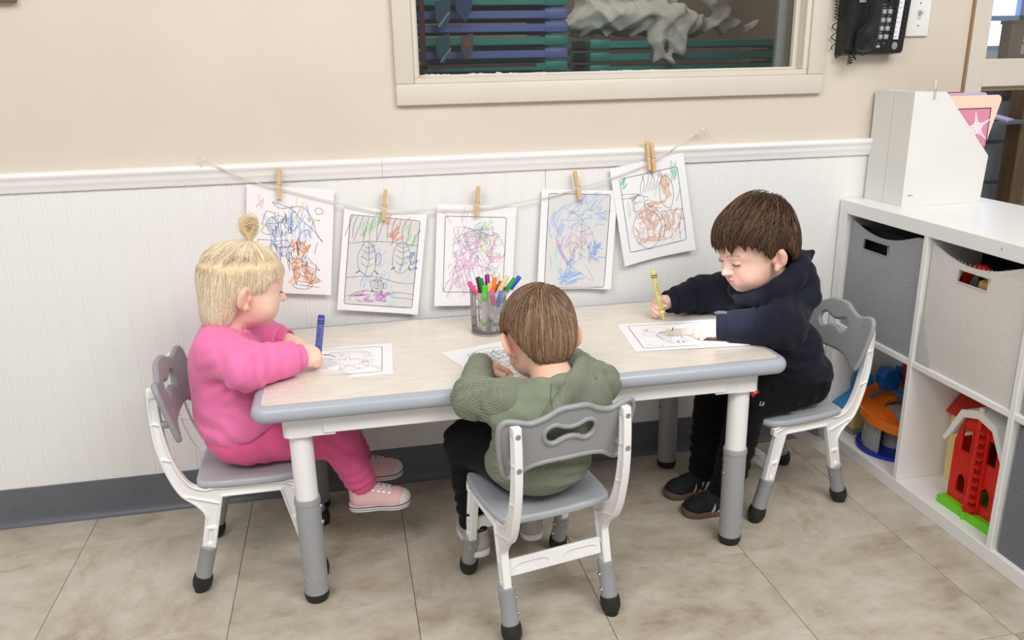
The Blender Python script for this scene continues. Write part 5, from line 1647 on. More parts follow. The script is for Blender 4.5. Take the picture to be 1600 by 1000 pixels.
def frame_from(fwd, up=(0, 0, 1)):
    f = nrm(fwd); r = nrm(np.cross(f, up)); u = np.cross(r, f)
    return np.stack([r, f, u], 1)       # columns: right(+X), forward(+Y), up(+Z)
def head_frame(yaw_deg, pitch_deg, roll_deg=0.0):
    """yaw: compass of the face in the xy plane (deg from +X), pitch: down positive"""
    a, b = R(yaw_deg), R(pitch_deg)
    f = np.array([math.cos(a) * math.cos(b), math.sin(a) * math.cos(b), -math.sin(b)])
    M = frame_from(f)
    c, s = math.cos(R(roll_deg)), math.sin(R(roll_deg))
    return M @ np.array([[c, 0, s], [0, 1, 0], [-s, 0, c]])

def scale_prims(prims, s):
    for q in prims:
        if isinstance(q, Cap): q.a = q.a * s; q.b = q.b * s; q.r0 *= s; q.r1 *= s; q.c = (q.a + q.b) / 2
        elif isinstance(q, Ell): q.c = q.c * s; q.r = q.r * s
        q.R = q.R * s; q.k = q.k * s
    return prims

def head_prims(fat=1.0, ear=0.0):
    P = [Ell((0, -0.012, 0.022), (0.0690, 0.084, 0.070)),
         Ell((0, 0.030, 0.024), (0.0570, 0.048, 0.050), k=0.03),
         Ell((0, 0.026, -0.030), (0.0570, 0.050, 0.050), k=0.03)]
    for s in (-1, 1):
        P += [Ell((s * 0.032, 0.044, -0.042), (0.0265 * fat, 0.027, 0.026 * fat), k=0.022)]
    P += [Ell((0, 0.026, -0.062), (0.044, 0.042, 0.027), k=0.025),
          Ell((0, 0.056, -0.076), (0.0165, 0.014, 0.0115), k=0.018)]
    for s in (-1, 1):
        P += [Ell((s * 0.028, 0.091, -0.001), (0.017, 0.013, 0.0105), k=0.012, op='-')]
        P += [Cap((s * 0.013, 0.0735, 0.0125), (s * 0.040, 0.0615, 0.0135), 0.0055, 0.005, k=0.014)]
        P += [Ell((s * 0.0275, 0.0665, -0.0025), (0.0135, 0.0115, 0.0100), k=0.004)]
        # slit of the lowered eyelid and the fold above it
        a = [np.array([s * (0.0275 + 0.0125 * math.sin(t)), 0.0775 - 0.0050 * abs(math.sin(t)) ** 2 - (0.0025 if s * math.sin(t) * s > 0 else 0) * abs(math.sin(t)), -0.0065 + 0.0028 * math.sin(t) ** 2]) for t in np.linspace(-1.35, 1.35, 6)]
        for i in range(5): P += [Cap(a[i], a[i + 1], 0.0007, k=0.0014, op='-')]
        b = [q + np.array([0, -0.0012, 0.0092]) for q in a]
        for i in range(5): P += [Cap(b[i], b[i + 1], 0.0005, k=0.002, op='-')]
    P += [Cap((0, 0.0745, 0.002), (0, 0.0870, -0.024), 0.0058, 0.0078, k=0.013),
          Ell((0, 0.0905, -0.0262), (0.0086, 0.0086, 0.0078), k=0.006)]
    for s in (-1, 1):
        P += [Ell((s * 0.0083, 0.0805, -0.0290), (0.0056, 0.0068, 0.0052), k=0.005)]
        P += [Ell((s * 0.0042, 0.0862, -0.0335), (0.0022, 0.0032, 0.0020), k=0.002, op='-')]
    # mouth
    P += [Ell((0, 0.0655, -0.052), (0.0235, 0.014, 0.0165), k=0.014)]
    P += [Cap((0, 0.0805, -0.0345), (0, 0.0805, -0.0435), 0.0016, k=0.004, op='-')]
    up = [(-0.0150, 0.0690, -0.0515), (-0.0075, 0.0765, -0.0490), (-0.0025, 0.0795, -0.0478), (0.0025, 0.0795, -0.0478), (0.0075, 0.0765, -0.0490), (0.0150, 0.0690, -0.0515)]
    rr = [0.0018, 0.0032, 0.0036, 0.0036, 0.0032, 0.0018]
    P += chain(up, rr, 0.003)
    lo = [(-0.0125, 0.0700, -0.0545), (-0.0055, 0.0765, -0.0570), (0.0055, 0.0765, -0.0570), (0.0125, 0.0700, -0.0545)]
    P += chain(lo, [0.002, 0.0042, 0.0042, 0.002], 0.003)
    cr = [(-0.0165, 0.0695, -0.0525), (-0.008, 0.0795, -0.0527), (0, 0.0835, -0.0522), (0.008, 0.0795, -0.0527), (0.0165, 0.0695, -0.0525)]
    for i in range(4): P += [Cap(cr[i], cr[i + 1], 0.0009, k=0.002, op='-')]
    # ears
    for s in (-1, 1):
        M = eul(0, 0, s * (28 + ear * 1600)) @ eul(0, s * 10, 0)
        c = np.array([s * (0.0725 + ear), -0.011, -0.016])
        P += [Ell(c, (0.0062, 0.0180, 0.0270), M, k=0.006)]
        P += [Ell(c + M @ np.array([s * 0.0058, 0.003, 0.000]), (0.0052, 0.0120, 0.0185), M, k=0.002, op='-')]
        P += [Cap(c + M @ np.array([s * 0.003, -0.005, 0.012]), c + M @ np.array([s * 0.003, -0.003, -0.010]), 0.0030, 0.0026, k=0.004)]
        P += [Ell(c + M @ np.array([s * 0.002, 0.0130, -0.003]), (0.0040, 0.0040, 0.0060), M, k=0.004)]
        P += [Ell((s * 0.0675, -0.003, -0.0400), (0.0050, 0.0072, 0.0075), k=0.005)]
    P += [Cap((0, -0.018, -0.055), (0, -0.036, -0.120), 0.0375, 0.038, k=0.028)]
    return P

def hand_prims(wrist, fdir, back, thumb_side, curls, thumb=(0.6, 0.75, -0.25), thumb2=(0.1, 0.95, -0.3), size=1.0, spread=6.0):
    """hand frame: X thumb side, Y fingers, Z back of the hand. curls: per finger three joint angles"""
    y = nrm(fdir); z = nrm(np.asarray(back, float) - y * (np.asarray(back, float) @ y)); x = np.cross(y, z) * thumb_side
    Mh = np.stack([x, y, z], 1)
    w = np.asarray(wrist, float); S = size
    T = lambda v: w + Mh @ (np.asarray(v, float) * S)
    P = [Cap(T((0, -0.012, 0)), T((0, 0.010, 0)), 0.0165 * S, 0.0165 * S, k=0.008),
         Ell(T((0, 0.026, -0.001)), np.array([0.0235, 0.026, 0.0125]) * S, Mh, k=0.010),
         Ell(T((0.013, 0.016, -0.007)), np.array([0.011, 0.017, 0.010]) * S, Mh, k=0.008),
         Ell(T((-0.014, 0.018, -0.005)), np.array([0.009, 0.016, 0.010]) * S, Mh, k=0.008)]
    roots = [(0.0170, 0.044), (0.0058, 0.047), (-0.0058, 0.046), (-0.0165, 0.041)]
    lens = [(0.017, 0.011, 0.009), (0.019, 0.012, 0.0095), (0.0175, 0.0115, 0.009), (0.0135, 0.0085, 0.008)]
    tips = []
    for i in range(4):
        a = np.array([roots[i][0], roots[i][1] - 0.006, -0.0005])
        sp = R(spread * (1.5 - i) * 0.66)
        ang = 0.0
        rad = [0.0068, 0.0062, 0.0056, 0.0050] if i < 3 else [0.0060, 0.0055, 0.0050, 0.0045]
        p = a
        P.append(Cap(T(a - np.array([0, 0.012, 0])), T(a), 0.0072 * S, rad[0] * S, k=0.006))
        for j in range(3):
            ang += R(curls[i][j])
            d = np.array([math.sin(sp) * math.cos(ang), math.cos(sp) * math.cos(ang), -math.sin(ang)])
            q = p + d * (lens[i][j] + (0.006 if j == 0 else 0))
            P.append(Cap(T(p), T(q), rad[j] * S, rad[j + 1] * S, k=0.0022))
            p = q
        tips.append((T(p), Mh @ d, Mh @ np.array([0, math.sin(ang), math.cos(ang)])))
    r = np.array([0.0165, 0.012, -0.004])
    q = r + nrm(thumb) * 0.024
    e = q + nrm(thumb2) * 0.017
    P += [Cap(T(r), T(q), 0.0085 * S, 0.0070 * S, k=0.008), Cap(T(q), T(e), 0.0070 * S, 0.0056 * S, k=0.0025)]
    return P, T, Mh

def limb(a, b, c, ra, rb, rc, k=0.012):
    return [Cap(a, b, ra, rb, k), Cap(b, c, rb, rc, k)]

def vnoise(p, f, seed=0):
    """cheap smooth pseudo noise in -1..1"""
    x, y, z = p[:, 0] * f, p[:, 1] * f, p[:, 2] * f
    a = np.sin(x * 1.7 + 2.1 * np.sin(y * 1.3 + seed) + seed * 1.1)
    b = np.sin(y * 1.9 + 2.3 * np.sin(z * 1.1 + seed * 0.7) + 1.3)
    c = np.sin(z * 2.1 + 1.9 * np.sin(x * 1.2 + seed * 1.3) + 0.4)
    return (a + b + c) / 3

def wrinkle(spots, base=0.0012, f0=55.0, seed=0):
    """spots: (centre, axis, radius, amplitude, wavelength)"""
    sp = [(np.asarray(c, np.float32), nrm(a).astype(np.float32), r, A, 2 * math.pi / wl) for c, a, r, A, wl in spots]
    def post(p, d):
        near = np.abs(d) < 0.03
        if not near.any(): return d
        q = p[near]
        e = base * vnoise(q, f0, seed)
        for c, a, r, A, kf in sp:
            v = q - c
            w = np.exp(-(v * v).sum(1) / (r * r))
            ph = (v @ a) * kf + 1.6 * vnoise(q, 28.0, seed + 3)
            s_ = np.sin(ph)
            e = e + A * w * (s_ * np.abs(s_) ** 0.3)
        d = d.copy(); d[near] += e.astype(np.float32)
        return d
    return post

# ---------------------------------------------------------------- skin and cloth materials
M_skin = mat('skin', '#ffffff', 0.48, attr='tint', noise=0.03, scale=60, sss=0.25, bump=0.03, bscale=500)
def fabric(name, col, scale=900, bump=0.25, noise=0.05, rough=0.92, sheen=0.25):
    return mat(name, col, rough, noise=noise, scale=40, bump=bump, bscale=scale, sheen=sheen, spec=0.2)
M_pink = fabric('pink_fleece', '#ee7cb0')
M_pinkp = fabric('pink_jersey', '#e86499')
M_black = fabric('black_fleece', '#1e202c', noise=0.1, sheen=0.08)
M_blackp = fabric('black_cotton', '#121214', noise=0.1, sheen=0.05)
M_lash = mat('dark_lashes', '#3a2a22', 0.8)

def waffle_mat():
    m = fabric('olive_waffle_knit', '#868c7a', noise=0.04, sheen=0.15).copy()
    m.name = 'olive_waffle_knit_b'
    nt = m.node_tree; N, L = nt.nodes.new, nt.links.new
    b = nt.nodes['Principled BSDF']
    tc = N('ShaderNodeTexCoord')
    w1 = N('ShaderNodeTexWave'); w1.inputs['Scale'].default_value = 92; w1.bands_direction = 'DIAGONAL'
    mp = N('ShaderNodeMapping'); mp.inputs['Rotation'].default_value = (0.2, 0.0, 1.571)
    w2 = N('ShaderNodeTexWave'); w2.inputs['Scale'].default_value = 92; w2.bands_direction = 'Z'
    L(tc.outputs['Object'], w1.inputs['Vector']); L(tc.outputs['Object'], mp.inputs['Vector']); L(mp.outputs[0], w2.inputs['Vector'])
    mu = N('ShaderNodeMath'); mu.operation = 'MULTIPLY'
    L(w1.outputs['Fac'], mu.inputs[0]); L(w2.outputs['Fac'], mu.inputs[1])
    bp = N('ShaderNodeBump'); bp.inputs['Strength'].default_value = 0.9; bp.inputs['Distance'].default_value = 0.003
    L(mu.outputs[0], bp.inputs['Height']); L(bp.outputs[0], b.inputs['Normal'])
    return m
M_olive = waffle_mat()
M_olive_s = fabric('olive_jersey', '#7f8773', noise=0.04, sheen=0.15)

def skin_tint(V, base, Mh, H, S, lips='#d98a86', brow='#9a7a60', blush=0.25):
    """own colour of the skin: lips, brows, cheeks, ear rims"""
    L_ = ((V - H) @ Mh) / S
    col = np.tile(np.array(lin(base)[:3]), (len(V), 1))
    def mix(w, c):
        nonlocal col
        w = np.clip(w, 0, 1)[:, None]
        col = col * (1 - w) + np.array(lin(c)[:3]) * w
    x, y, z = L_[:, 0], L_[:, 1], L_[:, 2]
    head = (np.abs(x) < 0.09) & (y > -0.11) & (y < 0.11) & (z > -0.10) & (z < 0.11)
    for s in (-1, 1):
        g = np.exp(-(((x - s * 0.036) / 0.020) ** 2 + ((z + 0.036) / 0.018) ** 2)) * (y > 0.02) * head
        mix(g * blush, '#e08478')
        ex = np.exp(-(((x - s * 0.072) / 0.012) ** 2 + ((y + 0.010) / 0.022) ** 2 + ((z + 0.016) / 0.03) ** 2)) * head
        mix(ex * 0.28, '#e07a66')
        bx_ = np.clip((x * s - 0.010) / 0.034, 0, 1)
        zb = 0.0145 + 0.0045 * np.sin(bx_ * 2.6)
        g = np.exp(-((z - zb) / 0.0030) ** 2) * ((x * s) > 0.009) * ((x * s) < 0.044) * (y > 0.045) * head
        mix(g * 0.50, brow)
        g = np.exp(-(((x - s * 0.028) / 0.015) ** 2 + ((z - 0.001) / 0.008) ** 2)) * (y > 0.05) * head
        mix(g * 0.18, '#c98878')
    dz = np.where(z > -0.0522, (z + 0.0490) / 0.0040, (z + 0.0570) / 0.0048)
    lw = np.exp(-(dz ** 4)) * np.exp(-((x / 0.0145) ** 6)) * (y > 0.062) * head
    mix(lw * 0.72, lips)
    mix(np.exp(-((x / 0.008) ** 2 + ((z + 0.028) / 0.008) ** 2)) * (y > 0.075) * head * 0.22, '#e08074')
    return col

def add_lashes(parent, Mh, H, S):
    for s in (-1, 1):
        a = [np.array([s * (0.0275 + 0.0128 * math.sin(t)), 0.0786 - 0.0052 * math.sin(t) ** 2 - (0.0025 if math.sin(t) > 0 else 0) * abs(math.sin(t)), -0.0068 + 0.0030 * math.sin(t) ** 2]) for t in np.linspace(-1.4, 1.4, 9)]
        m = MB()
        m.tube([H + Mh @ (q * S) for q in a], [0.0005 * S] + [0.0009 * S] * 7 + [0.0005 * S], 5)
        for q in np.linspace(0.5, 7.5, 12):
            i = int(q); f_ = q - i
            p = a[i] * (1 - f_) + a[i + 1] * f_
            e = p + np.array([s * (p[0] * s - 0.0275) * 0.25, 0.0050, -0.0020])
            m.tube([H + Mh @ (p * S), H + Mh @ ((p + e) / 2 * S + np.array([0, 0, -0.0006])), H + Mh @ (e * S)], [0.0004 * S, 0.0003 * S, 0.0001], 3)
        m.build('eyelashes', M_lash, parent)

# ---------------------------------------------------------------- hair
class Cut:
    """hairline: keeps what lies above z(azimuth) in the head frame"""
    def __init__(s, az, zz, Mh, H, S, k=0.004, soft=0.8):
        s.az, s.zz = np.array(az, float), np.array(zz, float)
        s.M, s.H, s.S, s.k, s.op, s.soft = Mh, H, S, k, '&', soft
        s.c = H; s.R = 1e9
    def val(s, p):
        L_ = ((p - s.H) @ s.M) / s.S
        az = np.degrees(np.arctan2(np.abs(L_[:, 0]), L_[:, 1]))
        return (np.interp(az, s.az, s.zz) - L_[:, 2]) * s.S
    def d(s, p):
        return s.val(p) * s.soft

def grad(f, p, e=0.0015):
    g = np.empty_like(p)
    for i in range(3):
        o = np.zeros(3); o[i] = e
        g[:, i] = f(p + o) - f(p - o)
    return g / (np.linalg.norm(g, axis=1)[:, None] + 1e-9)

def strands(shell, roots, flow, steps, step, stop, lift, rng, rad=0.0007, cols=('#000000',), gravity=None, start_lift=0.0):
    """grow strands that hug the shell; returns mesh arrays with a tint per strand"""
    f = lambda q: sdf_eval_flat(shell, q)
    p = roots.copy()
    n = len(p)
    for _ in range(4):
        p = p - f(p)[:, None] * grad(f, p)
    path = [p.copy()]
    alive = np.ones(n, bool)
    lf = rng.uniform(0.2, 1.0, n) * lift
    seedv = rng.normal(0, 1, (n, 3))
    for k in range(steps):
        g = grad(f, p)
        v = flow(p, g, seedv, k / steps)
        v = v - g * (v * g).sum(1)[:, None] * 0.9
        v /= np.linalg.norm(v, axis=1)[:, None] + 1e-9
        q = p + v * step
        dq = f(q)
        corr = np.clip(dq - lf, -0.01, 0.02)
        q = q - corr[:, None] * grad(f, q)
        st = stop(q, k, seedv)
        alive = alive & ~st
        p = np.where(alive[:, None], q, p + v * 0.0004)
        path.append(p.copy())
    P = np.stack(path, 1)                       # n, K, 3
    K = P.shape[1]
    T = np.gradient(P, axis=1)
    T /= np.linalg.norm(T, axis=2)[..., None] + 1e-9
    ref = nrm((0.31, 0.52, 0.79))
    U = np.cross(T, ref); U /= np.linalg.norm(U, axis=2)[..., None] + 1e-9
    W = np.cross(T, U)
    tap = np.interp(np.linspace(0, 1, K), [0, 0.15, 0.7, 1], [0.5, 1, 0.9, 0.12])
    rr = rad * rng.uniform(0.7, 1.3, n)[:, None] * tap[None]
    ring = []
    for j in range(3):
        a = 2 * math.pi * j / 3
        ring.append(P + rr[..., None] * (math.cos(a) * U + math.sin(a) * W))
    V = np.stack(ring, 2).reshape(-1, 3)
    idx = np.arange(n * K * 3).reshape(n, K, 3)
    F = []
    for j in range(3):
        j2 = (j + 1) % 3
        F.append(np.stack([idx[:, :-1, j], idx[:, :-1, j2], idx[:, 1:, j2], idx[:, 1:, j]], -1).reshape(-1, 4))
    F = np.concatenate(F)
    C = np.array([lin(c)[:3] for c in cols])
    ci = C[rng.integers(0, len(C), n)] * rng.uniform(0.85, 1.15, n)[:, None]
    col = np.repeat(ci, K * 3, 0)
    return V, F, col

def sdf_eval_flat(prims, p):
    """no chunk culling, for scattered points; clipping prims are skipped"""
    p = p.astype(np.float32)
    d = np.full(len(p), 1.0, np.float32)
    for q in prims:
        if q.op == '&': continue
        e = q.d(p).astype(np.float32)
        d = smin(d, e, q.k) if q.op == '+' else -smin(-d, e, q.k)
    return d.astype(float)

M_hairs = {}
def hair_mat(name):
    return mat(name, '#ffffff', 0.42, attr='tint', noise=0.08, scale=200, spec=0.4)

def sphere_pts(n, rng):
    v = rng.normal(0, 1, (n, 3))
    return v / np.linalg.norm(v, axis=1)[:, None]

def hair_object(parent, shell_all, cut, Mh, H, S, n, flow, steps, step, over, lift, rng, cols, base_col, rad, h=0.0025, groove=0.0012, root_filter=None, edge=0.006, clump=None):
    """shell mesh (grooved) plus strands, as two parts named hair"""
    toL = lambda p: ((p - H) @ Mh) / S
    def post(p, d):
        L_ = toL(p)
        az = np.arctan2(L_[:, 0], L_[:, 1] + 0.02)
        return d + groove * np.sin(az * 90 + 3 * np.sin(L_[:, 2] * 40) + 3 * np.sin(az * 7)) * (np.abs(d) < 0.02)
    sc_ = Cut(cut.az, cut.zz + edge, Mh, H, S)
    V, F = sdf_mesh(shell_all + [sc_], h, post=post)
    colr = np.tile(np.array(lin(base_col)[:3]), (len(V), 1)) * RNG.uniform(0.9, 1.1, (len(V), 1))
    hb = link('hair', np_mesh('hair', V, F, hair_mat('hair_strands'), col=colr), parent)
    dirs = sphere_pts(n * 3, rng)
    roots = H + (dirs * np.array([0.08, 0.095, 0.09]) * S) @ Mh.T
    keep = cut.val(roots) < -0.004
    if root_filter is not None: keep &= root_filter(toL(roots))
    roots = roots[keep][:n]
    ov = rng.uniform(*over, len(roots))
    def stop(q, k, sv):
        lim = ov
        if clump is not None:
            L_ = toL(q)
            az = np.degrees(np.arctan2(L_[:, 0], L_[:, 1]))
            fr_ = np.clip(1 - np.abs(az) / 75, 0, 1) ** 0.5
            w_ = np.abs(np.mod(az / clump[0] + 0.35 * np.sin(az / 9.0), 1.0) - 0.5) * 2
            lim = ov + (w_ ** 1.3 - 0.5) * clump[1] * fr_
        return cut.val(q) > lim
    V, F, c = strands(shell_all, roots, flow, steps, step, stop, lift, rng, rad, cols)
    hs_ = link('hair_strands', np_mesh('hair_strands', V, F, hair_mat('hair_strands'), col=c), hb)
    return hb, roots

# ---------------------------------------------------------------- sneakers
def make_shoe(parent, heel, toe_dir, up, length, m_upper, m_sole, m_toe=None, stripe=None, laces=None, three=None, velcro=None, name='shoe', sole_h=0.014, width=0.029):
    """shoe in its own frame: Y to the toe, Z up, origin at the heel on the ground"""
    y = nrm(toe_dir); z = nrm(np.asarray(up, float) - y * (np.asarray(up, float) @ y)); x = np.cross(y, z)
    M = np.stack([x, y, z], 1); O = np.asarray(heel, float)
    k_ = length / 0.150
    W_ = width
    T = lambda v: O + M @ np.asarray(v, float)
    L0 = length
    up_p = [Cap(T((0, 0.030 * k_, 0.026)), T((0, 0.112 * k_, 0.022)), W_ * 0.92, W_ * 0.93, k=0.01),
            Ell(T((0, 0.120 * k_, 0.020)), (W_ * 0.98, 0.030 * k_, 0.022), M, k=0.012),
            Cap(T((0, 0.030 * k_, 0.030)), T((0, 0.022 * k_, 0.062)), W_ * 0.88, W_ * 0.82, k=0.012),
            Cap(T((0, 0.050 * k_, 0.046)), T((0, 0.085 * k_, 0.034)), W_ * 0.72, W_ * 0.7, k=0.014),
            Half(T((0, 0, 0.008)), -M[:, 2], k=0.002), Half(T((0, 0.01 * k_, 0.069)), nrm(M[:, 2] * 1.0 - M[:, 1] * 0.15), k=0.003)]
    op_ = [Cap(T((0, 0.024 * k_, 0.052)), T((0, 0.018 * k_, 0.10)), W_ * 0.68, W_ * 0.72, k=0.003, op='-')]
    V, F = sdf_mesh(up_p + op_, 0.0025)
    sh_ = link(name, np_mesh(name, V, F, m_upper), parent)
    sp = [(0, -0.002), (0.6, 0.004), (0.86, 0.020), (0.90, 0.045), (0.84, 0.075), (0.96, 0.105), (0.92, 0.130), (0.62, 0.147), (0, 0.153)]
    outl = spline([(a * W_ * 1.09, b * k_) for a, b in sp] + [(-a * W_ * 1.09, b * k_) for a, b in sp[-2:0:-1]], 4)
    def ring(z0, z1, off, nm, mm, par):
        c = outl.mean(0)
        def o(p, q):
            dv = p - c; return c + dv * (1 + q / np.linalg.norm(dv))
        g = MB()
        vs = []
        prof_ = [(z0, -0.0015 + off), (z0 + (z1 - z0) * 0.2, off), (z1 - (z1 - z0) * 0.2, off), (z1, -0.0015 + off)]
        nn = len(outl)
        for zz, of in prof_:
            for p in outl:
                q = o(p, of); lift_ = 0.006 * max(0, (q[1] / L0 - 0.72) / 0.28) ** 2
                vs.append(T((q[0], q[1], zz + lift_)))
        fs = []
        for i in range(3):
            for j in range(nn):
                fs.append((i * nn + j, i * nn + (j + 1) % nn, (i + 1) * nn + (j + 1) % nn, (i + 1) * nn + j))
        fs.append(tuple(range(nn))[::-1]); fs.append(tuple(3 * nn + j for j in range(nn)))
        g.add(vs, fs)
        return g.build(nm, mm, par, smooth=50)
    so = ring(0.0, sole_h, 0.0, 'sole', m_sole, sh_)
    if stripe:
        ring(sole_h - 0.0030, sole_h - 0.0008, 0.0012, 'sole_stripe', stripe, so)
        ring(0.0048, 0.0064, 0.0006, 'sole_stripe', stripe, so)
    if m_toe:
        tp = [Ell(T((0, 0.124 * k_, 0.0195)), (W_ * 1.02, 0.0285 * k_, 0.0235), M), Half(T((0, 0.120 * k_, 0.012)), nrm(-M[:, 1] + 0.15 * M[:, 2]), k=0.004), Half(T((0, 0, 0.010)), -M[:, 2], k=0.002)]
        V, F = sdf_mesh(tp, 0.0025)
        link('toe_cap', np_mesh('toe_cap', V, F, m_toe), sh_)
    fz = lambda v: sdf_eval_flat([q for q in up_p if q.op == '+'], np.array([T(v)]))[0]
    def top_at(xx, yy):
        lo_, hi_ = 0.0, 0.12
        for _ in range(18):
            mi = (lo_ + hi_) / 2
            if fz((xx, yy, mi)) < 0: lo_ = mi
            else: hi_ = mi
        return lo_
    if laces:
        for i, yy in enumerate(np.linspace(0.062, 0.100, 4)):
            for s in (-1, 1):
                pts = []
                for u in np.linspace(-1, 1, 7):
                    xx = u * W_ * 0.58; y2 = (yy + s * u * 0.005) * k_
                    pts.append(T((xx, y2, top_at(xx, y2) + 0.0016)))
                MB().tube(pts, 0.0022, 6).build('lace', laces, sh_, smooth=60)
            for s in (-1, 1):
                xx = s * W_ * 0.64
                MB().lathe([(0.0026, 0), (0.0026, 0.0012), (0.0012, 0.0014)], 10, Matrix.Translation(Vector(T((xx, yy * k_, top_at(xx, yy * k_))))) @ Matrix(np.array(M).tolist()).to_4x4() @ Matrix.Rotation(R(s * 50), 4, 'Y')).build('eyelet', M_steel, sh_)
        V_, F_ = [], []
        tg = [(-0.010, 0.040), (0.010, 0.040), (0.010, 0.053), (-0.010, 0.053)]
        MB().add([T((a, b * k_, top_at(a, b * k_) + 0.0012)) for a, b in tg] + [T((a, b * k_, top_at(a, b * k_) + 0.0024)) for a, b in tg], [(0, 1, 2, 3), (7, 6, 5, 4), (0, 4, 5, 1), (1, 5, 6, 2), (2, 6, 7, 3), (3, 7, 4, 0)]).build('tongue_tag', stripe or m_sole, sh_)
    def side_at(yy, zz, s):
        lo_, hi_ = 0.0, 0.06
        for _ in range(18):
            mi = (lo_ + hi_) / 2
            if fz((s * mi, yy, zz)) < 0: lo_ = mi
            else: hi_ = mi
        return s * lo_
    if three:
        for s in (-1, 1):
            for i in range(3):
                y0_ = (0.050 + 0.016 * i) * k_
                g = MB(); vs, fs = [], []
                nz_ = 6
                for j in range(nz_ + 1):
                    u = j / nz_
                    zz = 0.016 + 0.026 * u; yy = y0_ - 0.012 * u
                    for dy in (-0.0042, 0.0042):
                        vs.append(T((side_at(yy + dy, zz, s) + s * 0.0009, yy + dy, zz)))
                for j in range(nz_): fs.append((2 * j, 2 * j + 1, 2 * j + 3, 2 * j + 2))
                g.add(vs, fs); g.build('side_stripe', three, sh_)
    if velcro:
        for yy in (0.066, 0.090):
            g = MB(); vs, fs = [], []
            N_ = 14
            for j in range(N_ + 1):
                a = math.pi * (0.06 + 0.88 * j / N_)
                for dy in (-0.0085, 0.0085):
                    dirv = np.array([math.cos(a), 0, math.sin(a)])
                    lo_, hi_ = 0.0, 0.08
                    for _ in range(16):
                        mi = (lo_ + hi_) / 2
                        if fz((dirv[0] * mi, yy * k_ + dy, 0.018 + dirv[2] * mi)) < 0: lo_ = mi
                        else: hi_ = mi
                    q = dirv * (lo_ + 0.0018)
                    vs.append(T((q[0], yy * k_ + dy, 0.018 + q[2])))
            for j in range(N_): fs.append((2 * j, 2 * j + 1, 2 * j + 3, 2 * j + 2))
            g.add(vs, fs); g.build('strap', velcro, sh_, smooth=60)
    return sh_

def cuff_rings(parent, a, b, r, m, n=22, name='cuff', ribs=0.0007):
    """short ribbed tube from a to b"""
    a, b = np.asarray(a, float), np.asarray(b, float)
    B_ = rot_to(b - a); L_ = np.linalg.norm(b - a)
    NR = n * 4
    prof_ = [(r * 0.90, 0.0), (r, L_ * 0.12), (r * 1.0, L_ * 0.85), (r * 0.95, L_), (r * 0.80, L_ * 0.98), (r * 0.78, L_ * 0.6)]
    vs, fs = [], []
    for rr, zz in prof_:
        for j in range(NR):
            t = 2 * math.pi * j / NR
            q = rr + ribs * math.cos(n * t)
            vs.append(a + B_ @ np.array([q * math.cos(t), q * math.sin(t), zz]))
    for i in range(len(prof_) - 1):
        for j in range(NR):
            fs.append((i * NR + j, i * NR + (j + 1) % NR, (i + 1) * NR + (j + 1) % NR, (i + 1) * NR + j))
    g = MB(); g.add(vs, fs)
    return g.build(name, m, parent, smooth=80)

def front_y(prims, x, z, y0=-0.6, y1=0.0):
    """first surface met when walking from y0 towards +y"""
    ys = np.linspace(y0, y1, 400)
    d = sdf_eval_flat(prims, np.stack([np.full(400, x), ys, np.full(400, z)], 1))
    i = np.argmax(d < 0)
    return ys[i]
def lerp(a, b, t): return np.asarray(a, float) * (1 - t) + np.asarray(b, float) * t
A_ = lambda *v: np.array(v, float)

def crayon_obj(tip, top, body, wrap, label):
    """jumbo crayon: cone tip, paper sleeve with bands, an oval and lettering"""
    tip, top = A_(*tip), A_(*top)
    L_ = np.linalg.norm(top - tip); B_ = rot_to(top - tip, (1, 0, 0))
    M = Matrix([list(B_[0]) + [tip[0]], list(B_[1]) + [tip[1]], list(B_[2]) + [tip[2]], [0, 0, 0, 1]])
    t = thing('crayon', label, 'crayon', tuple(tip))
    t.matrix_world = M
    r = 0.0080
    MB().lathe([(0.0018, 0.0), (0.0024, 0.001), (0.0058, 0.017), (r * 0.93, 0.0185), (r * 0.93, L_ - 0.0006), (r * 0.85, L_)], 24).build('wax_stick', body, t, smooth=40)
    w = MB().lathe([(r * 0.95, 0.026), (r, 0.0262), (r, L_ - 0.006), (r * 0.95, L_ - 0.0058)], 24).build('paper_wrap', wrap, t, smooth=40)
    ink = mat('crayon_print', '#2b2838', 0.7)
    g = MB()
    for z0, z1 in ((0.0275, 0.0285), (0.0295, 0.0300), (L_ - 0.0140, L_ - 0.0115), (L_ - 0.0195, L_ - 0.0170)):
        g.lathe([(r + 0.0001, z0), (r + 0.00018, z0), (r + 0.00018, z1), (r + 0.0001, z1)], 24, cap=False)
    for half in (-1, 1):
        V_, F_ = text_mesh('Crayola', 0.0095)
        vs = []
        for v in V_:
            a = R(-90 if half < 0 else 90) + v[1] / r
            vs.append(((r + 0.0002) * math.cos(a), (r + 0.0002) * math.sin(a), L_ * 0.62 + (v[0] if half > 0 else v[0]) * 1.15))
        g.add(vs, F_)
        ov = []
        for k in range(24):
            a2 = 2 * math.pi * k / 24
            a = R(-90 if half < 0 else 90) + 0.0034 * math.sin(a2) / r
            ov.append(((r + 0.0002) * math.cos(a), (r + 0.0002) * math.sin(a), L_ * 0.33 + 0.010 * math.cos(a2)))
        g.tube(ov, 0.0004, 4, closed=True)
    g.build('printed_lettering', ink, w)
    return t
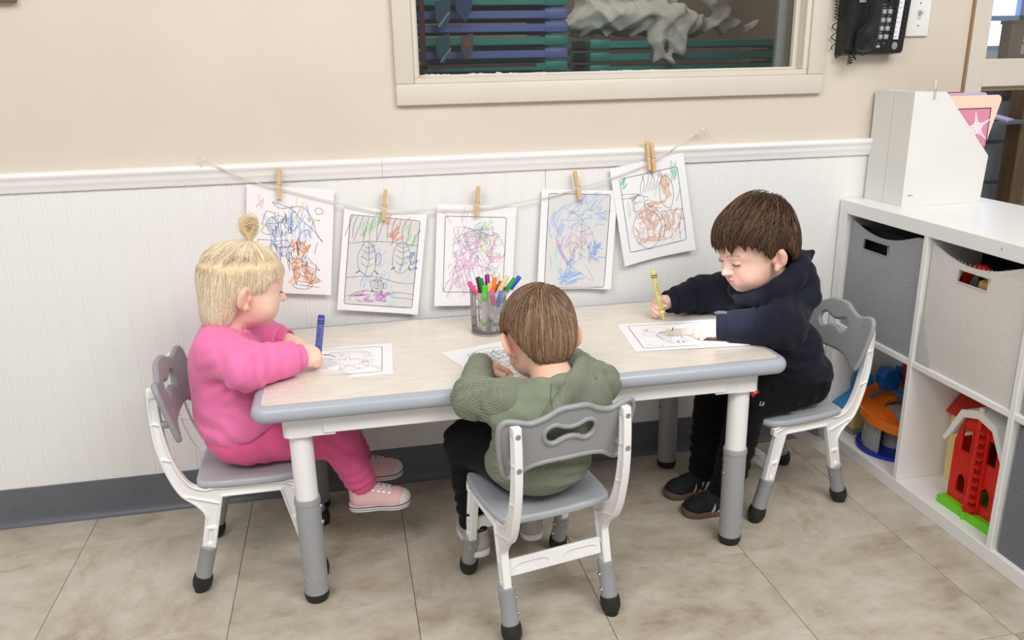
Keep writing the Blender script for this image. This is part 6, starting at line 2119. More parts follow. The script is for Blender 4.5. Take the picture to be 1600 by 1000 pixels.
# ================================================================ CHILD IN OLIVE GREEN (seen from behind)
def build_boy_mid():
    H = A_(-1.056, -0.578, 0.617); S = 0.97
    Mh = head_frame(97, 30, 0)
    hp = xform(scale_prims(head_prims(1.0, 0.007), S), Mh, H)
    nb_ = H + Mh @ (A_(0, -0.040, -0.112) * S)
    chest, belly, pel = A_(-1.062, -0.660, 0.452), A_(-1.070, -0.644, 0.380), A_(-1.074, -0.615, 0.345)
    shL, elL, wrL = A_(-1.150, -0.668, 0.508), A_(-1.210, -0.630, 0.508), A_(-1.174, -0.516, 0.534)
    shR, elR, wrR = A_(-0.984, -0.655, 0.506), A_(-0.938, -0.628, 0.512), A_(-0.985, -0.495, 0.535)
    hpL, knL, anL = A_(-1.122, -0.605, 0.342), A_(-1.205, -0.468, 0.334), A_(-1.190, -0.485, 0.130)
    hpR, knR, anR = A_(-1.022, -0.600, 0.342), A_(-1.040, -0.430, 0.334), A_(-1.050, -0.445, 0.130)
    body = hp + [Ell(chest, (0.078, 0.055, 0.072), k=0.03), Ell(belly, (0.074, 0.058, 0.07), k=0.03), Ell(pel, (0.08, 0.060, 0.045), k=0.03), Cap(nb_, chest, 0.036, 0.05, k=0.03)]
    for s, e, w in ((shL, elL, wrL), (shR, elR, wrR)): body += limb(s, e, w, 0.029, 0.025, 0.0185)
    for a, b, c in ((hpL, knL, anL), (hpR, knR, anR)): body += limb(a, b, c, 0.042, 0.034, 0.024)
    for c in (anL, anR):
        body += [Cap(c, c + A_(0, 0, -0.040), 0.022, 0.020), Cap(c + A_(0, -0.005, -0.046), c + A_(0.0, 0.075, -0.052), 0.018, 0.013, k=0.01)]
    hL, _, _ = hand_prims(wrL, (0.86, 0.30, -0.22), (0.1, 0.1, 1.0), 1, [(12, 22, 14), (14, 24, 14), (18, 26, 16), (22, 28, 18)], thumb=(0.85, 0.55, -0.15), thumb2=(0.5, 0.85, -0.15), size=0.98, spread=9)
    hR, _, _ = hand_prims(wrR, (-0.9, 0.35, -0.15), (-0.1, 0.1, 1.0), -1, [(16, 26, 16), (18, 28, 16), (20, 28, 16), (24, 30, 18)], thumb=(0.8, 0.6, -0.15), thumb2=(0.4, 0.9, -0.2), size=0.98, spread=5)
    body += hL + hR
    V, F = sdf_mesh(body, 0.0026)
    col = skin_tint(V, '#e8b9a2', Mh, H, S, blush=0.30, brow='#8a6a50')
    root = link('person', np_mesh('person', V, F, M_skin, col=col))
    tag(root, 'toddler in olive green hoodie seen from behind with straight brown hair', 'person')
    add_lashes(root, Mh, H, S)
    sL = Grp([Cap(shL, elL, 0.050, 0.041, k=0.02), Cap(elL, wrL, 0.039, 0.031, k=0.02), Half(wrL - 0.012 * nrm(wrL - elL), wrL - elL, k=0.004)], k=0.02)
    sR = Grp([Cap(shR, elR, 0.050, 0.042, k=0.02), Cap(elR, wrR, 0.040, 0.032, k=0.02), Half(wrR - 0.012 * nrm(wrR - elR), wrR - elR, k=0.004)], k=0.02)
    tor = Grp([Ell(chest, (0.106, 0.064, 0.084), k=0.03), Ell(belly, (0.108, 0.074, 0.090), k=0.04), Ell(pel + A_(0, -0.012, 0.004), (0.112, 0.086, 0.062), k=0.03), Cap(lerp(shL, chest, 0.15), lerp(shR, chest, 0.15), 0.047, k=0.03),
               Cap(nb_ + A_(0, 0.004, -0.022), chest + A_(0, 0, 0.02), 0.040, 0.058, k=0.03), Half(A_(-1.075, 0, 0.2875), (-0.42, 0.25, -1), k=0.008), Half(A_(0, 0, 0.2870), (0, 0, -1), k=0.008)], k=0.02)
    # hood lying on the back: soft lining to the left, ribbed flap folded over from the right shoulder
    ring = [(-0.058, 0.020, -0.116), (-0.056, -0.024, -0.120), (-0.036, -0.060, -0.122), (0.000, -0.074, -0.120), (0.040, -0.062, -0.114), (0.062, -0.020, -0.108), (0.062, 0.024, -0.110)]
    rp = [H + Mh @ (A_(*q) * S) for q in ring]
    hood = chain(rp, [0.014, 0.017, 0.018, 0.017, 0.020, 0.023, 0.018], 0.012)
    hood += [Ell(A_(-1.110, -0.712, 0.492), (0.078, 0.034, 0.052), eul(-28, -8, 0), k=0.022), Ell(A_(-1.050, -0.722, 0.480), (0.060, 0.030, 0.055), eul(-20, 10, 0), k=0.02)]
    flap = [Cap(A_(-0.985, -0.668, 0.562), A_(-1.020, -0.716, 0.540), 0.018, 0.022, k=0.012), Cap(A_(-1.020, -0.716, 0.540), A_(-1.062, -0.752, 0.498), 0.022, 0.018, k=0.012), Cap(A_(-1.062, -0.752, 0.498), A_(-1.120, -0.764, 0.448), 0.018, 0.012, k=0.012),
            Ell(A_(-0.985, -0.712, 0.500), (0.055, 0.030, 0.060), eul(-24, 32, 0), k=0.02), Ell(A_(-1.030, -0.738, 0.462), (0.062, 0.020, 0.050), eul(-14, 30, 0), k=0.02), Cap(A_(-0.955, -0.668, 0.540), A_(-0.970, -0.712, 0.470), 0.024, 0.018, k=0.016)]
    for q in hood[6:] + flap:
        for nm_ in ('a', 'b', 'c'):
            if hasattr(q, nm_): setattr(q, nm_, getattr(q, nm_) + A_(0, 0.013, 0.006))
    fold = [Cap(A_(-0.955, -0.677, 0.571), A_(-0.995, -0.732, 0.486), 0.003, k=0.008, op='-')]
    neckcut = Cap(nb_ + Mh[:, 1] * 0.004, nb_ + Mh[:, 2] * 0.075, 0.040, 0.050, k=0.008, op='-')
    wr = wrinkle([(elL, wrL - elL, 0.07, 0.0032, 0.026), (shL + A_(-0.02, 0.0, -0.05), (-0.5, 0.3, -0.7), 0.06, 0.0034, 0.034), (elR, wrR - elR, 0.07, 0.0032, 0.028), (pel + A_(0.03, -0.09, 0.03), (0.1, 0, 1), 0.09, 0.0036, 0.036), (shR + A_(0.02, 0.02, -0.03), (0.4, 0.3, -0.8), 0.06, 0.0034, 0.032), (lerp(elL, wrL, 0.6), wrL - elL, 0.04, 0.002, 0.016), (belly + A_(-0.08, -0.05, 0.0), (0.3, 0.2, 1), 0.07, 0.003, 0.034)], 0.0016, 34, 7)
    V, F = sdf_mesh([tor, sL, sR, neckcut], 0.0032, post=wr)
    hd_ = link('hoodie', np_mesh('hoodie', V, F, M_olive), root)
    V, F = sdf_mesh(hood + [neckcut], 0.0030, post=wrinkle([(A_(-1.10, -0.74, 0.50), (0.5, 0, 0.8), 0.06, 0.0025, 0.05)], 0.001, 30, 9))
    ho_ = link('hood_lining', np_mesh('hood_lining', V, F, M_olive_s), hd_)
    V, F = sdf_mesh(flap + fold + [neckcut], 0.0030, post=wrinkle([(A_(-1.0, -0.74, 0.48), (0.7, 0, 0.6), 0.06, 0.002, 0.05)], 0.001, 30, 10))
    link('hood_flap', np_mesh('hood_flap', V, F, M_olive), hd_)
    sm = lambda pts: MB().tube(pts, 0.0011, 5).build('seam', mat('seam_olive', '#5f6656', 0.9), hd_, smooth=60)
    ys_ = [lerp(A_(-1.062, -0.70, 0.556), A_(-1.075, -0.752, 0.500), t) for t in np.linspace(0, 1, 8)]
    allp = hood + flap
    sm([A_(q[0], front_y(allp, q[0], q[2], -0.9, -0.4) - 0.0004, q[2]) for q in ys_])
    for e, w in ((elL, wrL), (elR, wrR)):
        d = nrm(w - e)
        cuff_rings(hd_, w - d * 0.024, w + d * 0.010, 0.0285, M_olive_s)
    def legg(h_, k_, a_):
        return Grp([Cap(lerp(h_, k_, 0.7), k_, 0.052, 0.048, k=0.02), Cap(k_, a_, 0.048, 0.040, k=0.02), Half(a_ + A_(0, 0, -0.004), a_ - k_, k=0.005)], k=0.014)
    tr = [Grp([Ell(pel + A_(0, -0.004, -0.004), (0.108, 0.080, 0.058), k=0.02), Cap(hpL, lerp(hpL, knL, 0.85), 0.060, 0.051, k=0.03), Cap(hpR, lerp(hpR, knR, 0.85), 0.060, 0.051, k=0.03), Half(A_(0, 0, 0.2845), (0, 0, -1), k=0.006)], k=0.01), legg(hpL, knL, anL), legg(hpR, knR, anR)]
    wr = wrinkle([(knL, (0, 0.5, 0.85), 0.07, 0.004, 0.034), (lerp(knL, anL, 0.7), anL - knL, 0.07, 0.004, 0.032)], 0.0016, 34, 8)
    V, F = sdf_mesh(tr, 0.0045, post=wr)
    link('trousers', np_mesh('trousers', V, F, M_blackp), root)
    M_shg = mat('grey_sneaker', '#a9a6a4', 0.7, noise=0.06, scale=40)
    M_shw = mat('white_sneaker_sole', '#dad7d3', 0.5)
    for a, yaw in ((anL, 96), (anR, 90)):
        d = A_(math.cos(R(yaw)), math.sin(R(yaw)), 0.0)
        heel = a - d * 0.036 + A_(0, 0, -0.074)
        make_shoe(root, heel, d, (0, 0, 1), 0.150, M_shg, M_shw, None, None, mat('grey_lace', '#cfccc8', 0.9), None, None, width=0.0285)
    rng = np.random.default_rng(13)
    shell = [Ell((0, -0.013, 0.027), (0.0755, 0.0905, 0.0790)), Ell((0, 0.030, 0.030), (0.0620, 0.0530, 0.0530), k=0.03), Ell((0, -0.050, -0.020), (0.057, 0.044, 0.064), k=0.03)]
    shell = xform(scale_prims(shell, S), Mh, H)
    cut = Cut([0, 30, 50, 62, 74, 84, 94, 104, 114, 126, 145, 180], [0.028, 0.026, 0.016, 0.004, 0.002, 0.012, 0.018, 0.018, 0.008, -0.026, -0.066, -0.076], Mh, H, S)
    crown = H + Mh @ (A_(0.006, -0.066, 0.083) * S)
    def flow(p, g, sv, u):
        away = p - crown; r_ = np.linalg.norm(away, axis=1)[:, None]; away = away / (r_ + 1e-9)
        sw = np.cross(g, away)
        return away + sw * 0.55 * np.exp(-r_ / 0.035) - A_(0, 0, 1) * 0.30 * np.clip(r_ / 0.08, 0, 1) + 0.07 * sv
    cols = ('#876b53', '#765a44', '#967960', '#6a503d', '#a4886e', '#7f634b')
    hair_object(root, shell, cut, Mh, H, S, 6500, flow, 17, 0.0095, (-0.004, 0.005), 0.0036, rng, cols, '#725843', 0.00080, groove=0.0006, edge=0.004)
    return root
build_boy_mid()
# ================================================================ CHILD IN BLACK (right)
def build_boy_right():
    H = A_(-0.464, -0.372, 0.722); S = 1.04
    Mh = head_frame(189, 18, 0)
    hp = xform(scale_prims(head_prims(1.0), S), Mh, H)
    nb_ = H + Mh @ (A_(0, -0.034, -0.112) * S)
    chest, belly, pel = A_(-0.388, -0.335, 0.510), A_(-0.332, -0.318, 0.425), A_(-0.290, -0.300, 0.348)
    shN, elN, wrN = A_(-0.392, -0.418, 0.572), A_(-0.432, -0.482, 0.552), A_(-0.560, -0.412, 0.540)
    shF, elF, wrF = A_(-0.432, -0.250, 0.585), A_(-0.505, -0.175, 0.553), A_(-0.604, -0.190, 0.545)
    hpN, knN, anN = A_(-0.285, -0.350, 0.342), A_(-0.455, -0.385, 0.330), A_(-0.500, -0.372, 0.085)
    hpF, knF, anF = A_(-0.285, -0.250, 0.342), A_(-0.490, -0.245, 0.330), A_(-0.510, -0.255, 0.085)
    body = hp + [Ell(chest, (0.055, 0.078, 0.075), k=0.03), Ell(belly, (0.06, 0.072, 0.07), k=0.03), Ell(pel, (0.06, 0.078, 0.045), k=0.03), Cap(nb_, chest, 0.036, 0.05, k=0.03)]
    for s, e, w in ((shN, elN, wrN), (shF, elF, wrF)): body += limb(s, e, w, 0.030, 0.026, 0.019)
    for a, b, c in ((hpN, knN, anN), (hpF, knF, anF)): body += limb(a, b, c, 0.043, 0.035, 0.024)
    for c in (anN, anF):
        body += [Cap(c, c + A_(0, 0, -0.045), 0.022, 0.020), Cap(c + A_(0.005, 0, -0.052), c + A_(-0.075, 0, -0.056), 0.018, 0.013, k=0.01)]
    # near hand lies on the page, fingers bent under; far hand grips the crayon
    hN, _, _ = hand_prims(wrN, (-0.92, 0.30, -0.22), (-0.25, -0.35, 0.90), 1, [(22, 42, 30), (24, 44, 30), (26, 46, 30), (30, 48, 32)], thumb=(0.55, 0.8, -0.35), thumb2=(0.1, 0.9, -0.4), size=1.0, spread=3)
    hF, _, _ = hand_prims(wrF, (-0.93, -0.12, 0.12), (-0.15, 0.72, 0.68), 1, [(52, 52, 26), (62, 60, 30), (68, 66, 34), (72, 70, 36)], thumb=(0.55, 0.80, -0.45), thumb2=(0.05, 0.85, -0.55), size=1.0, spread=3)
    body += hN + hF
    V, F = sdf_mesh(body, 0.0022)
    col = skin_tint(V, '#eec4b2', Mh, H, S, blush=0.30, brow='#7a5c48', lips='#d87f80')
    root = link('person', np_mesh('person', V, F, M_skin, col=col))
    tag(root, 'brown haired toddler in black hoodie colouring with a yellow crayon', 'person')
    add_lashes(root, Mh, H, S)
    # hoodie
    sN = Grp([Cap(shN, elN, 0.056, 0.052, k=0.02), Cap(elN, wrN, 0.050, 0.036, k=0.02), Half(wrN - 0.014 * nrm(wrN - elN), wrN - elN, k=0.004)], k=0.02)
    sF = Grp([Cap(shF, elF, 0.054, 0.048, k=0.02), Cap(elF, wrF, 0.047, 0.036, k=0.02), Half(wrF - 0.014 * nrm(wrF - elF), wrF - elF, k=0.004)], k=0.02)
    tor = Grp([Ell(chest, (0.080, 0.100, 0.095), k=0.03), Ell(belly + A_(0.006, 0, 0), (0.092, 0.106, 0.095), k=0.04), Ell(pel + A_(0.006, 0, 0.016), (0.096, 0.110, 0.062), k=0.03), Cap(lerp(shN, chest, 0.15), lerp(shF, chest, 0.15), 0.056, k=0.03),
               Cap(nb_ + A_(0.004, 0, -0.01), chest + A_(0, 0, 0.03), 0.058, 0.075, k=0.03), Half(pel + A_(0, 0, -0.026), (-0.10, 0, -1), k=0.008)], k=0.02)
    # hood: thick roll round the neck, crossing at the throat, with a peak behind
    ring = [(0.000, 0.064, -0.110), (0.040, 0.046, -0.100), (0.066, 0.002, -0.088), (0.060, -0.046, -0.084), (0.036, -0.080, -0.076), (0.0, -0.092, -0.070), (-0.036, -0.080, -0.076), (-0.060, -0.046, -0.084), (-0.066, 0.002, -0.088), (-0.040, 0.046, -0.100), (0.000, 0.064, -0.110)]
    rp = [H + Mh @ (A_(*q) * S) for q in ring]
    hood = chain(rp, [0.015, 0.020, 0.024, 0.026, 0.024, 0.022, 0.024, 0.026, 0.024, 0.020, 0.015], 0.014)
    hb_ = H + Mh @ (A_(0, -0.094, -0.108) * S)
    hood += [Ell(hb_, (0.036, 0.080, 0.050), k=0.025), Cap(hb_ + A_(0.004, 0.0, 0.030), hb_ + A_(0.040, -0.004, 0.052), 0.024, 0.008, k=0.022), Cap(hb_ + A_(0.01, -0.03, -0.02), hb_ + A_(0.0, -0.075, -0.045), 0.034, 0.028, k=0.025), Cap(hb_ + A_(0.01, 0.03, -0.02), hb_ + A_(0.0, 0.075, -0.045), 0.034, 0.028, k=0.025)]
    neckcut = Cap(nb_ + Mh[:, 1] * 0.004, nb_ + Mh[:, 2] * 0.075, 0.042, 0.052, k=0.008, op='-')
    wr = wrinkle([(elN, wrN - elN, 0.07, 0.0034, 0.030), (shN + A_(0.0, -0.02, -0.05), (-0.4, -0.3, -0.8), 0.07, 0.004, 0.038), (elF, wrF - elF, 0.08, 0.0036, 0.030), (belly + A_(-0.02, -0.09, 0.0), (0.3, 0, 1), 0.08, 0.004, 0.040), (pel + A_(0.02, -0.09, 0.03), (0.3, 0, 0.9), 0.07, 0.0036, 0.036), (lerp(elF, wrF, 0.3), wrF - elF, 0.05, 0.003, 0.022), (hb_, (0, 0.6, 0.8), 0.07, 0.003, 0.04)], 0.0016, 34, 4)
    V, F = sdf_mesh([tor, sN, sF] + hood + [neckcut], 0.0032, post=wr)
    hd_ = link('hoodie', np_mesh('hoodie', V, F, M_black), root)
    for e, w in ((elN, wrN), (elF, wrF)):
        d = nrm(w - e)
        cuff_rings(hd_, w - d * 0.020, w + d * 0.010, 0.0305, M_black)
    # trousers
    def legg(h_, k_, a_):
        return Grp([Cap(lerp(h_, k_, 0.7), k_, 0.052, 0.048, k=0.02), Cap(k_, a_ + A_(0, 0, -0.03), 0.049, 0.041, k=0.02), Half(a_ + A_(0, 0, -0.026), a_ - k_, k=0.005)], k=0.014)
    tr = [Grp([Ell(pel + A_(0.004, 0, -0.006), (0.090, 0.106, 0.060), k=0.02), Cap(hpN, lerp(hpN, knN, 0.85), 0.060, 0.051, k=0.03), Cap(hpF, lerp(hpF, knF, 0.85), 0.060, 0.051, k=0.03), Half(A_(0, 0, 0.2845), (0, 0, -1), k=0.006)], k=0.01), legg(hpN, knN, anN), legg(hpF, knF, anF)]
    # thigh pocket
    tr.append(RBox(lerp(hpN, knN, 0.55) + A_(0, -0.050, -0.004), (0.045, 0.008, 0.034), 0.006, eul(0, 6, 10), k=0.008))
    wr = wrinkle([(knN, (0.5, 0, 0.85), 0.07, 0.004, 0.034), (knF, (0.5, 0, 0.85), 0.07, 0.004, 0.034), (lerp(knN, anN, 0.75), anN - knN, 0.07, 0.0045, 0.032), (lerp(knF, anF, 0.75), anF - knF, 0.07, 0.0045, 0.032), (hpN, (1, 0, 0.2), 0.08, 0.003, 0.045)], 0.0016, 34, 5)
    V, F = sdf_mesh(tr, 0.0040, post=wr)
    t_ = link('trousers', np_mesh('trousers', V, F, M_blackp), root)
    # red tag and two white letters on the pocket
    tx, tz = -0.468, 0.364
    o = MB().box((0, 0, 0), (0.022, 0.0016, 0.014)).build('red_tag', mat('red_tag', '#d8231c', 0.6), t_, loc=(tx, front_y(tr, tx, tz) - 0.007, tz), rot=(0, R(-28), R(8)))
    lm = MB()
    for a in range(4):
        lm.box((0.003 * math.cos(a * 0.8), -0.0011, 0.003 * math.sin(a * 0.8) - 0.0005), (0.005, 0.0003, 0.0012), (0, a * 0.8, 0))
    lm.build('tag_mark', mat('tag_white', '#efe6e2', 0.6), o)
    V_, F_ = text_mesh('LF', 0.0150)
    lx_, lz_ = -0.452, 0.336
    ca, sa = math.cos(R(-24)), math.sin(R(-24))
    vs_ = []
    for v in V_:
        x_, z_ = lx_ + v[0] * ca - v[1] * sa, lz_ + v[0] * sa + v[1] * ca
        vs_.append((x_, front_y(tr, x_, z_) - 0.0055, z_))
    lt = MB(); lt.add(vs_, F_)
    lt.build('white_letters', mat('letter_white', '#e2e2e4', 0.6), t_)
    # shoes with three stripes
    M_up = mat('black_suede', '#17171a', 0.8, noise=0.1, scale=60)
    M_gum = mat('gum_sole', '#6b5548', 0.6, noise=0.08, scale=30)
    M_str = mat('beige_stripe', '#c3b5a2', 0.7)
    M_vel = mat('black_velcro', '#1d1d21', 0.9)
    for a, yaw in ((anN, 176), (anF, 186)):
        d = A_(math.cos(R(yaw)), math.sin(R(yaw)), 0.0)
        heel = A_(a[0], a[1], 0.0) - d * 0.042
        make_shoe(root, heel, d, (0, 0, 1), 0.158, M_up, M_gum, None, None, None, M_str, M_vel, sole_h=0.018, width=0.031)
    # hair: short, brown, combed forward into an uneven fringe
    rng = np.random.default_rng(12)
    shell = [Ell((0, -0.013, 0.031), (0.0780, 0.0910, 0.0850)), Ell((0, 0.028, 0.036), (0.0635, 0.0540, 0.0560), k=0.03), Ell((0, -0.050, -0.014), (0.062, 0.044, 0.058), k=0.03), Ell((0.004, -0.034, 0.064), (0.052, 0.050, 0.050), k=0.03)]
    shell = xform(scale_prims(shell, S), Mh, H)
    cut = Cut([0, 20, 40, 52, 62, 72, 82, 92, 104, 116, 130, 150, 180], [0.041, 0.042, 0.044, 0.041, 0.031, 0.013, -0.008, 0.010, 0.014, -0.004, -0.034, -0.050, -0.054], Mh, H, S)
    crown = H + Mh @ (A_(0.010, -0.050, 0.098) * S)
    def flow(p, g, sv, u):
        L_ = ((p - H) @ Mh) / S
        away = p - crown; away /= np.linalg.norm(away, axis=1)[:, None] + 1e-9
        top = np.clip((L_[:, 2] - 0.02) / 0.06, 0, 1)[:, None]
        return away * 0.9 + Mh[:, 1] * 0.45 * top - A_(0, 0, 1) * 0.35 * (1 - top) + 0.22 * sv + np.cross(g, away) * 0.15
    cols = ('#543c2c', '#443022', '#664a37', '#3a281d', '#785a44', '#4d3727')
    hair_object(root, shell, cut, Mh, H, S, 5200, flow, 13, 0.0095, (-0.005, 0.007), 0.0080, rng, cols, '#3c2a1f', 0.00085, groove=0.0010, edge=0.015, clump=(13.0, 0.032))
    return root
build_boy_right()
crayon_obj((-0.634, -0.226, 0.509), (-0.662, -0.210, 0.640), mat('yellow_wax', '#e9dc7c', 0.4), mat('yellow_paper', '#d9cf8c', 0.6), 'pale yellow crayon held by the child in black')
# ================================================================ CHILD IN PINK (left)
def build_girl():
    H = A_(-1.675, -0.300, 0.700); S = 1.02
    Mh = head_frame(17, 12, 0)
    hp = xform(scale_prims(head_prims(1.08), S), Mh, H)
    nb_ = H + Mh @ (A_(0, -0.036, -0.118) * S)
    chest, belly, pel = A_(-1.738, -0.300, 0.500), A_(-1.722, -0.299, 0.415), A_(-1.705, -0.298, 0.345)
    shN, elN, wrN = A_(-1.735, -0.372, 0.568), A_(-1.672, -0.440, 0.551), A_(-1.562, -0.386, 0.544)
    shF, elF, wrF = A_(-1.715, -0.232, 0.565), A_(-1.668, -0.170, 0.535), A_(-1.604, -0.205, 0.529)
    hpN, knN, anN = A_(-1.705, -0.345, 0.340), A_(-1.500, -0.354, 0.324), A_(-1.450, -0.342, 0.196)
    hpF, knF, anF = A_(-1.705, -0.252, 0.340), A_(-1.505, -0.236, 0.322), A_(-1.458, -0.200, 0.196)
    body = hp + [Ell(chest, (0.055, 0.075, 0.075), k=0.03), Ell(belly, (0.062, 0.072, 0.07), k=0.03), Ell(pel, (0.062, 0.078, 0.045), k=0.03), Cap(nb_, chest, 0.034, 0.05, k=0.03)]
    for s, e, w in ((shN, elN, wrN), (shF, elF, wrF)): body += limb(s, e, w, 0.029, 0.025, 0.0185)
    for a, b, c in ((hpN, knN, anN), (hpF, knF, anF)): body += limb(a, b, c, 0.042, 0.034, 0.024)
    for c, yaw in ((anN, -6), (anF, 6)):
        d = A_(math.cos(R(yaw)), math.sin(R(yaw)), -0.1)
        body += [Cap(c, c + A_(0, 0, -0.035), 0.022, 0.020), Cap(c + A_(-0.008, 0, -0.040), c + A_(-0.008, 0, -0.042) + d * 0.085, 0.019, 0.013, k=0.01)]
    # near hand: fist round the crayon, thumb up; far hand: flat on the table
    hN, _, _ = hand_prims(wrN, (0.93, 0.34, 0.05), (0.20, -0.62, 0.75), 1, [(58, 62, 30), (66, 68, 34), (70, 70, 36), (72, 72, 38)], thumb=(0.30, 0.85, -0.35), thumb2=(-0.25, 0.85, -0.55), size=0.95, spread=2)
    hF, _, _ = hand_prims(wrF, (0.80, -0.58, -0.10), (0.05, 0.05, 1.0), 1, [(10, 16, 10), (12, 16, 10), (14, 18, 12), (16, 20, 14)], thumb=(0.75, 0.6, -0.1), thumb2=(0.35, 0.9, -0.1), size=0.95, spread=7)
    body += hN + hF
    V, F = sdf_mesh(body, 0.0022)
    col = skin_tint(V, '#f2ccb8', Mh, H, S, blush=0.22, brow='#d8b48c')
    root = link('person', np_mesh('person', V, F, M_skin, col=col))
    tag(root, 'blonde toddler in pink sweatsuit drawing with a blue crayon', 'person')
    add_lashes(root, Mh, H, S)
    # sweatshirt
    sN = Grp([Cap(shN, elN, 0.054, 0.050, k=0.02), Cap(elN, wrN, 0.049, 0.037, k=0.02), Half(wrN - 0.012 * nrm(wrN - elN), wrN - elN, k=0.004)], k=0.018)
    sF = Grp([Cap(shF, elF, 0.049, 0.044, k=0.02), Cap(elF, wrF, 0.044, 0.034, k=0.02), Half(wrF - 0.012 * nrm(wrF - elF), wrF - elF, k=0.004)], k=0.018)
    tor = Grp([Ell(chest, (0.078, 0.098, 0.090), k=0.03), Ell(belly + A_(-0.004, 0, 0.0), (0.094, 0.108, 0.090), k=0.04), Ell(pel + A_(-0.003, 0, 0.030), (0.107, 0.117, 0.062), k=0.02), Cap(lerp(shN, chest, 0.15), lerp(shF, chest, 0.15), 0.052, k=0.03),
               Cap(nb_ + A_(0.006, 0, 0.0), chest + A_(0, 0, 0.03), 0.050, 0.07, k=0.03), Half(A_(-1.80, -0.30, 0.322), (0.33, 0, -1), k=0.006)], k=0.02)
    nb2 = nb_ + A_(0.012, 0, 0.020)
    neckcut = Cap(nb2, nb2 + Mh[:, 2] * 0.06, 0.040, 0.046, k=0.006, op='-')
    collar = []
    for i in range(16):
        a0, a1 = 2 * math.pi * i / 16, 2 * math.pi * (i + 1) / 16
        ax = Mh @ A_(0, 0.25, 1); Bc = rot_to(ax, (1, 0, 0)); cc = nb2
        collar.append(Cap(cc + Bc @ A_(0.046 * math.cos(a0), 0.046 * math.sin(a0), 0), cc + Bc @ A_(0.046 * math.cos(a1), 0.046 * math.sin(a1), 0), 0.0085, k=0.003))
    wr = wrinkle([(elN, wrN - elN, 0.07, 0.0032, 0.030), (shN + A_(0.02, -0.02, -0.04), (0.4, -0.2, -0.9), 0.06, 0.0035, 0.036), (elF, wrF - elF, 0.06, 0.003, 0.030), (belly + A_(0.06, -0.06, 0.0), (0.3, 0, 1), 0.08, 0.0035, 0.040), (pel + A_(-0.05, -0.08, 0.03), (0.5, 0, 0.8), 0.07, 0.003, 0.040), (lerp(elN, wrN, 0.8), wrN - elN, 0.035, 0.0022, 0.02)], 0.0016, 34, 1)
    V, F = sdf_mesh([tor, sN, sF, neckcut] + collar, 0.0032, post=wr)
    sw_ = link('sweatshirt', np_mesh('sweatshirt', V, F, M_pink), root)
    for e, w in ((elN, wrN), (elF, wrF)):
        d = nrm(w - e)
        cuff_rings(sw_, w - d * 0.017, w + d * 0.008, 0.0285, M_pink)
    # waistband of the sweatshirt and shoulder seams
    seam = lambda pts, par: MB().tube(pts, 0.0009, 5).build('seam', M_pinkp, par)
    # trousers
    pN = Grp([Cap(hpN, knN, 0.058, 0.047, k=0.02), Cap(knN, anN, 0.047, 0.038, k=0.02), Half(anN + A_(0, 0, 0.004), anN - knN, k=0.005)], k=0.02)
    pF = Grp([Cap(hpF, knF, 0.058, 0.047, k=0.02), Cap(knF, anF, 0.047, 0.038, k=0.02), Half(anF + A_(0, 0, 0.004), anF - knF, k=0.005)], k=0.02)
    tr = [Ell(pel + A_(-0.005, 0, -0.006), (0.094, 0.104, 0.056), k=0.02), pN, pF, Half(A_(0, 0, 0.2835), (0, 0, -1), k=0.006)]
    tr2 = [Grp([Ell(pel + A_(-0.005, 0, -0.006), (0.094, 0.104, 0.058), k=0.02), Cap(hpN, lerp(hpN, knN, 0.9), 0.058, 0.049, k=0.03), Cap(hpF, lerp(hpF, knF, 0.9), 0.058, 0.049, k=0.03), Half(A_(0, 0, 0.2845), (0, 0, -1), k=0.006)], k=0.01),
           Grp([Cap(lerp(hpN, knN, 0.75), knN, 0.050, 0.047, k=0.02), Cap(knN, anN, 0.047, 0.038, k=0.02), Half(anN + A_(0, 0, 0.004), anN - knN, k=0.005)], k=0.012),
           Grp([Cap(lerp(hpF, knF, 0.75), knF, 0.050, 0.047, k=0.02), Cap(knF, anF, 0.047, 0.038, k=0.02), Half(anF + A_(0, 0, 0.004), anF - knF, k=0.005)], k=0.012)]
    wr = wrinkle([(knN, (0.8, 0, 0.6), 0.06, 0.003, 0.034), (knF, (0.8, 0, 0.6), 0.06, 0.003, 0.034), (lerp(knN, anN, 0.8), anN - knN, 0.05, 0.003, 0.028), (lerp(knF, anF, 0.8), anF - knF, 0.05, 0.003, 0.028), (hpN, (1, 0, 0.2), 0.08, 0.003, 0.045)], 0.0014, 34, 2)
    V, F = sdf_mesh(tr2, 0.0034, post=wr)
    tr_ = link('trousers', np_mesh('trousers', V, F, M_pinkp), root)
    for k_, a in ((knN, anN), (knF, anF)):
        d = nrm(a - k_)
        cuff_rings(tr_, a - d * 0.014, a + d * 0.016, 0.0345, M_pinkp, 26)
    # socks and sneakers
    M_sock = fabric('white_sock', '#e6e2dc', 1500)
    M_canvas = mat('pale_pink_canvas', '#eec0c2', 0.85, noise=0.04, scale=60, bump=0.15, bscale=1200)
    M_rub = mat('white_rubber', '#e4dfda', 0.5, noise=0.06, scale=30)
    M_navy = mat('navy_stripe', '#2c3046', 0.5)
    M_lace = mat('white_lace', '#dfe0de', 0.9)
    for a, yaw, nm in ((anN, -5, 'n'), (anF, 3, 'f')):
        d = A_(math.cos(R(yaw)), math.sin(R(yaw)), 0.0)
        heel = a + A_(-0.034, 0, -0.070)
        heel[1] = a[1] - 0.0 * d[1]
        cuff_rings(root, a + A_(0.004, 0, -0.012 - 0.024), a + A_(0.0, 0, 0.006), 0.0255, M_sock, 20, 'sock', 0.0004)
        make_shoe(root, heel, d, (0, 0, 1), 0.150, M_canvas, M_rub, M_rub, M_navy, M_lace, width=0.0275)
    # gold ear stud on the near ear
    es = H + Mh @ (A_(0.0735, -0.001, -0.0405) * S)
